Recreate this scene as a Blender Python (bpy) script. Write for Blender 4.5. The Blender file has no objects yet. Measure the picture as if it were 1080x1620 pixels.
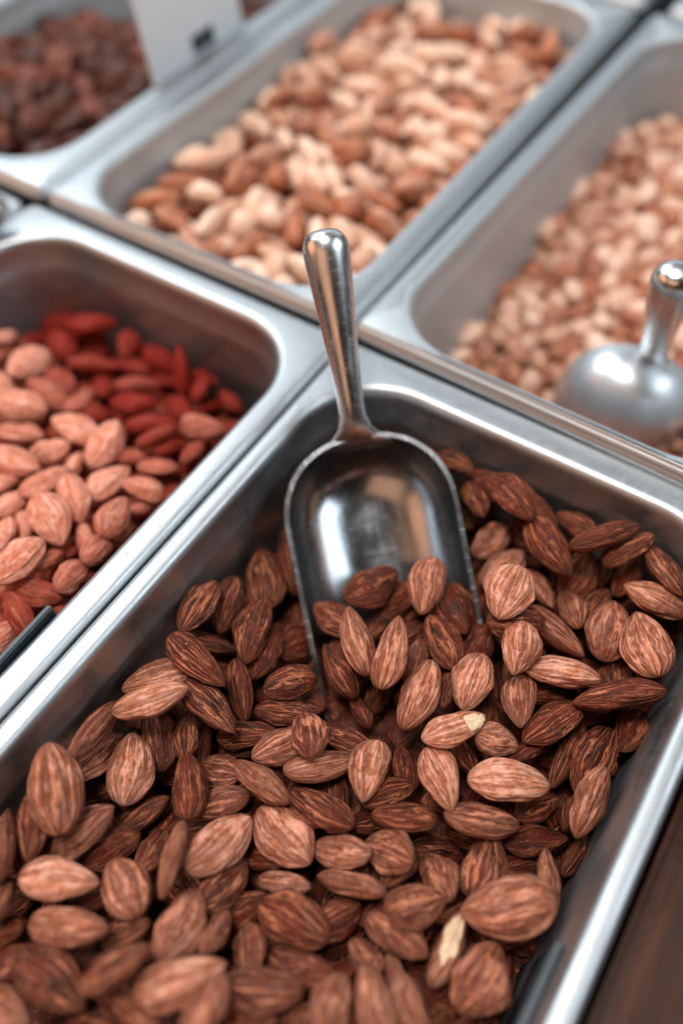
import bpy, bmesh, math, random
from mathutils import Vector, Matrix, Quaternion, noise
MM = 0.001
sc = bpy.context.scene
col = sc.collection
random.seed(7)

# ------------------------------------------------------------------ camera
def build_camera():
    yaw, pit, rol = math.radians(34.3618), math.radians(54.2974), math.radians(-1.8026)
    fw = Vector((math.cos(yaw)*math.cos(pit), math.sin(yaw)*math.cos(pit), -math.sin(pit)))
    ri = Vector((math.sin(yaw), -math.cos(yaw), 0)); up = ri.cross(fw)
    r2 = ri*math.cos(rol)+up*math.sin(rol); u2 = -ri*math.sin(rol)+up*math.cos(rol)
    cd = bpy.data.cameras.new("camera"); cam = bpy.data.objects.new("camera", cd); col.objects.link(cam)
    m = Matrix((r2, u2, -fw)).transposed().to_4x4(); m.translation = Vector((-228.82, -148.78, 251.04))*MM
    cam.matrix_world = m
    cd.sensor_fit = 'VERTICAL'; cd.sensor_height = 36; cd.lens = 1364.66/1620*36
    cd.clip_start = 0.01; cd.clip_end = 50
    cd.dof.use_dof = True; cd.dof.focus_distance = 0.289; cd.dof.aperture_fstop = FSTOP
    sc.camera = cam
    return cam
FSTOP = 2.7
build_camera()

# ------------------------------------------------------------------ world and lamps
w = bpy.data.worlds.new("World"); sc.world = w; w.use_nodes = True
bg = w.node_tree.nodes['Background']; bg.inputs[0].default_value = (0.17, 0.115, 0.085, 1); bg.inputs[1].default_value = 0.09
def area(name, loc, target, size, size_y, energy, color):
    ld = bpy.data.lights.new(name, 'AREA'); ld.shape = 'RECTANGLE'; ld.size = size; ld.size_y = size_y
    ld.energy = energy; ld.color = color
    o = bpy.data.objects.new(name, ld); col.objects.link(o); o.location = loc
    o.rotation_euler = (Vector(target)-Vector(loc)).to_track_quat('-Z', 'Y').to_euler()
    return o
area("window_lamp", (2.3, 1.5, 1.4), (0, 0, 0), 5.5, 2.4, 29, (0.80, 0.91, 1.0))
area("side_window_lamp", (0.9, -2.2, 1.9), (0, 0, 0), 2.1, 1.5, 34, (0.84, 0.93, 1.0))
area("ceiling_lamp", (0.3, 1.6, 2.0), (0, 0, 0), 1.6, 1.3, 40, (0.86, 0.94, 1.0))
area("added_overhead_key", (-0.35, 0.1, 2.5), (0, 0, 0), 0.6, 0.6, 44, (1.0, 0.96, 0.92))  # unseen key light added to brighten the nuts without whitening the rims
area("added_warm_fill", (-1.5, 1.9, 1.0), (0, 0, 0), 2.2, 1.5, 15, (1.0, 0.48, 0.26))  # unseen warm fill added to put orange on the handle's left side
area("added_rear_warm_fill", (-2.3, -0.3, 1.3), (0, 0, 0), 2.0, 1.6, 9, (1.0, 0.52, 0.32))  # unseen warm panel added behind the camera to brown the pan skirts
sc.view_settings.view_transform = 'Standard'; sc.view_settings.look = 'None'
sc.view_settings.exposure = 0.2; sc.view_settings.gamma = 1
sc.cycles.use_denoising = True
sc.cycles.max_bounces = 8; sc.cycles.caustics_reflective = False; sc.cycles.caustics_refractive = False
sc.cycles.blur_glossy = 0.5; sc.cycles.sample_clamp_indirect = 4

# ------------------------------------------------------------------ helpers
def tag(o, label=None, cat=None, group=None, kind=None):
    if label: o['label'] = label
    if cat: o['category'] = cat
    if group: o['group'] = group
    if kind: o['kind'] = kind
    return o
def link(name, me, parent=None):
    o = bpy.data.objects.new(name, me); col.objects.link(o)
    if parent: o.parent = parent
    return o
def mesh(name, vs, fs, mat=None, smooth=True):
    me = bpy.data.meshes.new(name); me.from_pydata([tuple(v) for v in vs], [], fs)
    if smooth: me.polygons.foreach_set('use_smooth', [True]*len(me.polygons))
    if mat: me.materials.append(mat)
    me.update(); return me
def empty(name, loc=(0, 0, 0)):
    o = bpy.data.objects.new(name, None); o.empty_display_size = .01; col.objects.link(o); o.location = loc; return o
class NT:
    def __init__(s, name):
        s.m = bpy.data.materials.new(name); s.m.use_nodes = True; s.t = s.m.node_tree
        s.b = s.t.nodes['Principled BSDF']
    def n(s, typ, **kw):
        nd = s.t.nodes.new(typ)
        for k, v in kw.items():
            if k.startswith('i_'): nd.inputs[k[2:].replace('_', ' ')].default_value = v
            else: setattr(nd, k, v)
        return nd
    def l(s, a, b): s.t.links.new(a, b)
    def math(s, op, a, b=None, c=None, clamp=False):
        nd = s.t.nodes.new('ShaderNodeMath'); nd.operation = op; nd.use_clamp = clamp
        for i, v in enumerate((a, b, c)):
            if v is None: continue
            if isinstance(v, (int, float)): nd.inputs[i].default_value = v
            else: s.l(v, nd.inputs[i])
        return nd.outputs[0]
    def mix(s, f, a, b, mode='MIX'):
        nd = s.t.nodes.new('ShaderNodeMix'); nd.data_type = 'RGBA'; nd.blend_type = mode
        for i, v in ((0, f), (6, a), (7, b)):
            if isinstance(v, (int, float)): nd.inputs[i].default_value = v
            elif isinstance(v, tuple): nd.inputs[i].default_value = (*v, 1)
            else: s.l(v, nd.inputs[i])
        return nd.outputs[2]
    def noise(s, vec, scale, detail=3, rough=.55, dist=0):
        nd = s.n('ShaderNodeTexNoise'); nd.inputs['Scale'].default_value = scale
        nd.inputs['Detail'].default_value = detail; nd.inputs['Roughness'].default_value = rough
        nd.inputs['Distortion'].default_value = dist
        if vec is not None: s.l(vec, nd.inputs['Vector'])
        return nd
    def ramp(s, f, stops):
        nd = s.n('ShaderNodeValToRGB'); e = nd.color_ramp.elements
        while len(e) < len(stops): e.new(.5)
        for x, (p, c) in zip(e, stops):
            x.position = p; x.color = (*c, 1) if isinstance(c, tuple) else (c, c, c, 1)
        s.l(f, nd.inputs[0]); return nd.outputs[0]
    def maprange(s, v, a, b, c, d):
        nd = s.n('ShaderNodeMapRange')
        for i, x in enumerate((a, b, c, d)): nd.inputs[i+1].default_value = x
        s.l(v, nd.inputs[0]); return nd.outputs[0]
    def bump(s, h, dist, strength=1, prev=None):
        nd = s.n('ShaderNodeBump'); nd.inputs['Distance'].default_value = dist; nd.inputs['Strength'].default_value = strength
        s.l(h, nd.inputs['Height'])
        if prev is not None: s.l(prev, nd.inputs['Normal'])
        return nd.outputs[0]

# ------------------------------------------------------------------ materials
def steel(name, base=(.60, .62, .63), rough=.27, brush=(1, 1, 1), dirt=.5, metal=1.0):
    k = NT(name); geo = k.n('ShaderNodeTexCoord')
    mp = k.n('ShaderNodeMapping'); mp.inputs['Scale'].default_value = brush; k.l(geo.outputs['Object'], mp.inputs[0])
    fine = k.noise(mp.outputs[0], 900, 3, .6); blot = k.noise(geo.outputs['Object'], 38, 5, .62); spot = k.noise(geo.outputs['Object'], 260, 4, .7)
    k.b.inputs['Metallic'].default_value = metal
    c = k.mix(k.maprange(blot.outputs[0], .35, .75, 0, dirt*.5), base, tuple(x*.72 for x in base))
    k.l(c, k.b.inputs['Base Color'])
    rr = k.math('ADD', k.maprange(blot.outputs[0], .3, .7, rough-.05, rough+.08), k.maprange(spot.outputs[0], .45, .8, 0, .10*dirt))
    for ax_, sc_ in (((14, 900, 900), 1), ((900, 20, 500), 1)):     # fine scratches both ways
        m2 = k.n('ShaderNodeMapping'); m2.inputs['Scale'].default_value = ax_; m2.inputs['Rotation'].default_value = (.2, .3, .5); k.l(geo.outputs['Object'], m2.inputs[0])
        rr = k.math('ADD', rr, k.maprange(k.noise(m2.outputs[0], sc_, 2, .5).outputs[0], .62, .72, 0, .14*dirt))
    k.l(rr, k.b.inputs['Roughness'])
    k.l(k.bump(fine.outputs[0], .00003, .5), k.b.inputs['Normal'])
    return k.m
M_pan = steel("stainless_steel", base=(.49, .515, .53), rough=.41, dirt=.8)
M_lit_steel = steel("lit_grey_stainless_steel", base=(.52, .57, .59), rough=.45, metal=.6, dirt=.9)  # steel copy for the far pans, greyed to paint the light on walls
M_scoop = steel("cast_aluminium", base=(.41, .43, .45), rough=.20, brush=(1, 1, .3), dirt=.7)
M_handle = steel("worn_aluminium", base=(.72, .73, .74), rough=.24, brush=(.05, 1, 1), dirt=.9)

def nut_material(name, dark, mid, light, dust, stripe=1.0, rough=.5, bumpd=.00035, patch=0.0, spec=.4):
    k = NT(name)
    k.b.inputs['Specular Tint'].default_value = (1, .85, .75, 1)
    at = k.n('ShaderNodeAttribute'); at.attribute_name = 'skin'; at.attribute_type = 'GEOMETRY'
    oi = k.n('ShaderNodeObjectInfo'); tc = k.n('ShaderNodeTexCoord')
    sep = k.n('ShaderNodeSeparateColor'); k.l(oi.outputs['Color'], sep.inputs[0])
    tone, red = sep.outputs[0], sep.outputs[1]
    gi = k.n('ShaderNodeNewGeometry')
    rnd = k.math('ADD', oi.outputs['Random'], gi.outputs['Random Per Island'])
    off = k.n('ShaderNodeCombineXYZ'); k.l(k.math('MULTIPLY', rnd, 37.0), off.inputs[0]); k.l(k.math('MULTIPLY', rnd, 91.0), off.inputs[1]); k.l(k.math('MULTIPLY', rnd, 13.0), off.inputs[2])
    va = k.n('ShaderNodeVectorMath', operation='ADD'); k.l(at.outputs['Vector'], va.inputs[0]); k.l(off.outputs[0], va.inputs[1])
    # warp, then stretch the noise along the length of the nut
    wn = k.noise(va.outputs[0], 1.6, 2)
    sub = k.n('ShaderNodeVectorMath', operation='SUBTRACT'); k.l(wn.outputs['Color'], sub.inputs[0]); sub.inputs[1].default_value = (.5, .5, .5)
    scl = k.n('ShaderNodeVectorMath', operation='MULTIPLY'); k.l(sub.outputs[0], scl.inputs[0]); scl.inputs[1].default_value = (.22, .22, 1.0)
    ad = k.n('ShaderNodeVectorMath', operation='ADD'); k.l(va.outputs[0], ad.inputs[0]); k.l(scl.outputs[0], ad.inputs[1])
    st = k.n('ShaderNodeVectorMath', operation='MULTIPLY'); k.l(ad.outputs[0], st.inputs[0]); st.inputs[1].default_value = (1, 1, .085)
    s1 = k.noise(st.outputs[0], 3.0, 1.6, .5).outputs[0]
    s2 = k.noise(st.outputs[0], 6.5, 1.5, .55).outputs[0]
    sharp = k.maprange(tone, .1, .95, 30.0, 7.0)
    ridge = k.math('SUBTRACT', 1.15, k.math('MULTIPLY', k.math('ABSOLUTE', k.math('SUBTRACT', s1, .5)), sharp), clamp=True)
    ridge2 = k.math('SUBTRACT', 1.0, k.math('MULTIPLY', k.math('ABSOLUTE', k.math('SUBTRACT', s2, .5)), sharp), clamp=True)
    line = k.math('MAXIMUM', ridge, k.math('MULTIPLY', ridge2, .7))
    fine = k.noise(tc.outputs['Object'], 26, 4, .7).outputs[0]
    blot = k.noise(va.outputs[0], .9, 3, .6).outputs[0]
    base = k.mix(k.maprange(blot, .35, .68, 0, 1), dark, mid)
    base = k.mix(k.maprange(tone, .4, 1, 0, .7), base, mid)
    base = k.mix(k.maprange(tone, .45, .95, 0, .34), base, light)
    lf = k.math('MULTIPLY', k.math('MULTIPLY', line, k.maprange(fine, .3, .6, .4, 1)), stripe)
    c = k.mix(k.math('MULTIPLY', lf, k.maprange(tone, 0, 1, .6, 1.0), clamp=True), base, light)
    # dry, dusty bloom on the ridges of the paler nuts
    dn = k.noise(va.outputs[0], 2.2, 5, .75).outputs[0]
    df = k.math('MULTIPLY', k.math('MULTIPLY', k.maprange(dn, .38, .60, 0, 1), k.maprange(tone, .35, .9, .08, .95)), k.maprange(line, 0, 1, .25, 1), clamp=True)
    c = k.mix(df, c, dust)
    # reddish, dark scuffs
    sc_ = k.noise(va.outputs[0], 1.9, 5, .7).outputs[0]
    c = k.mix(k.maprange(sc_, .60, .72, 0, .5), c, tuple(x*.45 for x in dark))
    c = k.mix(k.math('MULTIPLY', red, .85, clamp=True), c, k.mix(1.0, k.mix(k.maprange(fine, .3, .7, 0, 1), (.10, .0022, .003), (.34, .010, .006)), (1, 1, 1), 'MULTIPLY'))
    pk = k.noise(tc.outputs['Object'], 60, 2, .5).outputs[0]
    c = k.mix(k.maprange(pk, .70, .76, 0, .55), c, tuple(x*.3 for x in dark))
    k.l(c, k.b.inputs['Base Color'])
    k.l(k.maprange(fine, .3, .7, rough-.1, rough+.14), k.b.inputs['Roughness'])
    k.b.inputs['Specular IOR Level'].default_value = spec
    h = k.math('ADD', k.math('MULTIPLY', line, .8), k.math('MULTIPLY', fine, .5))
    k.l(k.bump(h, bumpd, .8), k.b.inputs['Normal'])
    return k.m
M_alm = nut_material("almond_skin", (.016, .0025, .0018), (.12, .0125, .0062), (.65, .20, .085), (.86, .46, .335), bumpd=.0008, spec=.2)
M_alm2 = nut_material("light_almond_skin", (.13, .012, .005), (.42, .065, .028), (.82, .28, .15), (.93, .50, .38), stripe=.6, rough=.6, bumpd=.0003, spec=.22)
M_smoked = nut_material("dark_almond_skin", (.022, .004, .0025), (.075, .012, .006), (.26, .055, .022), (.26, .08, .045), stripe=.6, rough=.32, spec=.35)
M_cashew = nut_material("roasted_nut", (.16, .024, .008), (.52, .14, .045), (.95, .62, .42), (.97, .80, .66), stripe=.8, rough=.45, bumpd=.0001)
M_peanut = nut_material("roasted_peanut", (.16, .026, .009), (.50, .13, .045), (.94, .60, .42), (.96, .77, .63), stripe=.8, rough=.45, bumpd=.0001)
def plain(name, colr, rough=.5, metal=0, var=.15, scale=80, spec=.5):
    k = NT(name); tc = k.n('ShaderNodeTexCoord'); nz = k.noise(tc.outputs['Object'], scale, 5, .65).outputs[0]
    k.l(k.mix(k.maprange(nz, .3, .7, 0, 1), tuple(c*(1-var) for c in colr), tuple(min(1, c*(1+var)) for c in colr)), k.b.inputs['Base Color'])
    k.b.inputs['Roughness'].default_value = rough; k.b.inputs['Metallic'].default_value = metal
    k.b.inputs['Specular IOR Level'].default_value = spec
    k.l(k.bump(nz, .0001, .4), k.b.inputs['Normal'])
    return k.m
M_kernel = plain("kernel_cream", (.74, .50, .31), .55, var=.3, scale=9)
M_card = plain("white_card", (.80, .89, .94), .45, var=.02)
M_grey = plain("dark_grey_plastic", (.035, .05, .06), .4)
M_black = plain("black_print", (.015, .02, .022), .5)
M_crumb = plain("crumb", (.06, .03, .02), .7)
def wood():
    k = NT("dark_counter"); tc = k.n('ShaderNodeTexCoord')
    mp = k.n('ShaderNodeMapping'); mp.inputs['Scale'].default_value = (3, 40, 40); k.l(tc.outputs['Object'], mp.inputs[0])
    g = k.noise(mp.outputs[0], 5, 5, .6).outputs[0]
    k.l(k.ramp(g, [(.3, (.022, .009, .006)), (.55, (.045, .015, .008)), (.75, (.10, .032, .015))]), k.b.inputs['Base Color'])
    sc_ = k.noise(tc.outputs['Object'], 90, 4, .7).outputs[0]
    k.l(k.maprange(sc_, .3, .7, .32, .55), k.b.inputs['Roughness'])
    k.l(k.bump(g, .0002, .4), k.b.inputs['Normal']); k.b.inputs['Specular IOR Level'].default_value = .22
    return k.m
M_wood = wood()

# ------------------------------------------------------------------ pans
def ring(u0, u1, v0, v1, rad, z, n=12):
    rad = max(rad, .3); pts = []
    for (cu, cv, a0) in ((u1-rad, v1-rad, 0), (u0+rad, v1-rad, 90), (u0+rad, v0+rad, 180), (u1-rad, v0+rad, 270)):
        for i in range(n+1):
            a = math.radians(a0+90*i/n); pts.append((cu+rad*math.cos(a), cv+rad*math.sin(a), z))
    return pts
def pan(name, outer, inner, label, z=0, skirt=7, rot=0, depth=98, rin=33, rout=6, mat=None):
    O = lambda d, zz: ring(outer[0]+d, outer[1]-d, outer[2]+d, outer[3]-d, rout-d, zz)
    I = lambda d, zz, rr=0: ring(inner[0]+d, inner[1]-d, inner[2]+d, inner[3]-d, rin-d+rr, zz)
    rings = [O(.8, -skirt), O(0, -skirt), O(0, -skirt*.55), O(.05, -3.4), O(.35, -2.0), O(1.1, -.9), O(2.2, -.25), O(3.4, 0),
             I(-4.2, 0), I(-2.9, -.12), I(-1.7, -.6), I(-.7, -1.6), I(-.1, -3.2), I(.1, -5), I(.5, -13), I(1.6, -15.5), I(2.0, -18), I(5, -depth+14), I(7, -depth+6), I(12, -depth+1), I(20, -depth)]
    if mat is not None:      # the far pans: a crisp fold and a skirt that leans out a little
        rings[:8] = [O(.9, -skirt), O(0, -skirt), O(.1, -5.0), O(.35, -4.4), O(.8, -3.8), O(2.7, -1.0), O(3.1, -.3), O(3.7, 0)]
    nb = len(rings)
    rings += [I(20, -depth-1), I(11, -depth), I(6, -depth+6), I(4, -depth+14), I(.9, -19), I(-1.1, -6), I(-2, -3), I(-3.5, -1.2), O(3.5, -1.0), O(1.8, -1.6), O(1.0, -3.4), O(.8, -skirt)]
    vs = []; fs = []; n = len(rings[0])
    for r_ in rings: vs += [(x*MM, y*MM, zz*MM) for x, y, zz in r_]
    for k in range(len(rings)-1):
        if k == nb-1: continue
        for i in range(n):
            j = (i+1) % n; fs.append((k*n+j, k*n+i, (k+1)*n+i, (k+1)*n+j))
    fs.append(tuple(reversed([(nb-1)*n+i for i in range(n)]))); fs.append(tuple((nb)*n+i for i in range(n)))
    me = mesh(name, vs, fs, mat or M_pan)
    if mat is not None:      # the rim's outside keeps the plain steel, to reflect warm brown light
        me.materials.append(M_pan)
        for p in me.polygons:
            if p.center.z > -9*MM and p.normal.z < .93 and not (inner[0]-3 < p.center.x/MM < inner[1]+3 and inner[2]-3 < p.center.y/MM < inner[3]+3): p.material_index = 1
    bm = bmesh.new(); bm.from_mesh(me); bmesh.ops.remove_doubles(bm, verts=bm.verts, dist=1e-6); bmesh.ops.recalc_face_normals(bm, faces=bm.faces); bm.to_mesh(me); bm.free()
    o = link('steel_pan', me); o.location = (0, 0, z*MM); o.rotation_euler[2] = math.radians(rot)
    return tag(o, label, 'food pan', 'steel pans of the nut counter')
HF = 6.7
pan('steel_pan', (-328, -2.2, -183, -.5), (-318, -18, -174.5, -9.5), 'steel pan in front, full of dark roasted almonds with a scoop stuck in')
pan('steel_pan', (-328, -2.2, .5, 183), (-318, -15, 12, 172), 'steel pan holding pale almonds with red ones at the back')
pan('steel_pan', (-1.5, 321, .15, 176), (6, 306, 14, 163), 'steel pan heaped with mixed cashews behind the scoop handle', z=HF, mat=M_lit_steel)
pan('steel_pan', (-1.5, 321, -176, -.15), (6, 306, -164, -12), 'deep steel pan of roasted peanuts with a scoop lying in it', z=HF, mat=M_lit_steel, rot=-1.31)
pan('steel_pan', (-1.5, 321, 176.3, 352), (11, 308, 193, 340), 'steel pan of very dark almonds beside the white card', z=HF, mat=M_lit_steel)
pan('steel_pan', (325, 640, -182, -6), (336, 628, -171, -17), 'steel pan of the next row, only its corner rim showing', z=HF+1, mat=M_lit_steel, rot=-1.31)
pan('steel_pan', (325, 640, 0, 176), (336, 628, 12, 164), 'steel pan behind the cashew pan, only its near rim showing', z=HF+1, mat=M_lit_steel)
pan('steel_pan', (-328, -4, 185, 367), (-318, -15, 196, 356), 'steel pan at far left under a bright rounded scoop handle')

def box(name, lo, hi, mat, parent=None, bev=.4):
    bm = bmesh.new(); bmesh.ops.create_cube(bm, size=1)
    for v in bm.verts: v.co = Vector([(lo[i]+hi[i])/2+v.co[i]*(hi[i]-lo[i]) for i in range(3)])*MM
    if bev: bmesh.ops.bevel(bm, geom=bm.edges[:], offset=bev*MM, segments=2, affect='EDGES')
    me = bpy.data.meshes.new(name); bm.to_mesh(me); bm.free(); me.materials.append(mat)
    me.polygons.foreach_set('use_smooth', [False]*len(me.polygons))
    return link(name, me, parent)
tag(box('counter', (-700, -700, -40), (330, -186, -9), M_wood, bev=2), kind='structure')
tag(box('light_block_slab', (-900, -700, -130), (900, 700, -112), M_wood, bev=0), kind='structure')  # unseen dark slab added below the pans to block light
tag(box('counter_bar', (-2.4, -640, -30), (-1.4, 640, -8), M_wood, bev=0), kind='structure')

# ------------------------------------------------------------------ nuts
def prof(s, a=.5, b=.66):
    s = max(-.9999, min(.9999, s)); m = (a-b)/(a+b)
    return ((1+s)**a*(1-s)**b)/((1+m)**a*(1-m)**b)
def nut_mesh(name, mat, seed, a=.5, b=.66, ns=40, nt=60, ridge=.035, curve=0.0, wav=.05, kidney=0.0, flat=1.85):
    """unit nut: length 1 along x (tip at +x), width 1 along y, thickness 1 along z"""
    rnd = random.Random(seed); off = Vector((rnd.uniform(0, 99), rnd.uniform(0, 99), rnd.uniform(0, 99)))
    vs, sk, fs = [], [], []
    asym = rnd.uniform(-.15, .15); twist = rnd.uniform(-.3, .3) if mat in (M_alm,) else 0; hollow = rnd.choice([0, 0, .1, .22]); side = rnd.choice([1.57, -1.57, 0])
    for i in range(ns+1):
        s = -math.cos(math.pi*i/ns)
        w_ = prof(s, a, b)
        for j in range(nt):
            t = 2*math.pi*j/nt
            c, d = math.cos(t), math.sin(t)
            e = (abs(c)**flat+abs(d)**flat)**(-1/flat)
            p0 = Vector((c*1.3, d*1.3, s*.25))+off
            q = noise.noise(p0*2.6+Vector((0, 0, 1))*noise.noise(Vector((c, d, s*2))+off))*ridge*2.2
            lump = noise.noise(Vector((c*.8, d*.8, s*1.3))+off)*wav*2
            rr = w_*e*(1+q*(1-abs(s)**6)+lump*(1-s*s)-hollow*max(0, math.cos(t-side))**3*(1-s*s))
            y, z = .5*rr*c, .5*rr*d
            tw = twist*s; y, z = y*math.cos(tw)-z*math.sin(tw)*.6, y*math.sin(tw)*.6+z*math.cos(tw)
            x = .5*s
            y += asym*(1-s*s)*.5
            z += curve*(1-s*s)*.5
            if kidney:
                ang = kidney*x; R = 1/kidney
                cx = (R+y)*math.sin(ang); y = (R+y)*math.cos(ang)-R+.16*kidney; x = cx
            vs.append((x, y, z)); sk.append((c, d, s*1.6))
    for i in range(ns):
        for j in range(nt):
            k = (j+1) % nt; fs.append((i*nt+j, i*nt+k, (i+1)*nt+k, (i+1)*nt+j))
    me = mesh(name, vs, fs, mat)
    at = me.attributes.new('skin', 'FLOAT_VECTOR', 'POINT'); at.data.foreach_set('vector', [x for v in sk for x in v])
    return me
ALM = [nut_mesh('almond', M_alm, i, a=.49+.035*(i % 4), b=.60+.045*(i % 5), ridge=.050+.018*(i % 3), curve=.035*((i % 3)-1)*2, wav=.05+.035*(i % 4)) for i in range(14)]
def swap(meshes, mat):
    out = []
    for m in meshes:
        c = m.copy(); c.materials[0] = mat; out.append(c)
    return out
ALM2 = swap(ALM, M_alm2); ALM3 = swap(ALM, M_smoked)
LOW = [nut_mesh('almond_low', M_alm, 30+i, ns=14, nt=14) for i in range(4)]
def rows(txt): return [[float(v) for v in ln.split()] for ln in txt.strip().splitlines()]
def put(name, me, row, label, cat, group):
    o = link(name, me); o.location = Vector(row[:3])*MM
    o.rotation_mode = 'QUATERNION'; o.rotation_quaternion = Quaternion(row[3:7]).normalized()
    o.scale = Vector(row[7:10])*MM
    o.color = (row[10], row[11], 0, 1)
    return tag(o, label, cat, group)
def joined(name, meshes, rws, mat, label, cat):
    """loose nuts lying under the others, too many and too hidden to tell apart"""
    vs, fs, sk = [], [], []
    for k, r_ in enumerate(rws):
        me = meshes[k % len(meshes)]; q = Quaternion(r_[3:7]).normalized().to_matrix(); b = len(vs)
        sv = [0.0]*(3*len(me.vertices)); me.attributes['skin'].data.foreach_get('vector', sv); sk += sv
        for v in me.vertices:
            p = q @ Vector((v.co.x*r_[7], v.co.y*r_[8], v.co.z*r_[9])); vs.append(((p.x+r_[0])*MM, (p.y+r_[1])*MM, (p.z+r_[2])*MM))
        fs += [tuple(b+i for i in p.vertices) for p in me.polygons]
    me = mesh(name, vs, fs, mat)
    at = me.attributes.new('skin', 'FLOAT_VECTOR', 'POINT'); at.data.foreach_set('vector', sk)
    o = link(name, me); o.color = (.04, 0, 0, 1)  # toned dark to paint the shade in the gaps between nuts
    return tag(o, label, cat, kind='stuff')
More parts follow.
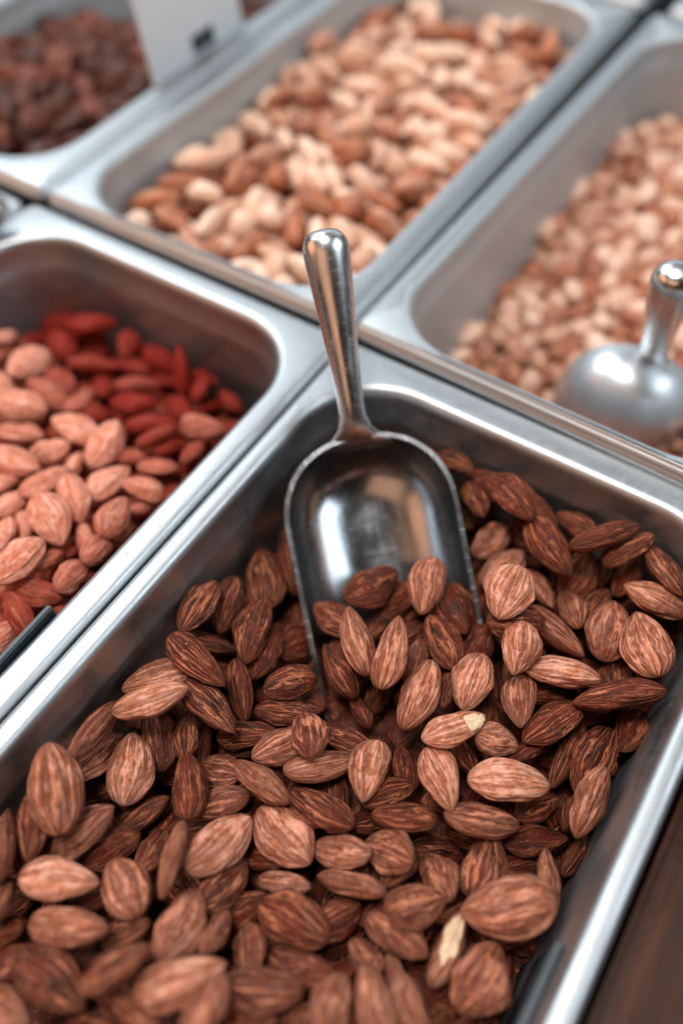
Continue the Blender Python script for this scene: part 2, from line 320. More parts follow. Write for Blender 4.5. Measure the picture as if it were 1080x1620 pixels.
D_MAIN = '''-207.8 -26.2 -7.6 0.89 0.19 -0.12 0.40 27.6 16.0 9.9 0.60 0.00
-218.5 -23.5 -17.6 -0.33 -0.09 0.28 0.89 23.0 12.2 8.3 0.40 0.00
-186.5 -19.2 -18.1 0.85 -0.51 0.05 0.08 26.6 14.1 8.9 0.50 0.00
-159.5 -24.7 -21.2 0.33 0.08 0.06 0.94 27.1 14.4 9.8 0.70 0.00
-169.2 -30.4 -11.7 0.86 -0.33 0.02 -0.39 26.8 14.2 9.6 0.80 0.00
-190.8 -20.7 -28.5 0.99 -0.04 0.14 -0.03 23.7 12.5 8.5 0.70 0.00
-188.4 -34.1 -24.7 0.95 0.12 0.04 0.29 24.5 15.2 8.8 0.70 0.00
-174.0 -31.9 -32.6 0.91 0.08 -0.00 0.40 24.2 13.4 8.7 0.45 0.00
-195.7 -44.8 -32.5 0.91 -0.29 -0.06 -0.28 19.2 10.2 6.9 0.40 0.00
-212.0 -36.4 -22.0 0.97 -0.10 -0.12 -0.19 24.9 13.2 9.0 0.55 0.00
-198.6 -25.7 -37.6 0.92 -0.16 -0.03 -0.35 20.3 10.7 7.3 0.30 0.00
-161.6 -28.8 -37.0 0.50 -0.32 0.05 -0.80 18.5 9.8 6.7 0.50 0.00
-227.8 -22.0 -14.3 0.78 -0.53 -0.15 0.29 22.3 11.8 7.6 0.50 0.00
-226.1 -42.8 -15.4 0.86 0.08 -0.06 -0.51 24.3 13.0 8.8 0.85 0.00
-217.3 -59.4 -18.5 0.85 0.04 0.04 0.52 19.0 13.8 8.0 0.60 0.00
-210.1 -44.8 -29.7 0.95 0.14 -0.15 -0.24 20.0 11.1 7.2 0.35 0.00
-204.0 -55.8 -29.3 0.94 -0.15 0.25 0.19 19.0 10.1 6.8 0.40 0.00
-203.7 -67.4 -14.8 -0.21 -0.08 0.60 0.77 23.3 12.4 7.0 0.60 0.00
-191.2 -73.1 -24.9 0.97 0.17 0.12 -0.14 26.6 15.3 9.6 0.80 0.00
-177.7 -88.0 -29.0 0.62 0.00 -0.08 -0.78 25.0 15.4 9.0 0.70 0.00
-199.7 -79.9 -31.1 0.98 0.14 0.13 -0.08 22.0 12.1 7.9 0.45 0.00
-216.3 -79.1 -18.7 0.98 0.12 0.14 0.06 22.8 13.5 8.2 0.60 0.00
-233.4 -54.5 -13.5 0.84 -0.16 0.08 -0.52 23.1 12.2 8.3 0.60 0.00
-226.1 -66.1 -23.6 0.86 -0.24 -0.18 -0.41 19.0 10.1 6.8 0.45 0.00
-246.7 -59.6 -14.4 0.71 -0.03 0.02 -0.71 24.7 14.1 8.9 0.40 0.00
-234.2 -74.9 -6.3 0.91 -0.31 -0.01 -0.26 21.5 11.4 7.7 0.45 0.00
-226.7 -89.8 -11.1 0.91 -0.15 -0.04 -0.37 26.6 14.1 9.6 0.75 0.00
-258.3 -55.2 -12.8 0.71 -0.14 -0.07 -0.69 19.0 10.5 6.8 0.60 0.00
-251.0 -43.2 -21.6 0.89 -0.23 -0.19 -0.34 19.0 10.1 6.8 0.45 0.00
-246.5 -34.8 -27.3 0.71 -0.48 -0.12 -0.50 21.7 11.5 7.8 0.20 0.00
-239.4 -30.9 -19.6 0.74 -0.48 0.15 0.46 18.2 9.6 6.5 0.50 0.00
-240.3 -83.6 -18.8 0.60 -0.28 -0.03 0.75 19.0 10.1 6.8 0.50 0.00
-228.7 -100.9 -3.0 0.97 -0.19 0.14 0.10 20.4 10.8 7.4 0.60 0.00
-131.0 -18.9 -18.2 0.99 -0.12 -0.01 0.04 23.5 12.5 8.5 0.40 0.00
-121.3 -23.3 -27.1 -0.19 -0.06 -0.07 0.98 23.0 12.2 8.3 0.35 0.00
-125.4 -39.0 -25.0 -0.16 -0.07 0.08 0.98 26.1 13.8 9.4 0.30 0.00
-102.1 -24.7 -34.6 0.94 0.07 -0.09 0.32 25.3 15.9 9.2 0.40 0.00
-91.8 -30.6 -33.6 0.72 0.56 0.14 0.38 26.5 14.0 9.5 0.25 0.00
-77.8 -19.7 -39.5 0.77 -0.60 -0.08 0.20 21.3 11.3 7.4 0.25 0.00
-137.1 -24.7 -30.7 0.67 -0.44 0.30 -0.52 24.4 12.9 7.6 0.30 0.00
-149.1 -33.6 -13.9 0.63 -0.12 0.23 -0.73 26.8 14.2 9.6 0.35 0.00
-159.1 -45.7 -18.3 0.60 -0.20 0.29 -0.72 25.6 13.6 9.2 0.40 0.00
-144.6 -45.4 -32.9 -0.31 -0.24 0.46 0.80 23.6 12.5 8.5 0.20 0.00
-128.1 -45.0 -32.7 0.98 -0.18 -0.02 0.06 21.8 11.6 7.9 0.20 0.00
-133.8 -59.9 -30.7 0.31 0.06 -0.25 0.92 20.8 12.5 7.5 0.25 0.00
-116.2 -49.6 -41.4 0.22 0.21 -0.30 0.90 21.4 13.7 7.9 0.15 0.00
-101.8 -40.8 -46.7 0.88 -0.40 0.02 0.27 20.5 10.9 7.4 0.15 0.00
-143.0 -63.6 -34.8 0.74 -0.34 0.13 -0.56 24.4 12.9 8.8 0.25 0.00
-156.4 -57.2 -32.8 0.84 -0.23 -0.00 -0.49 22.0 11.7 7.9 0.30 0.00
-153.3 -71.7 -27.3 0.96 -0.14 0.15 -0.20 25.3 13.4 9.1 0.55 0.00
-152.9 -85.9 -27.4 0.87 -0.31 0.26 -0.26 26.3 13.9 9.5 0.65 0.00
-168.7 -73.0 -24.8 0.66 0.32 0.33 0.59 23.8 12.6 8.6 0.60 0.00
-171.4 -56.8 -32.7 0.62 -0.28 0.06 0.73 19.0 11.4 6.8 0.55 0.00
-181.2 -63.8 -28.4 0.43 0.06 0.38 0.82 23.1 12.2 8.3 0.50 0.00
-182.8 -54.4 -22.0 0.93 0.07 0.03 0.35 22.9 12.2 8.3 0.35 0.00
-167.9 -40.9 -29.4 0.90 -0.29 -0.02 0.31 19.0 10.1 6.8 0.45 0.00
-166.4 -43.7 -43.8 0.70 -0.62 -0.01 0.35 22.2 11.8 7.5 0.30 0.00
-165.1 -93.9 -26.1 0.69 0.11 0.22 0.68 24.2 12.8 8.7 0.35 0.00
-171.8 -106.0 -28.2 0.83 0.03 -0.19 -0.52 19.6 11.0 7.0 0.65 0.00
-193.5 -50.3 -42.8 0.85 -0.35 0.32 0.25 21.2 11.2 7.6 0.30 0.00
-185.0 -83.4 -40.1 0.55 -0.49 0.06 -0.68 21.6 11.4 7.8 0.20 0.00
-161.4 -55.3 -42.8 0.52 -0.56 -0.06 -0.65 21.8 11.5 7.0 0.20 0.00
-132.6 -63.0 -46.6 0.66 -0.14 0.26 0.69 22.2 11.8 8.0 0.15 0.00
-85.1 -63.0 -28.7 0.95 0.23 -0.02 -0.22 24.5 14.6 8.8 0.20 0.00
-78.2 -83.1 -21.6 -0.15 -0.09 -0.05 0.98 23.0 13.9 8.3 0.65 0.00
-80.8 -72.2 -37.4 0.97 0.19 -0.04 -0.17 19.6 14.2 8.3 0.25 0.00
-103.2 -58.0 -31.4 0.73 -0.15 -0.13 0.66 19.3 11.7 7.0 0.40 0.00
-108.8 -72.0 -26.0 0.82 0.42 0.11 0.39 27.0 14.3 9.7 0.70 0.00
-109.2 -85.4 -19.9 0.93 -0.30 -0.16 0.10 27.0 14.3 9.7 0.65 0.00
-120.6 -71.8 -29.5 0.77 0.38 0.19 0.47 23.2 12.3 8.4 0.35 0.00
-93.3 -97.6 -25.7 0.88 -0.11 -0.09 0.46 22.2 12.4 8.0 0.35 0.00
-75.7 -117.1 -20.1 0.86 0.26 -0.03 -0.44 22.1 13.3 7.9 0.30 0.00
-115.2 -100.4 -25.5 0.98 -0.19 -0.05 0.07 27.0 14.3 9.7 0.65 0.00
-101.3 -114.2 -25.3 -0.08 -0.05 -0.03 0.99 21.9 13.5 7.9 0.75 0.00
-101.8 -91.3 -32.1 0.96 -0.26 0.01 0.12 19.0 10.1 6.8 0.50 0.00
-104.5 -107.0 -32.3 0.87 -0.46 0.07 0.18 19.0 10.1 6.8 0.40 0.00
-121.2 -117.1 -20.5 0.93 -0.23 0.12 -0.27 23.6 12.5 8.5 0.85 0.00
-149.3 -77.9 -20.2 0.91 -0.10 0.12 0.39 19.0 12.9 7.5 0.45 0.00
-126.5 -84.0 -37.4 0.76 0.42 0.45 0.20 19.9 10.6 6.6 0.20 0.00
-90.5 -85.3 -37.5 0.93 0.24 0.22 -0.16 18.6 9.9 6.7 0.20 0.00
-92.4 -71.3 -43.5 0.86 -0.43 0.26 0.12 19.3 10.2 6.9 0.30 0.00
-138.8 -88.0 -36.9 0.71 -0.18 0.02 -0.68 21.1 11.2 7.6 0.30 0.00
-146.7 -100.9 -25.3 -0.15 0.01 -0.04 0.99 21.3 13.9 8.1 0.70 0.00
-137.4 -121.1 -23.1 -0.41 -0.01 0.10 0.91 22.5 13.5 8.1 0.75 0.00
-135.2 -107.7 -39.8 0.91 0.21 0.26 0.26 19.0 10.1 6.8 0.30 0.00
-148.1 -108.5 -31.9 0.95 -0.08 0.13 -0.28 19.3 10.2 7.0 0.30 0.00
-152.7 -117.6 -27.1 0.85 -0.24 0.28 -0.39 22.4 11.9 8.1 0.35 0.00
-165.1 -118.6 -26.5 0.62 -0.28 0.07 0.73 19.0 13.0 7.5 0.55 0.00
-165.2 -123.1 -34.2 0.91 -0.33 0.25 0.04 19.0 10.1 6.8 0.40 0.00
-178.7 -113.9 -28.4 0.54 0.28 0.55 0.57 23.2 12.3 7.3 0.60 0.00
-152.1 -129.8 -46.1 0.88 -0.10 0.29 -0.36 22.1 11.7 8.0 0.20 0.00
-162.1 -134.4 -32.0 0.84 -0.19 0.15 0.48 19.0 11.3 6.8 0.50 0.00
-174.0 -133.3 -22.5 0.91 0.13 0.08 -0.39 19.9 12.8 7.4 0.50 0.00
-183.3 -132.5 -27.6 0.67 -0.16 -0.03 -0.72 22.3 11.8 8.0 0.50 0.00
-159.2 -156.4 -26.2 0.43 -0.12 -0.04 0.90 29.4 17.4 10.6 0.65 0.00
-143.3 -163.8 -35.3 0.77 0.59 0.20 0.16 20.5 10.9 7.3 0.60 0.00
-150.6 -144.3 -32.8 1.00 -0.02 0.03 0.09 22.5 15.3 8.9 0.45 0.00
-132.6 -155.7 -41.2 0.87 -0.24 0.18 -0.39 22.2 11.7 8.0 0.30 0.00
-140.1 -138.2 -28.2 0.83 -0.20 0.25 -0.45 25.1 13.3 9.0 0.50 0.00
-126.0 -140.1 -25.6 0.86 -0.09 0.12 -0.48 27.0 14.3 9.7 0.85 0.00
-115.6 -164.9 -30.6 -0.03 -0.01 -0.47 0.88 25.9 13.7 9.3 0.65 0.00
-100.0 -160.8 -36.4 0.01 -0.04 -0.17 0.99 26.9 14.3 9.7 0.25 0.00
-100.2 -152.6 -42.6 0.72 0.69 -0.03 0.02 26.6 14.1 8.0 0.40 0.00
-97.3 -143.6 -31.7 0.23 0.04 0.23 0.94 25.5 13.5 9.2 0.35 0.00
-82.0 -158.2 -21.3 0.47 0.14 0.54 0.69 30.9 16.4 10.4 0.40 0.00
-82.2 -138.8 -25.5 0.49 0.20 0.23 0.82 27.0 14.3 9.7 0.85 0.00
-67.0 -129.6 -27.9 0.53 -0.27 0.35 -0.72 27.0 14.3 9.7 0.50 0.00
-57.4 -145.8 -26.2 0.98 -0.06 -0.11 0.13 23.4 17.1 9.9 0.60 0.00
-60.1 -158.6 -18.3 0.92 -0.19 -0.09 0.33 24.8 16.8 9.7 0.70 0.00
-85.9 -122.6 -16.4 -0.14 -0.08 0.01 0.99 19.8 13.0 7.5 0.70 0.00
-97.1 -131.2 -28.9 -0.20 -0.05 0.05 0.98 19.0 12.9 7.5 0.60 0.00
-114.7 -130.8 -28.0 0.76 0.35 0.13 -0.54 19.0 11.6 6.8 0.75 0.00
-69.0 -154.2 -33.0 0.94 -0.19 0.12 0.24 19.0 11.7 6.8 0.25 0.00
-81.7 -166.5 -39.8 -0.03 0.06 0.06 1.00 19.0 11.0 6.8 0.35 0.00
-65.5 -163.9 -28.6 0.75 -0.63 0.21 0.04 18.6 9.9 6.7 0.40 0.00
-71.4 -111.1 -10.5 -0.04 -0.10 -0.05 0.99 21.4 16.6 9.4 0.85 0.00
-51.7 -101.3 -29.3 0.96 0.17 -0.09 -0.18 22.0 13.5 7.9 0.70 0.00
-43.6 -92.0 -28.3 0.97 0.16 -0.10 -0.14 19.4 10.9 7.0 0.65 0.00
-41.8 -113.6 -16.4 0.50 0.10 -0.02 -0.86 27.0 14.3 9.7 0.30 0.00
-34.8 -91.9 -9.6 0.81 -0.03 -0.04 0.58 26.8 14.2 9.7 0.25 0.00
-28.0 -101.1 -18.8 0.58 -0.03 0.03 -0.81 24.5 13.0 8.8 0.35 0.00
-37.5 -80.7 -16.0 -0.40 -0.04 0.18 0.90 19.0 10.7 6.8 0.30 0.00
-25.9 -77.5 -19.1 0.75 -0.26 0.09 0.60 19.0 10.1 6.8 0.20 0.00
-30.1 -67.1 -10.9 0.60 -0.13 -0.12 -0.78 19.0 10.1 6.8 0.35 0.00
-25.4 -56.5 -20.5 0.51 -0.39 0.14 -0.76 19.0 10.1 6.5 0.30 0.00
-26.3 -117.5 -18.4 0.77 -0.23 -0.01 0.59 19.0 10.1 6.8 0.30 0.00
-32.9 -129.7 -9.3 0.80 -0.49 0.13 -0.33 27.0 14.3 9.6 0.25 0.00
-30.6 -138.8 -13.7 0.89 -0.36 -0.01 -0.27 22.0 11.7 7.9 0.45 0.00
-30.1 -153.5 -16.0 -0.45 0.12 -0.23 0.85 23.2 12.3 8.4 0.45 0.00
-38.9 -126.1 -30.7 0.99 0.04 -0.13 -0.01 22.3 14.3 8.3 0.20 0.00
-30.8 -142.1 -28.1 0.98 -0.10 -0.14 -0.03 19.1 10.1 6.9 0.25 0.00
-29.0 -133.8 -33.3 0.84 0.53 0.09 0.09 19.0 10.1 6.8 0.25 0.00
-52.1 -117.2 -30.2 -0.44 0.15 -0.21 0.86 19.0 10.1 6.8 0.50 0.00
-55.5 -130.3 -28.3 0.90 -0.23 0.05 0.36 19.0 10.1 6.8 0.50 0.00
-45.7 -136.9 -31.0 0.99 -0.06 0.11 -0.09 18.0 9.5 6.5 0.45 0.00
-41.1 -154.9 -19.3 0.61 0.18 0.02 0.77 25.2 13.3 9.1 0.70 0.00
-34.8 -101.8 -29.2 0.51 0.14 -0.20 -0.83 19.0 10.4 6.8 0.30 0.00
-37.3 -110.2 -36.8 0.88 -0.27 0.39 -0.06 19.9 10.6 6.4 0.50 0.00
-32.6 -82.7 -35.8 0.87 -0.39 0.29 -0.00 20.9 11.1 7.2 0.30 0.00
-121.7 -151.6 -43.1 0.93 0.15 0.10 -0.31 19.0 10.5 6.8 0.25 0.00
-116.3 -161.8 -45.4 0.71 0.61 0.26 -0.21 19.8 10.5 6.8 0.40 0.00
-126.9 -168.5 -49.2 0.73 0.67 0.07 -0.10 19.0 10.1 6.3 0.35 0.00
-121.0 -123.1 -39.5 -0.15 0.45 -0.39 0.79 21.8 11.5 6.9 0.20 0.00
-107.4 -140.1 -40.6 0.79 -0.53 0.31 0.02 21.4 11.3 7.0 0.20 0.00
-141.1 -154.1 -47.3 0.85 -0.31 0.40 -0.16 22.3 11.8 8.0 0.15 0.00
-157.9 -162.8 -41.5 0.93 -0.30 0.10 -0.17 21.9 11.6 7.9 0.35 0.00
-177.3 -146.7 -31.9 0.72 0.68 0.09 -0.02 24.9 13.2 8.6 0.75 0.00
-180.5 -157.6 -25.9 1.00 -0.01 0.08 -0.03 22.7 16.0 9.3 0.55 0.00
-203.1 -136.4 -14.4 0.90 0.20 0.20 0.32 21.8 11.6 7.8 0.60 0.00
-197.8 -144.5 -19.0 0.89 0.13 0.20 0.39 19.5 10.3 7.0 0.60 0.00
-191.8 -136.8 -30.6 0.74 0.38 0.55 -0.01 18.1 9.6 5.4 0.60 0.00
-178.8 -162.7 -43.4 0.79 -0.33 0.49 -0.16 19.4 10.3 7.0 0.50 0.00
-193.6 -126.9 -28.5 0.82 -0.08 0.38 0.42 18.7 9.9 6.7 0.50 0.00
-192.6 -153.0 -37.9 0.93 0.09 0.23 -0.25 19.0 11.1 6.8 0.30 0.00
-166.9 -142.3 -40.7 0.77 -0.46 0.44 0.04 18.2 9.6 6.5 0.40 0.00
-197.2 -105.4 -25.4 0.74 -0.02 -0.12 -0.66 24.1 14.9 8.7 0.35 0.00
-188.8 -114.2 -32.0 0.96 0.12 0.11 -0.24 19.0 11.8 6.9 0.35 0.00
-201.5 -88.8 -34.8 0.91 -0.13 -0.22 -0.31 19.0 10.1 6.8 0.25 0.00
-188.7 -95.7 -31.9 0.68 -0.42 0.08 -0.59 19.0 10.1 6.8 0.65 0.00
-209.5 -98.5 -27.7 0.83 -0.31 0.18 0.42 19.0 10.1 6.8 0.45 0.00
-211.9 -87.3 -25.5 0.86 -0.34 0.30 0.24 19.3 10.2 7.0 0.50 0.00
-216.8 -109.0 -16.4 0.81 -0.25 0.03 -0.53 24.5 13.0 8.8 0.45 0.00
-205.0 -114.3 -29.0 0.72 -0.28 0.08 -0.63 23.3 12.4 8.4 0.40 0.00
-209.3 -127.3 -15.1 0.97 0.01 0.22 0.10 19.0 12.0 7.0 0.60 0.00
-224.4 -110.7 -21.6 0.61 -0.55 -0.04 -0.57 19.9 10.5 7.2 0.55 0.00
-217.3 -120.8 -23.1 0.72 -0.46 -0.23 -0.47 18.4 9.8 6.6 0.55 0.00
-136.8 -123.2 -39.8 0.88 -0.31 0.36 -0.01 20.9 11.1 7.5 0.20 0.00
-142.4 -136.4 -44.9 -0.33 0.54 -0.08 0.77 22.2 11.7 8.0 0.20 0.00
-157.5 -106.2 -39.9 0.87 -0.21 0.42 -0.12 20.7 10.9 7.4 0.20 0.00
-114.6 -85.4 -46.1 0.78 -0.57 0.15 0.20 22.5 11.9 8.1 0.15 0.00
-105.0 -67.9 -69.9 0.87 -0.41 0.26 0.10 22.0 11.6 7.9 0.15 0.00
-80.6 -152.4 -46.0 0.89 -0.25 0.26 -0.27 22.0 11.7 7.9 0.20 0.00
-85.9 -136.2 -39.3 0.85 -0.31 0.41 -0.14 22.5 11.9 8.1 0.20 0.00
-54.9 -87.2 -47.5 0.88 -0.46 0.10 0.10 21.3 11.3 7.7 0.20 0.00
-41.7 -121.1 -41.0 0.89 -0.36 0.27 -0.10 22.3 11.8 8.0 0.20 0.00
-42.3 -158.0 -34.1 0.82 0.17 0.17 -0.52 19.0 10.1 6.8 0.30 0.00
-33.7 -162.0 -29.0 -0.44 0.28 0.09 0.85 19.0 10.1 6.8 0.30 0.00
-137.2 -52.9 -42.5 0.60 -0.51 -0.03 -0.61 22.6 12.0 8.1 0.15 0.00
-117.9 -52.1 -52.2 0.67 -0.35 -0.12 -0.64 20.3 10.8 7.3 0.15 0.00
-176.1 -73.3 -39.8 0.87 -0.28 0.40 0.08 21.2 11.2 7.6 0.20 0.00
-204.1 -71.5 -39.7 0.60 0.06 -0.58 -0.55 20.4 10.8 7.4 0.20 0.00
-223.8 -49.6 -30.5 0.64 -0.55 -0.01 -0.54 20.9 11.1 7.5 0.20 0.00
-224.6 -21.6 -28.8 0.66 -0.56 0.04 0.50 22.6 12.0 7.9 0.30 0.00
-243.5 -40.1 -35.6 0.51 -0.63 0.09 -0.57 21.7 11.5 7.4 0.20 0.00
-226.4 -74.7 -29.7 0.57 -0.62 -0.08 -0.54 21.8 11.6 7.4 0.20 0.00
-209.3 -87.3 -45.7 0.63 -0.55 -0.15 -0.53 20.5 10.9 7.4 0.20 0.00
-178.0 -123.7 -41.3 0.83 -0.39 0.39 0.10 22.2 11.8 8.0 0.20 0.00
-164.3 -155.4 -50.8 -0.19 0.49 -0.20 0.83 22.3 11.8 8.0 0.20 0.00
-124.7 -161.8 -53.9 0.76 -0.53 0.37 0.05 22.8 12.1 7.7 0.20 0.00
-84.4 -162.1 -49.2 -0.23 0.41 -0.23 0.86 20.6 10.9 7.4 0.20 0.00
-65.9 -162.8 -40.5 0.80 -0.50 0.33 -0.07 22.6 12.0 6.8 0.20 0.00
-249.1 -74.5 -24.6 0.79 -0.25 -0.04 -0.56 19.0 10.1 6.8 0.40 0.00
-188.3 -163.2 -46.8 0.89 -0.10 0.32 -0.32 19.0 10.1 6.8 0.40 0.00
-212.3 -136.3 -18.6 0.96 0.03 0.29 -0.01 19.0 10.1 6.8 0.50 0.00
-239.9 -52.5 -22.5 0.64 0.01 -0.41 -0.65 18.3 9.7 6.6 0.25 0.00
-203.1 -146.8 -25.4 0.91 0.30 0.29 0.05 19.0 10.1 6.8 0.50 0.00'''
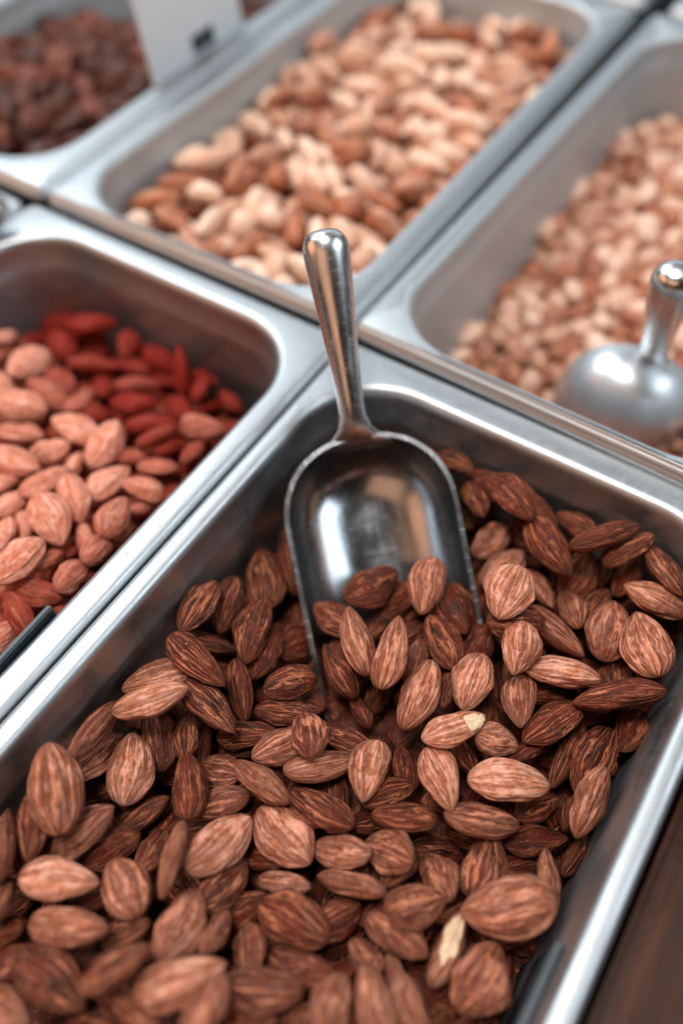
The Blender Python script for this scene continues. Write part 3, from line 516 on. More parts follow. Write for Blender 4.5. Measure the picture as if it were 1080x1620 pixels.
D_MAINF = '''-238.5 -161.9 -33.4 0.99 0.10 0.05 -0.10 21.5 12.2 8.2 0.17 0.00
-244.5 -150.9 -26.2 0.86 -0.33 -0.09 0.38 23.9 13.6 9.1 0.33 0.00
-244.2 -133.6 -19.4 0.95 0.25 0.14 0.13 22.7 12.9 8.6 0.32 0.00
-242.1 -120.1 -23.6 0.02 0.00 0.14 0.99 23.1 13.2 8.8 0.25 0.00
-246.0 -104.5 -23.2 0.69 0.00 -0.03 -0.73 21.6 12.3 8.2 0.24 0.00
-243.3 -90.2 -27.6 -0.16 -0.02 -0.34 0.92 23.8 13.6 9.0 0.36 0.00
-238.3 -73.1 -27.7 0.65 0.27 0.16 0.70 22.3 12.7 8.5 0.23 0.00
-242.8 -56.2 -29.1 0.18 0.01 0.18 0.97 20.7 11.8 7.9 0.28 0.00
-250.2 -36.1 -46.2 0.75 0.32 0.16 0.56 21.1 12.0 8.0 0.23 0.00
-252.1 -24.0 -38.3 0.92 0.01 -0.04 0.39 24.0 13.7 9.1 0.19 0.00
-223.6 -161.6 -37.7 -0.25 -0.14 0.12 0.95 22.2 12.6 8.4 0.15 0.00
-229.2 -150.6 -26.1 0.74 0.01 -0.14 0.66 22.8 13.0 8.7 0.23 0.00
-225.4 -131.4 -23.0 0.77 -0.08 0.08 -0.62 23.5 13.4 8.9 0.29 0.00
-217.8 -123.2 -33.6 0.75 0.01 -0.13 -0.65 23.5 13.4 8.9 0.32 0.00
-223.3 -103.1 -32.8 0.50 -0.16 -0.09 0.84 21.9 12.5 8.3 0.16 0.00
-222.9 -86.2 -30.1 -0.41 -0.15 0.23 0.87 20.3 11.6 7.7 0.37 0.00
-226.1 -67.0 -44.8 0.93 -0.02 -0.06 0.35 21.5 12.3 8.2 0.31 0.00
-231.0 -53.8 -42.0 0.62 0.16 -0.16 -0.75 21.7 12.4 8.3 0.29 0.00
-227.9 -36.9 -39.5 -0.13 -0.06 0.03 0.99 23.5 13.4 8.9 0.18 0.00
-224.4 -23.1 -40.9 0.28 0.03 -0.22 0.94 22.6 12.9 8.6 0.32 0.00
-207.9 -159.7 -47.5 0.55 -0.18 0.27 -0.77 23.7 13.5 9.0 0.20 0.00
-209.6 -149.8 -39.7 0.99 -0.11 -0.09 -0.05 22.4 12.8 8.5 0.27 0.00
-206.1 -136.7 -32.1 0.13 -0.07 0.20 0.97 22.0 12.5 8.4 0.30 0.00
-204.6 -121.4 -37.6 0.96 -0.12 -0.05 -0.23 21.3 12.1 8.1 0.18 0.00
-210.1 -100.7 -37.5 -0.06 -0.02 0.20 0.98 23.0 13.1 8.7 0.17 0.00
-210.4 -84.2 -59.0 -0.48 0.02 -0.17 0.86 22.2 12.6 8.4 0.21 0.00
-213.0 -70.4 -47.3 0.54 0.16 -0.24 -0.79 21.6 12.3 8.2 0.23 0.00
-207.0 -55.0 -42.9 0.92 0.11 0.14 0.35 21.3 12.2 8.1 0.33 0.00
-209.2 -42.3 -38.5 -0.39 0.09 0.07 0.91 22.5 12.8 8.5 0.16 0.00
-202.9 -24.2 -45.6 0.75 -0.16 -0.06 0.64 21.2 12.1 8.1 0.21 0.00
-191.4 -161.1 -54.4 0.59 0.06 -0.16 -0.79 21.0 12.0 8.0 0.30 0.00
-186.0 -150.0 -47.8 0.81 -0.05 0.21 -0.55 23.0 13.1 8.8 0.27 0.00
-188.4 -131.6 -42.9 0.97 -0.06 0.09 0.22 21.9 12.5 8.3 0.22 0.00
-191.3 -115.4 -45.3 0.95 -0.03 -0.01 -0.30 23.5 13.4 8.9 0.18 0.00
-193.4 -103.9 -37.3 0.92 -0.01 0.16 0.35 20.2 11.5 7.7 0.39 0.00
-184.6 -90.3 -47.8 0.91 0.05 -0.08 -0.40 22.1 12.6 8.4 0.39 0.00
-194.6 -77.6 -46.7 -0.26 0.17 -0.22 0.92 21.2 12.1 8.0 0.24 0.00
-187.0 -63.1 -46.1 0.87 0.04 0.03 -0.50 21.6 12.3 8.2 0.24 0.00
-189.7 -37.4 -51.7 0.88 0.01 0.11 0.46 22.4 12.7 8.5 0.32 0.00
-187.1 -31.4 -41.0 0.95 -0.24 -0.14 0.15 23.1 13.2 8.8 0.24 0.00
-172.6 -163.9 -56.3 0.99 -0.05 -0.06 0.14 21.7 12.4 8.2 0.22 0.00
-169.4 -143.9 -56.1 -0.02 0.03 -0.18 0.98 22.3 12.7 8.5 0.38 0.00
-169.2 -135.3 -46.2 0.95 0.27 0.16 0.08 23.2 13.2 8.8 0.30 0.00
-166.7 -113.4 -48.6 0.83 0.03 0.09 0.55 22.0 12.5 8.4 0.33 0.00
-172.2 -107.8 -37.5 0.57 -0.22 0.09 -0.79 21.1 12.0 8.0 0.38 0.00
-175.1 -88.8 -39.1 0.58 0.07 -0.08 -0.80 22.0 12.5 8.4 0.22 0.00
-168.7 -68.9 -35.1 0.36 -0.17 -0.06 0.92 22.1 12.6 8.4 0.19 0.00
-172.7 -57.2 -55.7 -0.32 -0.14 -0.13 0.93 23.8 13.5 9.0 0.25 0.00
-178.2 -39.1 -47.4 0.71 -0.32 -0.02 -0.63 20.9 11.9 8.0 0.33 0.00
-166.0 -23.0 -44.2 0.28 0.22 0.03 0.94 23.1 13.2 8.8 0.37 0.00
-155.4 -161.0 -56.8 0.84 -0.01 -0.03 0.54 21.5 12.2 8.2 0.20 0.00
-150.6 -149.0 -52.5 0.99 -0.10 0.09 0.01 20.0 11.4 7.6 0.35 0.00
-151.7 -137.3 -55.3 -0.05 0.03 -0.16 0.98 20.1 11.5 7.6 0.31 0.00
-145.7 -116.2 -58.2 0.56 0.16 -0.14 0.80 22.6 12.9 8.6 0.39 0.00
-153.5 -99.3 -47.7 -0.27 0.01 0.02 0.96 20.8 11.8 7.9 0.26 0.00
-156.2 -90.7 -37.4 0.93 -0.13 -0.12 0.31 22.8 13.0 8.7 0.30 0.00
-163.4 -74.4 -43.6 -0.43 -0.38 0.11 0.81 22.8 13.0 8.7 0.28 0.00
-150.7 -51.6 -54.7 0.96 0.01 -0.03 0.27 21.7 12.3 8.2 0.17 0.00
-152.8 -42.9 -46.5 0.60 0.26 -0.17 -0.74 22.6 12.9 8.6 0.36 0.00
-149.9 -23.5 -42.6 0.88 -0.05 0.18 -0.43 22.3 12.7 8.5 0.16 0.00
-126.7 -160.6 -65.7 0.84 -0.03 -0.02 0.54 22.2 12.6 8.4 0.18 0.00
-127.0 -150.4 -58.2 0.27 0.12 0.07 0.95 23.2 13.2 8.8 0.15 0.00
-128.3 -134.1 -51.4 0.03 0.15 0.07 0.99 20.6 11.8 7.8 0.34 0.00
-129.7 -119.6 -52.0 0.86 -0.31 -0.12 0.40 23.8 13.6 9.0 0.28 0.00
-132.7 -100.6 -53.4 0.82 -0.20 0.05 -0.54 23.3 13.3 8.9 0.38 0.00
-142.0 -75.8 -45.7 0.51 -0.07 0.00 0.86 20.8 11.9 7.9 0.20 0.00
-129.9 -66.9 -58.0 0.94 0.17 0.13 -0.26 23.8 13.6 9.0 0.20 0.00
-126.4 -47.0 -60.4 0.48 0.19 0.09 0.85 23.3 13.3 8.9 0.37 0.00
-137.8 -35.9 -43.3 0.51 0.21 -0.04 0.83 22.6 12.9 8.6 0.39 0.00
-135.1 -22.9 -42.3 0.35 0.21 0.19 0.89 20.1 11.5 7.7 0.27 0.00
-110.4 -161.3 -59.5 0.53 -0.06 0.13 -0.83 20.3 11.6 7.7 0.17 0.00
-115.0 -152.2 -52.2 -0.46 -0.02 -0.30 0.83 20.6 11.7 7.8 0.32 0.00
-119.5 -135.6 -42.1 0.84 0.27 -0.05 0.47 21.1 12.0 8.0 0.31 0.00
-82.0 -127.5 -43.1 0.95 0.24 -0.09 -0.19 23.0 13.1 8.7 0.24 0.00
-142.9 -73.6 -48.1 0.35 -0.14 0.04 0.93 23.1 13.1 8.8 0.25 0.00
-133.4 -64.1 -58.0 0.54 -0.02 -0.02 0.84 22.7 12.9 8.6 0.35 0.00
-109.7 -62.8 -87.5 0.99 -0.00 0.03 -0.14 23.5 13.4 8.9 0.17 0.00
-108.8 -49.5 -57.8 0.60 0.14 -0.17 -0.77 23.0 13.1 8.7 0.35 0.00
-125.9 -41.9 -41.1 0.88 0.05 -0.06 0.47 20.8 11.8 7.9 0.31 0.00
-118.8 -26.2 -39.9 0.62 0.10 -0.20 0.75 22.3 12.7 8.5 0.26 0.00
-101.0 -162.2 -55.1 0.95 0.22 0.13 0.20 21.5 12.3 8.2 0.19 0.00
-96.2 -149.1 -53.2 0.85 -0.11 -0.12 -0.50 22.3 12.7 8.5 0.34 0.00
-96.5 -133.1 -49.9 -0.44 0.10 -0.15 0.88 21.4 12.2 8.1 0.26 0.00
-97.2 -132.7 -51.3 -0.45 -0.09 0.08 0.88 22.3 12.7 8.5 0.29 0.00
-85.1 -111.8 -64.2 0.68 0.02 -0.20 -0.71 22.3 12.7 8.5 0.32 0.00
-99.1 -60.1 -76.2 0.92 -0.19 -0.28 0.20 20.6 11.7 7.8 0.27 0.00
-103.1 -55.5 -62.1 0.57 -0.22 -0.09 0.79 21.7 12.3 8.2 0.17 0.00
-92.8 -45.1 -55.8 0.93 -0.19 0.01 0.30 21.0 12.0 8.0 0.38 0.00
-101.3 -33.9 -54.3 0.24 -0.01 -0.04 0.97 20.2 11.5 7.7 0.36 0.00
-94.5 -24.1 -53.9 0.91 0.18 -0.15 -0.36 23.0 13.1 8.8 0.29 0.00
-85.7 -161.9 -59.2 0.77 -0.06 -0.14 0.62 20.1 11.4 7.6 0.40 0.00
-80.3 -147.6 -56.6 0.11 0.11 0.11 0.98 24.0 13.7 9.1 0.25 0.00
-76.0 -139.6 -50.6 0.86 -0.12 0.15 -0.48 20.9 11.9 7.9 0.23 0.00
-81.6 -124.8 -33.8 0.04 0.08 -0.01 1.00 23.7 13.5 9.0 0.37 0.00
-76.5 -115.7 -29.7 -0.47 0.06 0.30 0.83 20.4 11.6 7.8 0.27 0.00
-62.8 -106.5 -38.1 0.07 0.19 -0.19 0.96 22.7 12.9 8.6 0.40 0.00
-73.8 -80.0 -60.7 0.04 0.01 0.10 0.99 22.4 12.8 8.5 0.24 0.00
-75.7 -58.3 -54.6 0.48 -0.09 -0.20 0.85 22.7 13.0 8.6 0.33 0.00
-81.3 -42.5 -49.3 -0.11 -0.00 0.23 0.97 23.8 13.6 9.1 0.31 0.00
-83.0 -25.5 -48.2 0.54 0.08 0.06 0.83 22.7 12.9 8.6 0.33 0.00
-62.8 -160.6 -53.6 0.94 0.15 -0.02 -0.31 20.9 11.9 8.0 0.39 0.00
-67.8 -150.4 -43.4 0.76 0.10 -0.21 0.60 20.7 11.8 7.9 0.23 0.00
-67.5 -135.7 -37.9 -0.10 0.07 -0.11 0.99 22.2 12.6 8.4 0.32 0.00
-66.3 -120.8 -39.1 0.32 -0.05 0.06 0.95 21.9 12.5 8.3 0.25 0.00
-56.4 -97.2 -42.9 0.95 0.30 0.02 0.08 22.4 12.8 8.5 0.25 0.00
-46.0 -95.0 -58.5 0.66 0.39 0.12 -0.63 21.7 12.4 8.3 0.20 0.00
-63.2 -73.9 -52.0 0.22 -0.05 -0.16 0.96 23.8 13.5 9.0 0.34 0.00
-60.5 -56.1 -47.5 0.97 0.16 -0.03 0.17 22.9 13.1 8.7 0.16 0.00
-62.2 -43.9 -45.6 -0.20 0.04 0.08 0.98 23.3 13.3 8.9 0.30 0.00
-72.9 -33.0 -43.5 0.66 -0.02 0.07 0.75 21.3 12.1 8.1 0.35 0.00
-48.7 -160.6 -41.8 -0.22 0.03 -0.19 0.96 22.4 12.7 8.5 0.40 0.00
-54.5 -148.6 -36.6 -0.29 -0.18 -0.07 0.94 22.9 13.0 8.7 0.26 0.00
-47.6 -132.0 -39.7 0.43 -0.03 -0.15 0.89 23.6 13.5 9.0 0.39 0.00
-46.3 -123.3 -51.1 0.21 0.15 -0.17 0.95 23.7 13.5 9.0 0.32 0.00
-46.7 -104.5 -44.8 -0.09 -0.14 0.18 0.97 21.1 12.0 8.0 0.29 0.00
-40.8 -83.9 -56.4 0.95 0.10 -0.19 -0.23 22.4 12.7 8.5 0.26 0.00
-53.1 -72.6 -43.1 0.86 0.27 -0.00 0.43 22.4 12.8 8.5 0.36 0.00
-43.3 -59.9 -40.6 0.92 -0.02 0.14 -0.36 23.1 13.2 8.8 0.30 0.00
-51.6 -42.3 -39.3 0.66 -0.17 0.00 -0.74 21.4 12.2 8.1 0.29 0.00
-55.6 -27.4 -44.7 0.58 0.02 -0.17 0.80 20.2 11.5 7.7 0.39 0.00
-30.4 -160.8 -40.4 0.92 -0.09 -0.06 0.37 22.1 12.6 8.4 0.37 0.00
-35.2 -149.9 -38.2 0.96 -0.17 -0.15 -0.16 21.8 12.4 8.3 0.34 0.00
-30.0 -129.9 -41.2 -0.06 0.24 -0.03 0.97 22.3 12.7 8.5 0.38 0.00
-30.1 -108.6 -46.8 0.99 0.08 -0.06 -0.02 23.3 13.3 8.9 0.16 0.00
-33.9 -99.9 -38.1 0.05 0.01 0.31 0.95 20.8 11.8 7.9 0.17 0.00
-26.2 -77.5 -45.5 0.73 -0.04 0.09 -0.67 22.3 12.7 8.5 0.16 0.00
-27.8 -78.7 -45.1 0.59 0.06 -0.08 -0.80 20.4 11.6 7.7 0.26 0.00
-33.5 -64.4 -32.4 0.89 -0.29 -0.02 -0.36 23.4 13.4 8.9 0.18 0.00
-38.9 -46.4 -38.2 0.81 -0.17 -0.06 -0.56 21.2 12.1 8.1 0.32 0.00
-36.3 -32.2 -38.9 0.60 -0.09 0.21 0.77 20.1 11.5 7.6 0.15 0.00
-240.2 -162.3 -41.8 0.98 0.16 0.02 0.07 21.7 12.4 8.3 0.39 0.00
-239.5 -148.7 -37.8 0.82 0.07 0.26 -0.51 20.3 11.6 7.7 0.23 0.00
-245.5 -134.4 -30.2 0.95 0.04 -0.29 -0.06 20.8 11.9 7.9 0.37 0.00
-239.3 -121.1 -32.8 -0.44 -0.10 0.08 0.89 22.3 12.7 8.5 0.17 0.00
-243.2 -106.8 -33.8 0.67 0.01 0.16 -0.72 21.0 12.0 8.0 0.31 0.00
-243.4 -90.8 -39.2 -0.31 0.15 0.05 0.94 20.9 11.9 7.9 0.40 0.00
-246.0 -76.7 -33.7 0.73 0.07 -0.03 0.68 23.4 13.3 8.9 0.38 0.00
-240.8 -59.2 -37.2 0.69 -0.14 0.09 -0.70 22.7 13.0 8.6 0.22 0.00
-239.3 -40.1 -46.0 0.85 -0.09 0.07 0.51 20.9 11.9 7.9 0.23 0.00
-241.3 -22.0 -46.1 0.11 0.11 -0.01 0.99 23.8 13.5 9.0 0.35 0.00
-225.2 -161.1 -49.6 0.21 0.15 0.18 0.95 23.9 13.6 9.1 0.22 0.00
-229.1 -150.4 -35.3 -0.08 0.18 0.09 0.98 20.8 11.9 7.9 0.18 0.00
-221.1 -134.0 -40.5 0.65 0.12 -0.12 -0.74 20.5 11.7 7.8 0.16 0.00
-227.5 -119.8 -40.1 0.61 -0.13 0.05 -0.78 22.0 12.6 8.4 0.35 0.00
-232.8 -103.9 -39.4 0.81 -0.03 -0.02 0.58 21.7 12.4 8.3 0.22 0.00
-228.4 -85.7 -39.3 0.86 0.04 0.31 0.40 23.8 13.6 9.1 0.30 0.00
-218.7 -77.5 -37.8 0.83 0.01 -0.13 -0.55 21.6 12.3 8.2 0.39 0.00
-220.1 -54.5 -39.2 0.69 -0.13 -0.10 0.70 20.1 11.5 7.6 0.17 0.00
-224.0 -46.0 -48.5 0.94 -0.12 -0.12 0.30 23.2 13.2 8.8 0.22 0.00
-224.2 -24.9 -42.5 -0.04 0.10 -0.01 0.99 22.7 12.9 8.6 0.27 0.00
-206.7 -158.7 -56.7 0.14 -0.00 -0.03 0.99 20.4 11.6 7.8 0.26 0.00
-210.1 -144.6 -49.0 0.89 0.13 0.02 0.43 20.2 11.5 7.7 0.19 0.00
-206.0 -136.3 -40.8 0.94 -0.05 -0.01 -0.34 22.7 12.9 8.6 0.37 0.00
-209.2 -119.3 -46.6 0.82 -0.14 -0.10 0.54 23.4 13.3 8.9 0.21 0.00
-208.9 -103.7 -48.7 0.86 0.12 0.12 -0.47 21.8 12.4 8.3 0.30 0.00
-201.3 -82.3 -52.3 0.69 -0.09 0.02 -0.72 21.4 12.2 8.1 0.16 0.00
-212.7 -71.0 -56.0 -0.24 0.09 -0.17 0.95 20.1 11.4 7.6 0.30 0.00
-203.1 -62.2 -51.9 0.82 -0.01 0.17 -0.55 20.1 11.5 7.6 0.28 0.00
-205.6 -42.5 -48.2 -0.02 -0.21 -0.15 0.96 21.3 12.2 8.1 0.15 0.00
-211.6 -28.5 -50.9 0.87 -0.22 0.00 -0.45 20.4 11.6 7.8 0.25 0.00
-193.1 -165.7 -62.6 0.97 -0.08 -0.24 -0.01 22.7 13.0 8.6 0.18 0.00
-189.2 -144.5 -55.0 0.96 -0.02 0.11 -0.25 23.3 13.3 8.8 0.24 0.00
-186.9 -134.6 -50.8 0.04 0.12 0.24 0.96 22.2 12.6 8.4 0.38 0.00
-195.8 -125.8 -51.8 -0.28 0.06 -0.21 0.93 20.6 11.7 7.8 0.18 0.00
-189.2 -104.9 -51.5 1.00 0.06 0.01 0.05 21.0 12.0 8.0 0.38 0.00
-195.3 -95.1 -52.3 0.91 -0.35 0.05 0.22 20.2 11.5 7.7 0.22 0.00
-184.8 -69.4 -56.0 0.64 -0.04 0.24 0.73 20.6 11.7 7.8 0.27 0.00
-191.5 -56.3 -54.1 0.53 0.03 0.17 0.83 21.2 12.1 8.1 0.23 0.00
-187.9 -43.9 -59.0 0.41 0.06 0.15 0.90 22.8 13.0 8.7 0.22 0.00
-189.9 -23.1 -49.1 -0.12 -0.06 -0.12 0.98 22.7 12.9 8.6 0.27 0.00
-168.0 -159.7 -69.6 0.86 -0.04 0.02 0.51 23.6 13.4 9.0 0.37 0.00
-169.7 -148.7 -63.3 0.69 -0.03 0.08 0.72 22.6 12.9 8.6 0.26 0.00
-177.4 -121.7 -55.3 0.94 -0.20 0.26 -0.12 22.9 13.0 8.7 0.21 0.00
-167.2 -114.5 -56.4 0.59 -0.05 -0.07 0.80 20.4 11.6 7.8 0.17 0.00
-171.1 -102.7 -46.9 0.98 -0.13 -0.11 0.10 20.7 11.8 7.9 0.29 0.00
-173.4 -91.2 -52.5 -0.31 -0.06 0.19 0.93 21.3 12.1 8.1 0.17 0.00
-173.8 -76.2 -51.8 0.07 0.24 0.08 0.97 23.5 13.4 8.9 0.17 0.00
-172.1 -63.4 -49.0 0.99 -0.04 -0.12 0.08 21.7 12.4 8.3 0.36 0.00
-174.5 -39.9 -56.8 0.76 0.02 0.04 0.64 22.7 12.9 8.6 0.31 0.00
-173.3 -24.9 -50.0 0.54 -0.24 -0.09 -0.80 23.9 13.6 9.1 0.16 0.00
-156.2 -159.7 -66.0 0.82 0.07 0.08 0.56 24.0 13.7 9.1 0.17 0.00
-154.9 -146.9 -60.8 0.19 -0.13 -0.03 0.97 21.0 12.0 8.0 0.16 0.00
-151.1 -128.5 -61.9 0.99 -0.02 0.12 -0.05 23.1 13.1 8.8 0.24 0.00
-159.3 -125.2 -51.5 0.79 0.15 -0.10 0.58 22.7 12.9 8.6 0.38 0.00
-155.2 -99.4 -56.5 0.91 -0.09 -0.15 0.38 23.9 13.6 9.1 0.20 0.00
-154.7 -88.2 -46.0 -0.11 -0.06 0.30 0.95 21.6 12.3 8.2 0.29 0.00
-156.4 -74.0 -42.0 0.97 0.14 0.08 0.16 23.8 13.6 9.1 0.17 0.00
-154.7 -63.5 -50.1 0.94 0.03 -0.03 0.35 23.8 13.6 9.1 0.18 0.00
-157.7 -43.6 -58.1 0.98 0.20 0.01 -0.01 22.2 12.6 8.4 0.36 0.00
-156.2 -31.2 -53.3 0.92 -0.20 0.11 0.32 20.4 11.7 7.8 0.29 0.00
-142.7 -160.2 -64.2 0.95 -0.15 0.21 -0.16 21.6 12.3 8.2 0.21 0.00
-137.0 -144.6 -63.7 0.98 0.17 0.05 -0.07 23.6 13.5 9.0 0.17 0.00
-133.8 -132.1 -59.1 0.96 0.21 0.08 0.17 20.4 11.7 7.8 0.24 0.00
-144.0 -114.1 -50.6 0.05 0.21 -0.21 0.95 22.5 12.8 8.6 0.38 0.00
-138.4 -99.7 -44.0 -0.34 -0.09 -0.22 0.91 23.3 13.3 8.9 0.18 0.00
-133.1 -93.8 -52.5 0.78 0.04 0.07 0.62 22.9 13.1 8.7 0.20 0.00
-139.4 -81.6 -54.4 0.97 -0.23 -0.08 0.05 20.5 11.7 7.8 0.20 0.00
-139.6 -50.4 -61.1 0.32 -0.10 -0.21 0.92 23.2 13.2 8.8 0.26 0.00
-139.8 -37.3 -53.4 -0.13 -0.06 -0.28 0.95 23.5 13.4 8.9 0.38 0.00
-140.6 -24.8 -50.1 0.86 -0.31 -0.10 -0.40 21.1 12.0 8.0 0.27 0.00
-119.8 -163.8 -71.2 0.13 -0.22 0.09 0.96 22.6 12.9 8.6 0.33 0.00
-127.2 -145.7 -50.5 -0.04 -0.06 0.18 0.98 20.8 11.8 7.9 0.35 0.00
-118.6 -135.1 -59.5 0.75 0.21 -0.03 -0.62 20.7 11.8 7.9 0.33 0.00
-117.1 -114.4 -54.2 0.75 -0.15 -0.31 0.57 23.9 13.6 9.1 0.35 0.00
-119.8 -100.2 -47.3 0.99 -0.08 0.14 -0.03 20.3 11.6 7.7 0.28 0.00
-139.0 -82.4 -54.6 0.99 0.11 0.09 0.08 21.5 12.3 8.2 0.15 0.00
-109.7 -65.7 -86.4 0.93 0.03 -0.01 0.38 21.7 12.4 8.3 0.19 0.00
-113.5 -49.6 -68.3 0.85 0.16 0.09 -0.50 23.5 13.4 8.9 0.18 0.00
-118.6 -38.4 -54.5 0.11 -0.09 0.12 0.98 23.1 13.1 8.8 0.29 0.00
-121.9 -29.3 -49.2 0.92 0.09 0.12 0.35 21.1 12.1 8.0 0.30 0.00
-101.5 -161.7 -68.3 0.95 0.10 0.12 -0.25 22.8 13.0 8.7 0.17 0.00
-108.2 -144.6 -60.3 -0.35 0.11 0.06 0.93 22.3 12.7 8.5 0.27 0.00
-109.3 -128.1 -51.8 0.99 -0.05 0.01 0.12 20.7 11.8 7.9 0.26 0.00
-107.5 -121.9 -43.4 -0.24 -0.17 -0.13 0.95 22.3 12.7 8.5 0.40 0.00
-74.9 -122.2 -49.5 0.98 -0.01 0.08 -0.17 20.7 11.8 7.9 0.22 0.00
-91.9 -86.6 -71.3 0.95 0.03 -0.16 0.27 23.2 13.2 8.8 0.31 0.00
-90.5 -63.3 -84.2 0.21 0.04 0.19 0.96 23.1 13.2 8.8 0.29 0.00
-94.1 -61.6 -68.5 0.24 0.02 -0.20 0.95 20.3 11.6 7.7 0.38 0.00
-95.2 -38.3 -63.1 0.88 -0.05 0.15 -0.46 20.6 11.8 7.8 0.22 0.00
-112.3 -29.8 -61.3 0.41 -0.02 -0.04 0.91 23.7 13.5 9.0 0.37 0.00
-78.3 -161.0 -64.5 0.77 0.04 -0.07 0.64 21.7 12.4 8.2 0.17 0.00
-90.9 -143.9 -63.6 0.75 -0.42 -0.03 -0.51 23.9 13.6 9.1 0.35 0.00
-85.4 -132.6 -57.3 0.88 -0.01 -0.03 -0.47 20.2 11.5 7.7 0.37 0.00
-75.3 -122.6 -49.4 0.99 -0.04 0.03 -0.12 21.8 12.4 8.3 0.23 0.00
-75.9 -98.5 -60.5 0.76 -0.08 -0.07 0.64 20.2 11.5 7.7 0.16 0.00
-75.5 -91.5 -67.6 0.44 -0.02 -0.10 0.89 21.7 12.4 8.2 0.25 0.00
-82.6 -70.4 -63.9 1.00 0.01 0.03 -0.01 22.9 13.0 8.7 0.33 0.00
-88.5 -55.2 -58.1 -0.30 0.08 -0.01 0.95 22.8 13.0 8.7 0.36 0.00
-81.2 -45.3 -65.5 -0.46 -0.04 -0.12 0.88 23.3 13.3 8.8 0.34 0.00
-84.9 -26.9 -58.1 -0.35 -0.17 0.24 0.89 21.5 12.2 8.2 0.40 0.00
-65.6 -160.4 -53.3 0.76 -0.03 -0.08 -0.64 21.4 12.2 8.1 0.39 0.00
-64.0 -142.5 -48.8 0.60 0.07 0.05 0.80 23.0 13.1 8.7 0.16 0.00
-66.3 -130.8 -55.0 0.98 0.03 -0.10 0.15 22.9 13.0 8.7 0.19 0.00
-69.6 -110.9 -51.4 0.71 -0.17 0.36 -0.58 20.7 11.8 7.9 0.26 0.00
-65.5 -103.0 -60.7 0.62 -0.25 -0.04 0.74 21.9 12.5 8.3 0.29 0.00
-60.7 -89.5 -54.7 0.74 -0.20 -0.01 -0.65 20.5 11.7 7.8 0.22 0.00
-62.5 -68.5 -61.6 1.00 0.05 0.02 0.02 23.3 13.3 8.8 0.25 0.00
-60.4 -58.9 -56.4 0.99 -0.08 -0.08 -0.10 20.8 11.9 7.9 0.36 0.00
-68.1 -42.9 -55.8 0.27 -0.14 -0.10 0.95 23.6 13.4 9.0 0.33 0.00
-66.9 -29.9 -55.9 0.97 -0.14 0.06 -0.19 23.1 13.1 8.8 0.39 0.00
-47.0 -161.5 -50.0 0.89 0.13 0.04 0.43 20.0 11.4 7.6 0.26 0.00
-52.1 -150.8 -45.0 -0.48 0.05 -0.16 0.86 20.4 11.6 7.8 0.16 0.00
-50.1 -135.4 -50.3 0.94 -0.10 -0.13 0.30 20.5 11.7 7.8 0.28 0.00
-49.6 -111.5 -53.6 0.14 -0.17 0.39 0.90 22.7 12.9 8.6 0.24 0.00
-59.8 -108.8 -48.6 0.75 -0.29 0.11 -0.59 20.8 11.9 7.9 0.22 0.00
-45.9 -88.0 -65.5 -0.11 -0.03 0.05 0.99 22.6 12.9 8.6 0.35 0.00
-49.2 -70.1 -57.1 -0.48 0.05 -0.16 0.86 22.7 12.9 8.6 0.25 0.00
-45.4 -56.4 -49.3 0.64 0.18 -0.10 -0.74 23.8 13.6 9.1 0.22 0.00
-51.4 -40.0 -53.5 0.18 0.06 -0.06 0.98 23.8 13.6 9.0 0.22 0.00
-50.2 -26.4 -56.8 0.86 -0.07 0.12 -0.49 22.7 13.0 8.6 0.21 0.00
-31.5 -164.8 -48.7 0.97 0.18 -0.09 0.09 20.7 11.8 7.9 0.19 0.00
-28.7 -150.2 -51.3 0.84 -0.03 0.15 0.51 20.1 11.4 7.6 0.24 0.00
-34.5 -135.8 -47.5 0.85 -0.02 0.06 -0.52 23.5 13.4 8.9 0.29 0.00
-28.9 -123.4 -51.4 0.79 -0.03 -0.18 0.58 21.2 12.1 8.1 0.38 0.00
-31.0 -96.8 -51.5 0.97 -0.03 0.07 0.24 20.4 11.6 7.8 0.17 0.00
-26.6 -84.8 -56.2 0.65 0.02 0.18 -0.74 22.7 12.9 8.6 0.21 0.00
-41.4 -79.9 -49.5 0.93 -0.32 0.02 -0.16 22.4 12.8 8.5 0.29 0.00
-34.7 -63.3 -49.2 0.73 -0.03 -0.28 0.62 23.2 13.2 8.8 0.21 0.00
-31.2 -47.6 -50.6 0.71 0.00 -0.08 0.70 20.7 11.8 7.9 0.20 0.00
-37.1 -33.2 -48.4 0.96 -0.07 0.22 0.14 22.9 13.1 8.7 0.27 0.00
-242.7 -162.4 -53.2 0.07 -0.03 -0.32 0.95 21.3 12.1 8.1 0.30 0.00
-243.0 -147.2 -47.0 0.67 0.21 0.02 -0.71 22.7 13.0 8.6 0.38 0.00
-239.2 -134.2 -38.2 0.98 -0.18 -0.06 0.10 22.8 13.0 8.7 0.37 0.00
-244.2 -122.5 -43.0 0.25 -0.03 -0.21 0.95 23.0 13.1 8.8 0.39 0.00
-245.9 -104.6 -43.9 -0.39 0.03 -0.40 0.83 22.6 12.9 8.6 0.26 0.00
-241.7 -89.9 -48.1 1.00 -0.01 0.01 0.04 22.1 12.6 8.4 0.27 0.00
-246.1 -76.6 -42.9 0.53 0.28 -0.04 -0.80 20.1 11.5 7.6 0.26 0.00
-241.8 -59.6 -46.7 0.62 -0.07 0.23 -0.75 21.3 12.1 8.1 0.38 0.00
-245.3 -47.1 -52.1 0.01 -0.04 0.10 0.99 20.4 11.6 7.7 0.29 0.00
-245.9 -23.7 -53.4 0.63 0.02 0.17 0.76 21.3 12.1 8.1 0.38 0.00
-226.2 -161.1 -59.0 0.96 0.07 0.00 0.28 23.4 13.3 8.9 0.33 0.00
-228.8 -148.7 -44.9 0.79 0.12 -0.22 -0.57 21.1 12.0 8.0 0.17 0.00
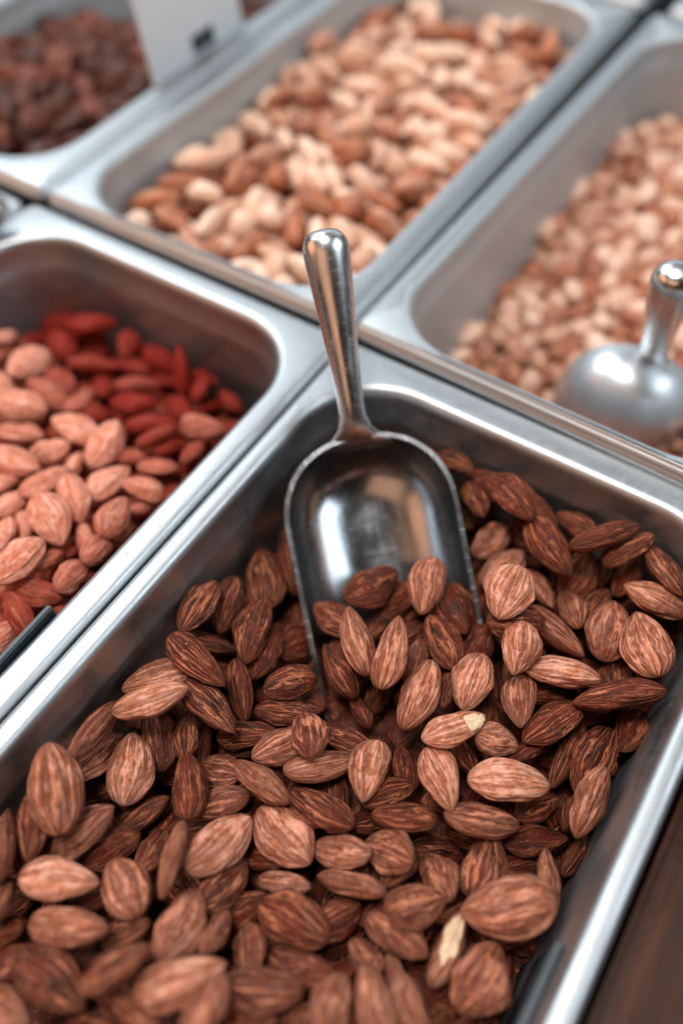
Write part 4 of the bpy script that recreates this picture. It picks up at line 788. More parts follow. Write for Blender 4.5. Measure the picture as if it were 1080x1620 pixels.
-224.1 -132.8 -49.6 -0.24 -0.17 -0.14 0.94 20.0 11.4 7.6 0.21 0.00
-228.1 -119.9 -48.9 0.08 0.05 0.24 0.97 23.4 13.3 8.9 0.35 0.00
-221.3 -105.6 -49.4 0.80 -0.12 0.16 0.56 20.8 11.9 7.9 0.38 0.00
-224.5 -89.9 -48.6 0.58 -0.03 -0.08 -0.81 23.8 13.6 9.0 0.36 0.00
-230.4 -77.5 -53.4 0.94 0.28 0.20 -0.07 23.1 13.1 8.8 0.16 0.00
-223.5 -58.4 -52.5 0.88 -0.09 0.06 0.47 21.0 12.0 8.0 0.16 0.00
-229.3 -43.0 -57.0 0.53 0.04 -0.02 -0.85 21.7 12.4 8.2 0.37 0.00
-223.2 -31.4 -50.6 0.36 0.18 0.01 0.91 20.4 11.6 7.7 0.37 0.00
-211.3 -161.2 -64.6 -0.24 0.04 0.25 0.94 23.9 13.6 9.1 0.32 0.00
-203.2 -145.8 -61.0 0.71 0.22 -0.16 -0.65 23.9 13.6 9.1 0.16 0.00
-210.5 -133.4 -56.3 0.53 0.21 0.05 -0.82 21.6 12.3 8.2 0.31 0.00
-207.6 -119.0 -55.9 0.82 0.41 -0.07 0.40 20.2 11.5 7.7 0.26 0.00
-206.5 -104.1 -58.0 0.74 0.01 0.13 0.66 21.0 12.0 8.0 0.18 0.00
-203.2 -88.4 -66.4 -0.41 0.01 -0.21 0.89 21.3 12.1 8.1 0.27 0.00
-208.6 -73.9 -65.0 -0.05 0.02 0.14 0.99 21.2 12.1 8.1 0.18 0.00
-208.6 -57.6 -59.8 0.34 -0.09 0.06 0.94 20.1 11.4 7.6 0.36 0.00
-207.8 -44.2 -57.1 0.67 0.04 0.10 0.73 20.0 11.4 7.6 0.19 0.00
-204.0 -29.2 -57.1 0.37 -0.11 -0.08 0.92 22.6 12.9 8.6 0.29 0.00
-188.7 -160.3 -71.1 -0.45 0.01 0.09 0.89 22.2 12.6 8.4 0.36 0.00
-189.3 -151.8 -64.2 0.97 -0.07 -0.18 0.12 24.0 13.7 9.1 0.22 0.00
-191.0 -133.0 -59.5 0.92 0.02 0.06 -0.38 21.0 12.0 8.0 0.36 0.00
-188.3 -120.2 -59.7 0.32 0.13 0.27 0.90 21.9 12.5 8.3 0.32 0.00
-188.0 -103.0 -66.3 0.18 -0.18 -0.25 0.93 20.7 11.8 7.9 0.24 0.00
-189.0 -91.9 -60.2 0.93 0.06 -0.05 0.35 21.2 12.1 8.1 0.30 0.00
-192.6 -78.1 -58.9 0.37 -0.33 -0.13 0.86 21.4 12.2 8.1 0.17 0.00
-194.4 -61.3 -63.1 0.24 -0.01 -0.18 0.95 20.1 11.5 7.6 0.21 0.00
-193.6 -46.8 -67.1 0.81 -0.21 -0.14 0.53 23.3 13.3 8.9 0.34 0.00
-190.5 -26.6 -58.5 0.96 0.05 -0.22 0.19 21.6 12.3 8.2 0.16 0.00
-174.6 -160.2 -76.3 0.65 -0.06 0.10 -0.75 20.9 11.9 7.9 0.20 0.00
-178.9 -147.0 -70.0 0.38 0.07 0.26 0.89 20.8 11.9 7.9 0.32 0.00
-175.3 -136.1 -61.8 -0.32 -0.24 0.27 0.88 23.4 13.3 8.9 0.26 0.00
-172.6 -116.9 -67.4 -0.09 0.04 0.21 0.97 21.4 12.2 8.1 0.35 0.00
-175.3 -105.9 -59.4 0.98 0.13 0.16 -0.07 21.2 12.1 8.1 0.33 0.00
-169.2 -89.9 -60.6 0.51 0.17 -0.18 -0.82 22.1 12.6 8.4 0.26 0.00
-176.7 -79.8 -60.0 0.69 -0.08 -0.01 -0.72 20.9 11.9 7.9 0.33 0.00
-169.7 -60.6 -66.0 0.33 0.08 -0.30 0.89 22.9 13.1 8.7 0.18 0.00
-177.0 -43.6 -66.8 0.54 -0.33 0.01 0.78 22.8 13.0 8.7 0.33 0.00
-174.3 -30.9 -63.6 0.90 0.22 -0.07 -0.37 23.3 13.3 8.8 0.24 0.00
-153.7 -164.5 -74.6 0.98 0.17 0.04 0.07 20.3 11.5 7.7 0.23 0.00
-147.9 -148.5 -71.1 0.36 0.01 0.16 0.92 20.8 11.8 7.9 0.33 0.00
-160.4 -135.9 -67.1 0.99 0.10 -0.04 -0.08 23.3 13.3 8.9 0.32 0.00
-156.6 -116.9 -63.2 0.15 0.02 -0.38 0.91 22.3 12.7 8.5 0.36 0.00
-153.3 -102.6 -65.9 0.70 0.21 0.14 0.67 21.7 12.4 8.2 0.22 0.00
-152.3 -90.6 -71.2 0.11 -0.18 -0.20 0.96 21.8 12.4 8.3 0.37 0.00
-156.0 -80.8 -61.4 0.87 -0.18 0.13 -0.45 23.4 13.4 8.9 0.35 0.00
-154.8 -61.6 -61.6 0.90 0.20 0.24 0.30 23.0 13.1 8.7 0.29 0.00
-155.3 -46.5 -66.9 0.85 0.01 0.07 -0.52 22.8 13.0 8.7 0.35 0.00
-154.1 -30.7 -63.7 0.93 -0.05 0.26 -0.24 23.4 13.3 8.9 0.17 0.00
-137.8 -160.8 -74.3 0.89 -0.29 0.02 -0.35 22.0 12.5 8.4 0.25 0.00
-133.0 -147.2 -72.8 0.92 0.27 -0.06 -0.27 21.8 12.4 8.3 0.34 0.00
-139.8 -133.8 -69.0 -0.25 -0.02 0.24 0.94 23.9 13.6 9.1 0.38 0.00
-135.5 -120.1 -65.8 0.58 -0.18 -0.01 0.80 20.5 11.7 7.8 0.35 0.00
-143.4 -106.6 -62.2 0.73 0.30 -0.12 0.60 23.6 13.4 9.0 0.27 0.00
-140.0 -93.2 -63.3 -0.02 0.15 0.16 0.98 21.3 12.1 8.1 0.37 0.00
-140.8 -75.5 -64.7 0.09 0.06 0.16 0.98 22.4 12.8 8.5 0.34 0.00
-130.5 -66.6 -69.1 0.83 0.08 0.03 -0.56 23.3 13.3 8.8 0.34 0.00
-141.1 -42.4 -69.4 0.09 0.22 0.20 0.95 20.2 11.5 7.7 0.36 0.00
-135.6 -28.2 -58.6 0.55 0.09 0.07 -0.83 23.4 13.3 8.9 0.39 0.00
-123.8 -153.6 -79.4 -0.30 0.10 0.07 0.95 21.4 12.2 8.1 0.25 0.00
-114.2 -147.4 -71.1 0.64 -0.15 -0.08 0.75 22.9 13.1 8.7 0.17 0.00
-123.4 -136.4 -67.5 0.71 0.07 -0.11 0.69 22.1 12.6 8.4 0.16 0.00
-121.4 -120.9 -66.6 0.73 0.33 0.04 -0.59 21.4 12.2 8.1 0.21 0.00
-121.8 -105.0 -59.8 0.97 0.19 -0.03 0.14 23.6 13.4 9.0 0.29 0.00
-125.6 -84.3 -60.6 0.70 0.07 0.09 0.70 24.0 13.7 9.1 0.31 0.00
-131.4 -63.5 -68.9 0.36 -0.04 -0.13 0.92 21.9 12.5 8.3 0.30 0.00
-122.2 -56.3 -74.9 0.67 0.03 0.07 -0.74 21.2 12.1 8.0 0.35 0.00
-127.1 -44.8 -69.0 0.71 0.05 -0.07 -0.69 21.2 12.1 8.1 0.24 0.00
-123.5 -26.7 -68.8 -0.33 -0.09 -0.18 0.92 22.9 13.1 8.7 0.27 0.00
-107.0 -163.3 -77.5 0.98 0.14 -0.15 -0.04 23.2 13.2 8.8 0.38 0.00
-101.1 -147.4 -67.8 0.80 -0.18 -0.12 -0.55 22.9 13.1 8.7 0.25 0.00
-103.3 -129.8 -60.0 0.91 -0.39 -0.06 0.09 21.6 12.3 8.2 0.26 0.00
-101.1 -116.9 -54.8 0.97 -0.19 0.13 -0.00 21.5 12.3 8.2 0.17 0.00
-96.7 -101.7 -74.8 0.90 0.24 -0.03 0.37 20.1 11.5 7.6 0.16 0.00
-94.8 -85.7 -81.2 0.68 -0.17 0.12 -0.70 21.9 12.5 8.3 0.39 0.00
-91.3 -72.7 -89.9 0.86 0.12 -0.05 -0.49 20.1 11.4 7.6 0.18 0.00
-96.9 -47.3 -81.3 0.99 0.00 0.03 0.13 24.0 13.7 9.1 0.29 0.00
-101.6 -43.4 -71.1 -0.46 -0.15 0.00 0.88 20.7 11.8 7.9 0.33 0.00
-105.0 -28.1 -68.3 0.14 0.02 0.04 0.99 20.3 11.6 7.7 0.31 0.00
-84.2 -162.4 -73.8 0.95 0.21 -0.06 0.22 20.7 11.8 7.9 0.18 0.00
-81.2 -150.0 -68.5 -0.45 0.09 -0.12 0.88 22.5 12.8 8.6 0.35 0.00
-85.0 -133.3 -64.5 0.31 -0.06 -0.01 0.95 21.0 12.0 8.0 0.29 0.00
-86.4 -123.6 -69.0 -0.14 -0.05 -0.18 0.97 21.3 12.2 8.1 0.20 0.00
-80.6 -100.2 -71.9 0.54 -0.07 0.15 0.83 20.4 11.6 7.7 0.29 0.00
-75.9 -83.8 -75.7 0.62 -0.13 -0.16 0.75 23.1 13.1 8.8 0.34 0.00
-86.3 -70.9 -74.6 0.60 -0.05 0.02 0.80 20.5 11.7 7.8 0.38 0.00
-80.1 -56.9 -72.3 0.98 -0.17 -0.11 -0.03 22.3 12.7 8.5 0.26 0.00
-86.2 -42.3 -72.5 0.92 0.05 -0.06 0.39 21.9 12.5 8.3 0.40 0.00
-84.8 -31.2 -65.9 0.56 0.14 -0.25 -0.78 20.7 11.8 7.9 0.30 0.00
-66.9 -162.0 -63.2 0.64 -0.03 -0.23 0.73 20.4 11.6 7.7 0.23 0.00
-67.0 -145.7 -64.6 0.44 -0.10 -0.02 0.89 21.8 12.4 8.3 0.38 0.00
-68.9 -130.7 -63.9 0.95 0.11 0.04 -0.30 21.2 12.1 8.1 0.16 0.00
-66.1 -118.2 -60.9 0.09 0.14 0.23 0.96 23.2 13.2 8.8 0.36 0.00
-66.0 -107.5 -68.6 0.96 -0.09 0.07 0.27 22.8 13.0 8.7 0.36 0.00
-63.2 -87.9 -68.1 0.84 -0.14 -0.15 -0.50 22.5 12.8 8.5 0.23 0.00
-66.7 -67.7 -70.2 0.71 0.10 0.20 0.67 22.8 13.0 8.7 0.22 0.00
-71.1 -56.6 -64.0 -0.39 -0.03 -0.14 0.91 20.9 11.9 7.9 0.33 0.00
-66.7 -47.7 -70.9 0.98 -0.02 0.18 0.10 20.2 11.5 7.7 0.19 0.00
-69.4 -32.6 -64.1 0.94 -0.14 0.16 -0.28 22.6 12.9 8.6 0.38 0.00
-50.3 -162.0 -58.2 0.95 -0.08 -0.06 -0.31 20.8 11.8 7.9 0.38 0.00
-45.0 -150.8 -61.8 0.81 -0.02 -0.05 -0.59 22.5 12.8 8.6 0.37 0.00
-57.0 -136.5 -59.9 0.63 -0.02 -0.09 0.77 21.6 12.3 8.2 0.27 0.00
-50.1 -120.7 -59.3 0.77 -0.03 0.06 0.63 20.6 11.7 7.8 0.35 0.00
-51.3 -104.5 -64.1 0.90 -0.18 0.26 -0.31 23.4 13.4 8.9 0.30 0.00
-46.3 -89.6 -73.0 0.91 -0.18 0.02 0.38 22.1 12.6 8.4 0.37 0.00
-46.7 -72.9 -67.2 0.97 -0.17 0.08 0.12 23.5 13.4 8.9 0.31 0.00
-48.3 -56.5 -64.7 0.46 0.04 0.18 0.87 23.4 13.3 8.9 0.22 0.00
-56.5 -44.0 -61.7 0.99 0.09 -0.08 -0.07 20.0 11.4 7.6 0.20 0.00
-53.8 -31.6 -64.2 0.88 -0.03 -0.03 -0.48 23.6 13.4 9.0 0.23 0.00
-34.6 -161.6 -57.1 0.64 0.00 -0.08 -0.76 20.8 11.9 7.9 0.33 0.00
-41.3 -146.6 -52.3 0.74 -0.09 0.12 -0.66 20.2 11.5 7.7 0.38 0.00
-39.2 -134.9 -59.1 0.13 -0.30 -0.22 0.92 22.0 12.5 8.4 0.29 0.00
-35.0 -116.2 -57.9 0.94 0.03 -0.04 -0.34 22.2 12.7 8.4 0.19 0.00
-28.0 -104.8 -59.6 0.51 0.26 -0.01 -0.82 20.2 11.5 7.7 0.30 0.00
-33.2 -94.3 -62.3 -0.48 0.15 0.02 0.87 20.0 11.4 7.6 0.18 0.00
-33.1 -72.8 -60.7 0.61 0.19 0.02 -0.77 20.8 11.8 7.9 0.18 0.00
-34.2 -57.6 -57.5 1.00 0.01 -0.07 0.04 20.1 11.5 7.6 0.26 0.00
-38.4 -45.2 -62.8 0.85 -0.31 0.12 -0.42 22.4 12.8 8.5 0.28 0.00
-36.3 -32.2 -61.2 0.29 -0.06 0.03 0.95 22.8 13.0 8.7 0.35 0.00
-77.1 -77.7 -45.8 0.99 -0.12 0.02 -0.10 20.5 11.7 7.8 0.27 0.00
-81.0 -95.6 -25.3 -0.46 -0.01 0.26 0.85 21.4 12.2 8.1 0.36 0.00
-100.0 -60.5 -37.9 0.63 0.04 -0.09 -0.77 20.7 11.8 7.9 0.27 0.00
-98.7 -62.5 -46.9 0.94 -0.19 0.15 0.23 22.3 12.7 8.5 0.36 0.00
-82.7 -98.2 -43.0 -0.01 -0.09 -0.12 0.99 21.4 12.2 8.1 0.28 0.00
-73.5 -95.9 -32.4 0.53 0.09 0.08 -0.84 20.8 11.9 7.9 0.39 0.00
-99.1 -83.7 -45.0 0.95 -0.05 -0.12 -0.28 19.1 10.9 7.2 0.25 0.00
-95.1 -96.4 -39.7 -0.28 -0.15 -0.13 0.94 19.6 11.2 7.5 0.38 0.00
-87.6 -107.5 -30.3 0.01 -0.22 0.02 0.98 20.5 11.7 7.8 0.29 0.00
-109.5 -68.6 -36.6 0.56 -0.04 0.13 0.82 19.0 10.8 7.2 0.29 0.00
-88.2 -81.2 -49.7 0.57 -0.07 -0.26 -0.77 22.6 12.9 8.6 0.13 0.00
-72.8 -87.5 -38.4 0.56 -0.14 -0.15 0.81 21.9 12.5 8.3 0.12 0.00
-116.1 -70.6 -43.4 0.94 0.01 -0.03 0.35 19.8 11.3 7.5 0.26 0.00
-100.1 -80.9 -55.8 -0.26 0.15 -0.15 0.94 22.9 13.1 8.7 0.32 0.00
-96.6 -97.8 -50.2 -0.35 -0.12 0.05 0.93 21.3 12.1 8.1 0.27 0.00
-87.1 -106.9 -39.5 0.98 0.16 0.02 0.11 22.1 12.6 8.4 0.40 0.00
-107.8 -94.0 -53.9 0.91 -0.09 0.36 -0.18 19.3 11.0 7.3 0.17 0.00
-105.6 -106.0 -45.7 0.91 0.13 0.21 -0.32 20.8 11.9 7.9 0.11 0.00
-93.6 -113.5 -47.0 0.58 0.05 -0.16 -0.80 20.0 11.4 7.6 0.22 0.00
-112.2 -74.1 -50.6 0.97 -0.22 0.02 -0.11 22.4 12.8 8.5 0.31 0.00
-98.9 -80.1 -56.3 -0.38 0.06 -0.08 0.92 22.9 13.1 8.7 0.17 0.00
-89.3 -90.9 -55.0 -0.16 -0.04 -0.18 0.97 19.4 11.0 7.4 0.34 0.00
-114.6 -82.7 -60.3 0.62 0.05 0.25 -0.74 19.9 11.4 7.6 0.22 0.00
-106.8 -93.3 -63.6 0.60 -0.09 -0.08 -0.79 22.9 13.1 8.7 0.37 0.00
-95.8 -106.3 -57.4 0.95 -0.14 0.09 -0.27 21.5 12.3 8.2 0.15 0.00
-138.4 -91.3 -62.7 -0.19 0.25 -0.15 0.94 21.7 12.4 8.3 0.34 0.00
-121.4 -98.4 -65.6 0.96 0.07 -0.19 0.19 19.9 11.3 7.6 0.28 0.00
-110.7 -111.2 -63.5 -0.12 -0.18 -0.04 0.98 22.3 12.7 8.5 0.16 0.00
-99.2 -116.1 -71.0 0.85 0.34 -0.08 -0.40 19.2 10.9 7.3 0.19 0.00'''
D_LEFT = '''-69.2 131.3 -28.2 0.12 0.02 -0.42 0.90 22.5 14.0 8.1 0.90 0.00
-91.0 113.7 -27.0 0.80 0.32 -0.14 -0.48 23.2 13.9 8.4 0.85 0.00
-78.3 111.3 -29.0 0.70 0.07 -0.20 0.68 21.6 11.4 7.8 0.60 0.20
-87.7 84.6 -27.3 0.64 0.02 -0.17 0.75 23.1 12.2 8.3 0.90 0.00
-88.0 67.5 -25.8 0.95 0.28 -0.06 0.11 24.4 15.0 8.8 0.90 0.00
-102.6 102.6 -26.6 0.85 -0.14 0.13 -0.49 21.2 11.2 7.6 0.75 0.00
-115.9 89.6 -22.0 0.76 0.28 -0.07 -0.58 21.1 12.0 7.6 0.85 0.00
-102.4 85.3 -26.6 0.84 0.29 -0.28 -0.36 19.0 10.7 6.8 0.85 0.00
-117.3 71.8 -22.4 0.99 -0.06 0.09 -0.07 23.4 12.4 8.4 0.75 0.00
-117.8 55.1 -21.7 -0.44 -0.14 -0.13 0.88 21.4 13.1 7.7 0.80 0.00
-131.3 54.5 -19.6 0.51 0.15 0.10 -0.84 23.4 15.2 8.8 0.85 0.00
-102.2 52.4 -26.5 0.99 0.13 0.03 -0.07 22.4 11.9 8.1 0.85 0.00
-99.5 36.1 -23.4 0.61 -0.12 -0.24 0.74 19.1 10.3 6.9 0.75 0.10
-117.0 33.6 -19.1 0.96 0.25 -0.03 0.11 19.0 13.9 8.1 0.65 0.10
-84.0 42.1 -28.6 0.78 -0.19 0.02 -0.59 19.0 10.1 6.8 0.65 0.30
-84.7 58.2 -32.6 0.77 -0.25 -0.05 -0.59 19.0 10.1 6.8 0.50 0.40
-132.6 77.3 -24.1 0.99 0.04 0.10 -0.06 19.3 10.3 7.0 0.80 0.00
-136.6 66.9 -26.6 0.77 -0.38 -0.08 0.51 19.2 10.2 6.9 0.80 0.00
-145.7 65.9 -21.0 0.92 -0.27 -0.02 0.28 19.0 10.1 6.8 0.80 0.00
-152.7 47.6 -14.8 1.00 0.02 0.06 0.01 25.5 13.5 9.2 0.80 0.00
-144.0 44.5 -24.3 0.88 -0.35 0.25 0.21 18.1 9.6 6.5 0.55 0.20
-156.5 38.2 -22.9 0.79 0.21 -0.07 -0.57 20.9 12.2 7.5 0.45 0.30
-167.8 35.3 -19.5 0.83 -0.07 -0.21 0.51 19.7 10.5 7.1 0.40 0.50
-144.9 31.0 -22.0 0.94 0.29 0.20 0.05 19.0 11.7 6.8 0.65 0.20
-129.9 31.8 -23.5 0.93 0.31 0.19 0.01 19.0 10.6 6.8 0.65 0.20
-126.5 43.5 -28.3 0.67 -0.54 -0.16 0.48 19.4 10.3 7.0 0.75 0.00
-131.2 49.1 -34.4 0.91 -0.22 0.16 0.30 18.4 9.7 6.6 0.40 0.30
-102.9 34.9 -31.3 0.88 -0.29 0.32 0.22 19.8 10.5 5.9 0.60 0.10
-125.6 88.9 -26.0 0.95 -0.16 0.23 0.15 19.0 10.1 6.8 0.80 0.00
-100.3 73.5 -30.4 0.80 -0.47 0.07 0.37 20.0 10.6 6.9 0.85 0.00
-142.4 43.2 -33.3 0.74 -0.24 -0.12 -0.62 20.1 10.7 7.2 0.30 0.30
-62.9 154.7 -28.3 0.96 -0.12 0.23 0.13 19.3 10.2 7.0 0.80 0.00
-56.3 157.7 -37.8 0.70 -0.19 0.12 -0.68 18.1 9.6 6.5 0.40 0.20
-67.2 151.2 -33.0 0.96 0.06 0.23 0.14 18.4 9.7 6.6 0.50 0.10
-86.1 134.3 -30.0 0.87 0.09 -0.08 0.49 19.0 11.4 6.8 0.80 0.00
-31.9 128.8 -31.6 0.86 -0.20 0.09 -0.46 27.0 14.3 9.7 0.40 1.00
-29.6 156.3 -43.9 0.91 -0.02 -0.10 -0.41 19.0 10.1 6.8 0.30 1.00
-47.5 134.5 -34.9 0.84 0.02 -0.15 0.53 19.0 13.5 7.8 0.40 0.95
-32.8 127.5 -43.4 0.91 0.14 -0.10 0.37 19.0 13.1 7.6 0.35 1.00
-29.2 108.8 -36.7 -0.23 0.08 -0.21 0.95 19.0 11.2 6.8 0.45 0.90
-44.6 156.6 -44.7 0.92 0.35 0.14 -0.09 19.0 10.1 6.8 0.25 0.90
-49.9 110.7 -33.9 0.79 -0.31 0.21 -0.48 26.0 13.8 8.4 0.50 0.90
-49.0 126.0 -41.9 0.94 -0.18 0.09 0.28 18.1 9.6 6.5 0.45 0.80
-66.8 115.6 -32.9 0.75 -0.09 -0.18 0.64 19.0 11.6 6.8 0.50 0.50
-54.4 103.8 -39.6 0.91 0.04 0.06 0.42 18.4 10.6 6.6 0.40 0.95
-72.9 97.0 -29.6 0.98 -0.18 0.06 0.05 19.0 10.1 6.8 0.65 0.40
-36.3 100.3 -41.8 0.60 0.15 0.06 0.79 19.9 10.5 7.2 0.40 0.95
-25.0 98.3 -43.9 0.66 0.21 -0.18 -0.70 19.0 11.7 6.8 0.30 1.00
-47.2 87.4 -37.7 0.80 -0.34 0.15 -0.48 23.9 12.7 8.2 0.60 0.80
-57.9 79.2 -34.7 0.84 -0.13 0.06 -0.52 23.7 12.5 8.5 0.30 1.00
-31.0 73.8 -36.0 0.74 -0.47 -0.48 -0.01 27.4 14.5 8.3 0.35 1.00
-27.7 89.5 -39.1 0.68 0.29 -0.10 -0.67 20.1 11.0 7.2 0.35 1.00
-33.7 59.9 -35.9 0.87 -0.42 0.00 0.27 19.7 10.4 7.1 0.45 0.95
-28.4 48.8 -43.1 0.79 0.29 0.26 0.47 19.3 10.2 7.0 0.45 0.95
-53.6 43.2 -33.5 0.78 0.27 -0.20 -0.53 20.7 13.9 8.1 0.70 0.50
-66.6 60.9 -30.0 0.79 -0.36 0.13 -0.47 25.2 13.4 8.9 0.40 0.95
-72.5 51.4 -26.0 0.91 -0.37 0.12 -0.11 20.7 11.0 7.3 0.50 0.85
-72.0 45.3 -30.8 0.94 -0.25 0.23 0.01 19.0 10.1 6.8 0.40 0.90
-69.4 36.0 -30.6 0.95 -0.23 0.14 0.18 18.1 9.6 6.5 0.55 0.70
-46.3 63.4 -40.2 0.60 0.10 -0.19 -0.77 19.0 10.4 6.8 0.35 1.00
-36.1 55.3 -44.5 0.92 -0.30 0.24 0.08 18.3 9.7 6.5 0.35 0.95
-72.9 72.9 -38.5 0.91 -0.27 0.24 0.22 19.6 10.4 7.1 0.50 0.50
-73.6 86.0 -32.2 0.94 -0.03 0.31 0.13 19.3 10.2 6.9 0.20 0.90
-156.9 52.8 -28.7 0.81 -0.26 -0.15 -0.51 21.7 11.5 7.8 0.50 0.20
-65.3 87.4 -42.5 0.70 -0.28 -0.03 -0.66 22.2 11.8 8.0 0.30 0.90
-52.2 53.9 -43.5 0.67 -0.29 -0.05 -0.68 22.3 11.8 8.0 0.30 0.90
-35.3 89.0 -53.7 0.99 -0.06 0.12 0.07 20.1 10.7 7.2 0.30 1.00
-86.2 113.0 -37.7 0.96 -0.16 0.16 0.18 21.2 11.2 7.6 0.40 0.30
-95.2 74.3 -39.1 0.72 -0.26 -0.04 -0.64 20.4 10.8 7.4 0.50 0.20
-120.2 81.6 -34.1 0.82 -0.46 0.04 0.34 22.6 12.0 7.9 0.50 0.20
-99.4 46.3 -41.8 -0.48 0.44 -0.29 0.70 22.0 11.7 7.9 0.50 0.20
-176.8 35.4 -24.4 0.95 0.21 0.22 0.03 19.0 10.1 6.8 0.75 0.00
-168.2 28.5 -28.8 0.82 -0.23 -0.11 -0.52 19.0 10.1 6.8 0.40 0.30
-48.1 38.7 -42.6 0.96 -0.19 0.17 0.11 19.2 10.2 6.9 0.40 0.80
-37.9 113.3 -46.8 0.99 0.03 0.16 0.03 19.0 10.1 6.8 0.20 1.00
-63.4 136.1 -39.4 0.75 -0.20 -0.14 -0.62 22.5 11.9 8.1 0.40 0.50
-31.4 149.4 -49.0 0.80 0.00 -0.15 -0.58 19.0 10.1 6.8 0.20 1.00
-24.2 67.7 -42.5 0.67 -0.12 -0.05 -0.73 19.0 10.1 6.8 0.30 1.00
-155.4 31.9 -30.5 0.69 -0.29 0.11 -0.66 19.0 10.1 6.8 0.40 0.30
-116.4 32.4 -33.2 0.93 -0.26 0.21 0.18 19.4 10.3 7.0 0.50 0.20
-152.6 64.2 -34.8 0.81 -0.18 -0.23 -0.51 20.2 10.7 7.3 0.50 0.20
-31.5 86.8 -46.8 0.76 -0.00 -0.12 -0.64 19.0 10.1 6.8 0.25 1.00'''
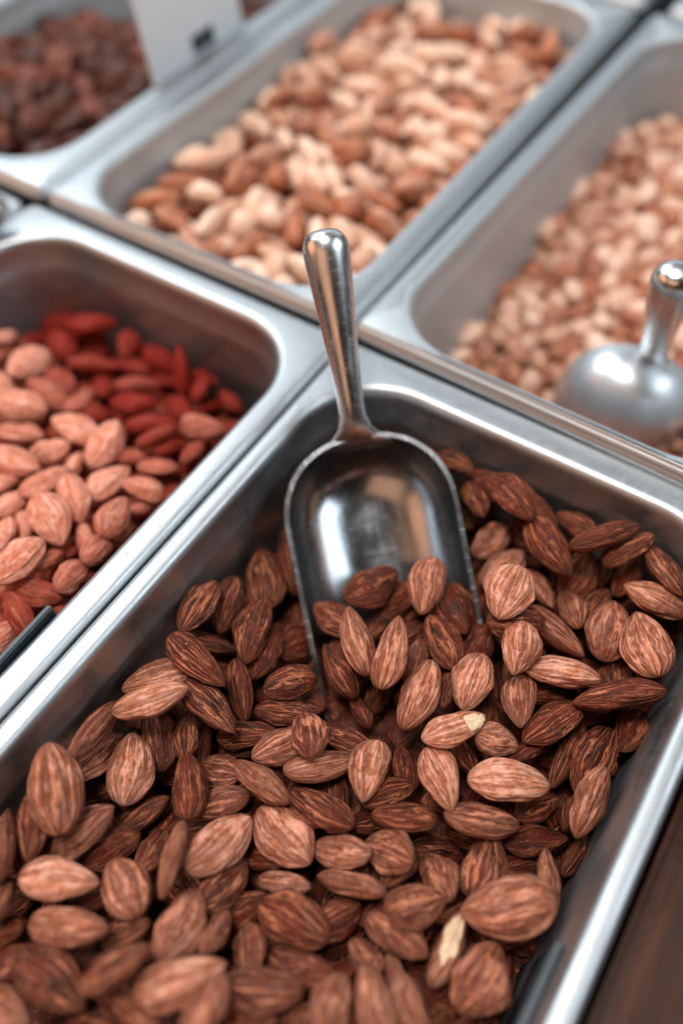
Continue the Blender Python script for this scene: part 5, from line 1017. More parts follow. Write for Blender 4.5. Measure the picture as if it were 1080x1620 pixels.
D_LEFTF = '''-192.4 25.3 -30.6 0.96 0.22 -0.01 -0.17 24.0 13.7 9.1 0.36 0.00
-189.6 39.0 -29.9 0.99 -0.13 -0.06 -0.07 22.5 12.9 8.6 0.23 0.00
-190.5 53.9 -27.3 0.98 0.08 -0.07 -0.19 20.6 11.8 7.8 0.40 0.00
-195.3 67.6 -29.0 0.10 0.09 -0.12 0.98 22.3 12.7 8.5 0.22 0.00
-189.4 79.7 -28.5 0.94 0.05 -0.32 -0.15 22.3 12.7 8.5 0.36 0.00
-191.7 97.2 -29.3 0.68 -0.27 -0.10 0.67 21.6 12.3 8.2 0.30 0.00
-191.9 116.2 -33.6 -0.39 -0.07 0.10 0.91 21.3 12.1 8.1 0.24 0.00
-189.3 116.1 -25.2 0.64 -0.16 -0.05 0.75 21.8 12.4 8.3 0.36 0.00
-193.7 134.8 -29.1 0.93 0.02 0.04 0.35 22.4 12.8 8.5 0.31 0.00
-190.1 151.5 -28.6 0.48 -0.06 0.09 0.87 21.6 12.3 8.2 0.18 0.00
-176.4 25.7 -34.1 0.90 0.12 -0.02 -0.42 20.1 11.5 7.6 0.29 0.00
-174.9 40.7 -37.4 0.99 -0.06 -0.11 -0.02 23.2 13.2 8.8 0.24 0.00
-178.7 50.5 -31.1 0.56 0.12 0.02 -0.82 22.6 12.9 8.6 0.32 0.00
-174.7 64.2 -24.7 0.95 -0.21 -0.21 -0.06 22.1 12.6 8.4 0.16 0.00
-177.0 80.4 -29.2 0.71 -0.10 0.11 -0.69 22.4 12.8 8.5 0.33 0.00
-172.7 95.1 -32.5 0.09 0.04 -0.08 0.99 21.1 12.0 8.0 0.35 0.00
-174.8 110.1 -30.2 0.96 0.11 -0.10 0.25 20.8 11.9 7.9 0.18 0.00
-177.5 125.2 -29.9 0.37 -0.05 0.26 0.89 22.3 12.7 8.5 0.33 0.00
-171.9 137.5 -28.4 0.55 -0.05 0.04 0.83 21.9 12.5 8.3 0.34 0.00
-172.0 154.2 -28.3 0.99 -0.11 -0.09 0.09 23.5 13.4 8.9 0.27 0.00
-156.8 24.5 -36.6 0.34 0.05 0.12 0.93 21.0 12.0 8.0 0.26 0.00
-156.3 46.2 -38.3 0.96 -0.06 -0.03 0.25 21.4 12.2 8.1 0.26 0.00
-158.1 62.3 -43.4 0.99 0.02 0.03 0.12 23.2 13.2 8.8 0.18 0.00
-158.4 76.1 -44.8 0.97 -0.07 -0.03 -0.24 23.7 13.5 9.0 0.35 0.00
-155.6 77.1 -30.2 0.98 0.18 -0.00 -0.09 20.7 11.8 7.8 0.40 0.00
-155.7 90.9 -30.8 0.97 0.10 0.08 0.22 23.4 13.3 8.9 0.37 0.00
-156.8 108.9 -28.6 0.66 -0.09 0.18 -0.73 20.7 11.8 7.9 0.21 0.00
-156.5 125.3 -25.5 -0.14 -0.02 -0.39 0.91 23.6 13.5 9.0 0.21 0.00
-156.9 139.7 -27.9 0.63 0.05 -0.16 -0.76 20.2 11.5 7.7 0.25 0.00
-158.1 158.0 -31.7 0.74 -0.18 0.18 -0.62 20.9 11.9 8.0 0.23 0.00
-139.8 30.6 -39.3 0.61 0.15 0.04 0.78 23.8 13.6 9.1 0.20 0.00
-132.3 50.9 -42.3 0.79 0.07 0.04 -0.61 20.7 11.8 7.9 0.37 0.00
-140.6 64.4 -44.9 0.51 0.06 -0.14 -0.85 23.6 13.4 9.0 0.15 0.00
-138.4 67.8 -36.0 0.96 -0.15 -0.09 -0.22 23.6 13.4 9.0 0.31 0.00
-139.9 80.8 -33.2 0.85 0.15 -0.16 -0.48 21.3 12.1 8.1 0.19 0.00
-137.2 94.7 -31.3 0.35 -0.03 0.10 0.93 22.1 12.6 8.4 0.23 0.00
-142.0 106.0 -28.2 0.62 -0.37 -0.08 -0.69 20.8 11.9 7.9 0.35 0.00
-143.2 121.1 -30.9 -0.32 -0.06 -0.14 0.94 22.9 13.0 8.7 0.40 0.00
-139.4 137.2 -30.4 0.90 -0.02 -0.19 -0.40 22.5 12.8 8.5 0.26 0.00
-143.4 153.7 -32.8 0.58 0.10 0.22 -0.78 20.7 11.8 7.9 0.25 0.00
-126.4 24.6 -35.9 -0.16 0.16 -0.20 0.95 21.8 12.4 8.3 0.36 0.00
-119.5 42.5 -35.1 -0.26 -0.00 -0.13 0.96 21.1 12.0 8.0 0.28 0.00
-120.8 56.4 -39.8 0.27 -0.18 0.05 0.95 20.5 11.7 7.8 0.18 0.00
-121.5 65.7 -30.4 0.93 -0.02 0.01 0.38 21.1 12.0 8.0 0.29 0.00
-118.6 91.5 -43.0 0.52 0.09 -0.15 -0.83 20.9 11.9 7.9 0.24 0.00
-125.7 98.0 -35.9 0.07 -0.15 0.11 0.98 23.4 13.3 8.9 0.26 0.00
-125.5 107.8 -31.1 0.94 -0.05 0.04 0.34 20.7 11.8 7.9 0.27 0.00
-124.3 121.1 -33.2 0.95 -0.30 -0.06 -0.12 22.6 12.9 8.6 0.20 0.00
-125.6 137.7 -31.7 0.86 0.06 -0.00 -0.50 21.5 12.2 8.2 0.23 0.00
-123.8 152.2 -35.8 0.71 0.24 -0.00 0.67 23.6 13.5 9.0 0.32 0.00
-107.1 23.0 -35.6 0.17 0.04 0.06 0.98 22.8 13.0 8.7 0.39 0.00
-103.8 46.1 -54.6 -0.46 -0.32 0.10 0.82 22.4 12.8 8.5 0.19 0.00
-104.1 54.7 -34.2 0.13 -0.00 0.01 0.99 21.6 12.3 8.2 0.40 0.00
-108.7 65.4 -37.1 -0.19 0.02 0.07 0.98 20.5 11.7 7.8 0.39 0.00
-104.9 85.8 -45.3 0.89 -0.19 0.11 -0.40 20.9 11.9 7.9 0.20 0.00
-106.1 95.9 -37.9 0.48 0.07 -0.00 0.87 23.3 13.3 8.8 0.29 0.00
-111.0 109.6 -32.6 0.54 0.10 -0.15 -0.82 21.1 12.1 8.0 0.30 0.00
-104.6 124.5 -35.4 0.48 -0.16 -0.22 0.83 22.6 12.9 8.6 0.37 0.00
-110.6 142.0 -33.9 0.60 0.23 -0.19 -0.74 20.1 11.5 7.7 0.24 0.00
-107.1 157.8 -35.4 0.99 -0.08 -0.03 -0.12 23.4 13.4 8.9 0.36 0.00
-90.6 26.8 -39.5 0.87 0.17 -0.10 0.46 24.0 13.7 9.1 0.32 0.00
-86.9 40.8 -38.6 0.92 0.15 0.13 -0.33 21.5 12.3 8.2 0.39 0.00
-87.8 55.6 -42.2 0.75 -0.13 -0.11 0.64 21.7 12.4 8.2 0.27 0.00
-85.0 76.3 -44.9 -0.33 -0.07 -0.20 0.92 23.4 13.3 8.9 0.24 0.00
-87.7 91.4 -44.5 0.94 0.05 -0.21 -0.26 22.2 12.6 8.4 0.36 0.00
-86.2 94.6 -35.7 0.59 -0.18 0.00 0.79 23.8 13.6 9.0 0.16 0.00
-85.9 116.8 -46.7 0.71 -0.04 -0.20 -0.67 21.8 12.4 8.3 0.27 0.00
-90.3 127.0 -38.9 0.78 -0.38 -0.10 0.49 21.2 12.1 8.1 0.33 0.00
-87.2 142.8 -38.0 -0.43 0.12 0.30 0.84 22.9 13.1 8.7 0.21 0.00
-90.9 153.0 -36.9 0.12 -0.20 0.30 0.92 20.2 11.5 7.7 0.36 0.00
-69.4 24.0 -37.8 -0.26 -0.03 0.17 0.95 21.2 12.1 8.0 0.36 0.00
-70.5 43.4 -39.9 0.92 0.12 -0.17 -0.33 21.4 12.2 8.1 0.17 0.00
-72.7 56.4 -40.0 -0.12 0.26 0.20 0.94 20.0 11.4 7.6 0.19 0.00
-64.7 74.0 -48.8 0.94 0.04 0.11 0.32 22.7 12.9 8.6 0.27 0.00
-60.6 91.6 -52.9 0.18 -0.12 -0.10 0.97 20.0 11.4 7.6 0.26 0.00
-68.0 103.0 -46.7 0.99 -0.09 0.03 0.07 20.5 11.7 7.8 0.26 0.00
-70.7 112.8 -41.7 -0.16 -0.11 0.21 0.96 20.7 11.8 7.9 0.24 0.00
-62.7 131.0 -47.4 0.88 0.25 0.21 0.35 22.5 12.8 8.6 0.24 0.00
-70.9 150.9 -42.6 0.96 0.05 -0.18 -0.20 20.6 11.8 7.8 0.16 0.00
-65.0 159.8 -44.3 0.35 0.27 -0.04 0.89 22.5 12.8 8.5 0.16 0.00
-59.5 25.1 -44.0 0.30 -0.21 -0.24 0.90 21.1 12.0 8.0 0.15 0.00
-50.5 41.2 -50.2 0.61 -0.01 0.13 0.78 20.4 11.7 7.8 0.30 0.00
-55.9 56.7 -53.1 0.88 -0.08 -0.00 0.47 20.2 11.5 7.7 0.38 0.00
-50.3 70.0 -48.6 -0.18 -0.06 -0.29 0.94 23.5 13.4 8.9 0.28 0.00
-48.6 81.8 -47.9 0.96 0.23 -0.01 -0.18 20.6 11.8 7.8 0.31 0.00
-51.6 97.7 -46.4 0.65 0.00 0.05 -0.76 20.2 11.5 7.7 0.37 0.00
-57.7 110.9 -44.8 -0.33 0.19 0.01 0.93 20.5 11.7 7.8 0.33 0.00
-47.3 128.9 -50.5 0.98 -0.20 0.05 0.02 20.1 11.5 7.6 0.36 0.00
-51.7 141.8 -47.9 0.61 -0.33 0.20 -0.69 22.2 12.7 8.4 0.34 0.00
-51.3 160.5 -51.6 0.28 0.05 0.01 0.96 23.3 13.3 8.9 0.16 0.00
-34.4 25.1 -54.9 0.56 0.27 -0.16 -0.76 21.6 12.3 8.2 0.26 0.00
-34.4 40.7 -53.2 0.93 0.31 0.09 -0.17 22.1 12.6 8.4 0.27 0.00
-40.1 55.0 -52.2 0.26 0.05 0.03 0.96 22.4 12.7 8.5 0.37 0.00
-36.4 68.3 -54.9 0.97 -0.21 -0.01 0.15 22.1 12.6 8.4 0.38 0.00
-28.9 90.9 -61.7 0.82 0.11 -0.03 -0.56 23.8 13.5 9.0 0.33 0.00
-39.1 102.5 -53.2 0.91 -0.10 0.07 -0.41 22.0 12.5 8.3 0.36 0.00
-35.3 113.5 -56.5 0.97 0.11 -0.06 -0.21 20.7 11.8 7.9 0.28 0.00
-32.0 126.2 -54.5 0.72 -0.02 0.21 0.66 20.5 11.7 7.8 0.29 0.00
-36.2 147.9 -56.3 0.97 -0.24 -0.07 -0.04 22.6 12.9 8.6 0.32 0.00
-34.1 160.4 -58.3 0.91 -0.19 -0.21 -0.29 23.0 13.1 8.7 0.39 0.00
-190.0 25.7 -39.4 0.43 0.10 -0.16 0.88 22.2 12.7 8.4 0.27 0.00
-189.3 35.6 -42.4 0.80 0.39 -0.11 -0.44 20.6 11.8 7.8 0.33 0.00
-195.6 50.2 -41.3 0.96 -0.12 0.02 0.27 21.3 12.2 8.1 0.38 0.00
-189.9 64.5 -41.4 0.86 -0.12 0.04 -0.50 21.2 12.1 8.1 0.26 0.00
-192.9 83.7 -42.3 0.21 0.32 0.04 0.92 22.9 13.0 8.7 0.35 0.00
-194.1 98.6 -40.4 0.36 0.19 0.15 0.90 22.3 12.7 8.5 0.28 0.00
-187.1 107.3 -37.3 0.74 -0.05 0.08 0.66 20.6 11.7 7.8 0.31 0.00
-189.7 121.2 -41.4 -0.32 -0.19 0.02 0.93 20.5 11.7 7.8 0.37 0.00
-195.4 137.4 -39.8 0.57 -0.03 -0.17 0.80 22.1 12.6 8.4 0.15 0.00
-193.3 153.8 -39.9 0.66 0.35 0.01 0.66 21.9 12.5 8.3 0.37 0.00
-173.9 26.1 -42.0 0.44 0.02 -0.18 0.88 22.7 12.9 8.6 0.40 0.00
-175.9 44.3 -46.3 0.96 -0.14 -0.09 0.22 20.9 11.9 8.0 0.36 0.00
-172.5 52.8 -40.1 0.95 -0.14 0.02 -0.29 20.7 11.8 7.9 0.26 0.00
-176.6 68.9 -41.0 -0.38 0.08 0.05 0.92 21.2 12.1 8.0 0.28 0.00
-178.7 81.5 -38.4 1.00 0.07 -0.01 0.04 22.4 12.7 8.5 0.37 0.00
-176.8 96.8 -42.1 0.16 -0.11 0.20 0.96 21.9 12.5 8.3 0.39 0.00
-172.7 108.1 -39.5 -0.43 0.18 0.00 0.89 22.3 12.7 8.5 0.34 0.00
-172.4 124.0 -39.1 -0.27 -0.13 0.10 0.95 21.4 12.2 8.1 0.38 0.00
-173.7 136.7 -37.2 -0.23 -0.02 -0.11 0.97 22.6 12.9 8.6 0.22 0.00
-172.8 157.4 -38.3 0.93 0.06 0.10 -0.35 21.7 12.4 8.2 0.35 0.00
-157.5 22.8 -45.4 0.09 -0.09 0.16 0.98 22.3 12.7 8.5 0.36 0.00
-156.3 37.7 -44.1 0.86 -0.09 -0.05 0.50 21.5 12.2 8.2 0.36 0.00
-157.0 55.0 -51.2 0.75 0.22 0.11 0.61 20.7 11.8 7.9 0.37 0.00
-153.5 75.1 -53.4 0.65 -0.04 0.15 0.74 23.5 13.4 8.9 0.28 0.00
-157.4 91.7 -44.3 -0.40 0.00 0.16 0.90 22.7 12.9 8.6 0.39 0.00
-157.0 98.2 -38.2 0.97 -0.17 -0.02 0.15 20.0 11.4 7.6 0.18 0.00
-156.9 111.1 -37.5 0.24 -0.01 0.14 0.96 23.8 13.5 9.0 0.33 0.00
-154.9 126.9 -36.9 0.58 0.19 0.20 -0.77 23.8 13.5 9.0 0.39 0.00
-156.2 139.3 -41.2 0.94 -0.28 -0.02 -0.20 21.5 12.2 8.2 0.24 0.00
-159.4 153.7 -39.2 0.60 -0.16 0.14 -0.77 21.3 12.1 8.1 0.20 0.00
-139.2 22.8 -49.1 0.06 0.34 0.16 0.92 21.4 12.2 8.1 0.17 0.00
-135.8 38.4 -50.3 0.59 -0.08 0.29 -0.75 22.3 12.7 8.5 0.38 0.00
-137.7 52.6 -51.7 0.94 0.23 0.02 -0.25 21.0 12.0 8.0 0.33 0.00
-138.2 72.5 -53.1 -0.39 -0.05 0.05 0.92 22.9 13.1 8.7 0.32 0.00
-140.3 81.7 -44.3 0.92 -0.26 -0.27 0.14 23.1 13.2 8.8 0.33 0.00
-139.1 96.7 -43.6 0.83 -0.15 -0.03 0.54 21.4 12.2 8.1 0.30 0.00
-143.5 112.0 -43.6 -0.41 -0.14 0.20 0.88 20.1 11.4 7.6 0.28 0.00
-141.1 125.4 -38.2 0.58 0.15 -0.08 -0.80 20.6 11.7 7.8 0.25 0.00
-138.1 140.7 -41.6 0.55 0.12 0.04 0.83 21.0 12.0 8.0 0.35 0.00
-145.4 153.3 -43.2 0.51 -0.08 0.12 -0.85 23.4 13.4 8.9 0.33 0.00
-119.2 24.6 -46.0 0.94 -0.25 -0.09 0.21 23.1 13.1 8.8 0.29 0.00
-121.9 40.3 -44.1 0.56 0.03 0.19 0.81 20.0 11.4 7.6 0.30 0.00
-124.1 55.2 -48.4 0.92 0.13 -0.19 -0.31 21.6 12.3 8.2 0.28 0.00
-122.8 69.6 -40.9 0.98 -0.02 -0.18 0.02 20.6 11.7 7.8 0.16 0.00
-123.2 85.8 -50.4 0.96 0.24 0.14 0.05 22.5 12.8 8.5 0.19 0.00
-121.3 100.0 -50.8 0.95 -0.17 0.07 0.24 22.3 12.7 8.5 0.29 0.00
-122.5 107.0 -43.2 0.25 -0.07 0.25 0.93 21.2 12.1 8.1 0.27 0.00
-127.0 125.8 -43.9 0.93 -0.02 -0.17 -0.32 21.6 12.3 8.2 0.17 0.00
-122.4 143.8 -47.3 0.94 -0.06 0.06 0.32 23.6 13.5 9.0 0.39 0.00
-125.1 155.8 -43.3 -0.35 0.04 -0.12 0.93 21.3 12.2 8.1 0.19 0.00
-110.0 25.5 -52.1 0.80 -0.08 -0.08 0.58 22.7 12.9 8.6 0.16 0.00
-99.3 44.3 -62.2 0.49 -0.04 -0.17 0.86 22.7 12.9 8.6 0.26 0.00
-108.3 57.0 -48.0 -0.44 0.20 0.12 0.87 20.8 11.9 7.9 0.33 0.00
-109.8 69.3 -44.8 -0.34 0.09 -0.28 0.89 22.7 12.9 8.6 0.19 0.00
-107.1 79.1 -52.7 0.76 0.02 0.00 -0.65 22.5 12.8 8.6 0.21 0.00
-104.3 97.7 -50.1 0.40 0.11 -0.16 0.89 22.8 13.0 8.7 0.28 0.00
-106.9 111.1 -41.8 -0.06 0.07 0.24 0.96 22.1 12.6 8.4 0.26 0.00
-108.9 123.1 -45.8 0.07 -0.12 0.16 0.98 22.7 12.9 8.6 0.26 0.00
-108.8 137.0 -45.1 0.83 0.17 0.26 -0.46 20.1 11.4 7.6 0.16 0.00
-105.7 152.6 -46.6 0.58 0.23 0.19 -0.76 21.7 12.4 8.2 0.20 0.00
-87.3 24.8 -50.2 0.68 -0.07 -0.13 -0.72 20.7 11.8 7.8 0.33 0.00
-91.6 38.6 -47.6 0.33 -0.09 -0.04 0.94 20.7 11.8 7.9 0.16 0.00
-89.9 54.4 -54.7 -0.47 0.05 0.12 0.87 20.8 11.9 7.9 0.36 0.00
-90.2 63.5 -50.3 -0.50 0.06 0.20 0.84 21.4 12.2 8.1 0.25 0.00
-88.9 83.8 -53.0 0.46 -0.06 0.02 0.89 22.2 12.7 8.4 0.36 0.00
-87.9 100.6 -55.9 0.91 0.35 0.09 0.23 20.9 11.9 7.9 0.29 0.00
-94.8 110.0 -49.4 0.51 -0.04 0.07 0.86 21.2 12.1 8.1 0.38 0.00
-94.7 129.1 -53.2 0.00 -0.03 -0.08 1.00 20.4 11.6 7.7 0.38 0.00
-89.2 139.0 -46.8 0.99 0.02 -0.15 0.00 22.8 13.0 8.7 0.20 0.00
-87.7 154.1 -49.4 0.63 0.13 0.01 0.77 22.3 12.7 8.5 0.33 0.00
-74.9 25.1 -51.6 0.45 0.19 0.10 0.87 21.8 12.4 8.3 0.39 0.00
-71.1 35.6 -47.3 -0.16 0.28 -0.13 0.94 22.7 12.9 8.6 0.31 0.00
-73.3 50.6 -48.8 0.04 0.04 0.04 1.00 23.7 13.5 9.0 0.39 0.00
-73.9 66.5 -53.3 0.64 -0.06 -0.00 0.76 20.9 11.9 7.9 0.39 0.00
-72.8 84.2 -50.4 0.84 0.02 0.05 0.54 21.8 12.5 8.3 0.29 0.00
-75.7 98.6 -54.0 0.67 0.13 -0.04 0.73 23.2 13.2 8.8 0.28 0.00
-69.6 112.1 -53.3 0.90 0.12 -0.09 -0.41 22.1 12.6 8.4 0.16 0.00
-78.3 128.9 -50.7 0.42 -0.16 -0.12 0.88 21.7 12.4 8.2 0.17 0.00
-73.2 140.9 -52.6 0.63 0.11 0.06 -0.76 21.7 12.3 8.2 0.17 0.00
-70.1 157.4 -53.9 0.99 -0.08 -0.03 0.10 24.0 13.7 9.1 0.32 0.00
-57.8 22.3 -52.9 0.94 0.28 -0.18 0.09 22.3 12.7 8.5 0.26 0.00
-57.0 36.7 -55.9 0.67 -0.19 0.01 -0.72 20.6 11.7 7.8 0.33 0.00
-49.7 51.8 -61.4 0.67 0.09 0.14 -0.72 23.8 13.6 9.1 0.23 0.00
-55.2 66.7 -59.8 -0.24 0.07 0.21 0.95 20.5 11.7 7.8 0.32 0.00
-57.6 81.4 -58.5 0.38 -0.20 -0.21 0.88 22.9 13.0 8.7 0.31 0.00
-54.4 99.0 -56.6 0.90 -0.03 0.19 -0.38 21.1 12.0 8.0 0.39 0.00
-58.4 113.5 -56.6 -0.41 -0.13 -0.18 0.89 23.9 13.6 9.1 0.36 0.00
-54.1 127.4 -59.3 -0.37 -0.03 -0.11 0.92 23.8 13.6 9.1 0.25 0.00
-61.2 139.9 -56.5 0.78 0.05 0.16 0.60 22.3 12.7 8.5 0.37 0.00
-56.2 156.9 -59.5 0.29 -0.01 0.13 0.95 23.6 13.5 9.0 0.31 0.00
-35.5 25.2 -63.9 -0.40 -0.10 0.06 0.91 22.4 12.8 8.5 0.18 0.00
-41.2 39.2 -60.9 0.81 0.07 -0.08 0.58 21.4 12.2 8.1 0.25 0.00
-34.5 53.3 -64.2 -0.00 -0.03 0.12 0.99 20.5 11.7 7.8 0.30 0.00
-38.6 65.7 -63.0 0.55 0.02 0.00 -0.83 20.0 11.4 7.6 0.26 0.00
-42.3 84.4 -60.0 0.89 -0.01 -0.04 0.44 22.1 12.6 8.4 0.23 0.00
-38.0 97.4 -69.1 0.96 0.24 -0.04 -0.17 23.1 13.2 8.8 0.21 0.00
-36.0 111.1 -64.3 0.82 -0.06 -0.14 -0.55 21.0 12.0 8.0 0.36 0.00
-36.9 124.9 -62.2 0.99 -0.05 -0.10 0.10 20.4 11.6 7.7 0.15 0.00
-34.0 140.0 -65.7 0.79 0.33 -0.08 0.51 23.8 13.6 9.0 0.25 0.00
-31.9 158.5 -67.3 0.75 -0.26 -0.09 -0.61 23.7 13.5 9.0 0.26 0.00'''
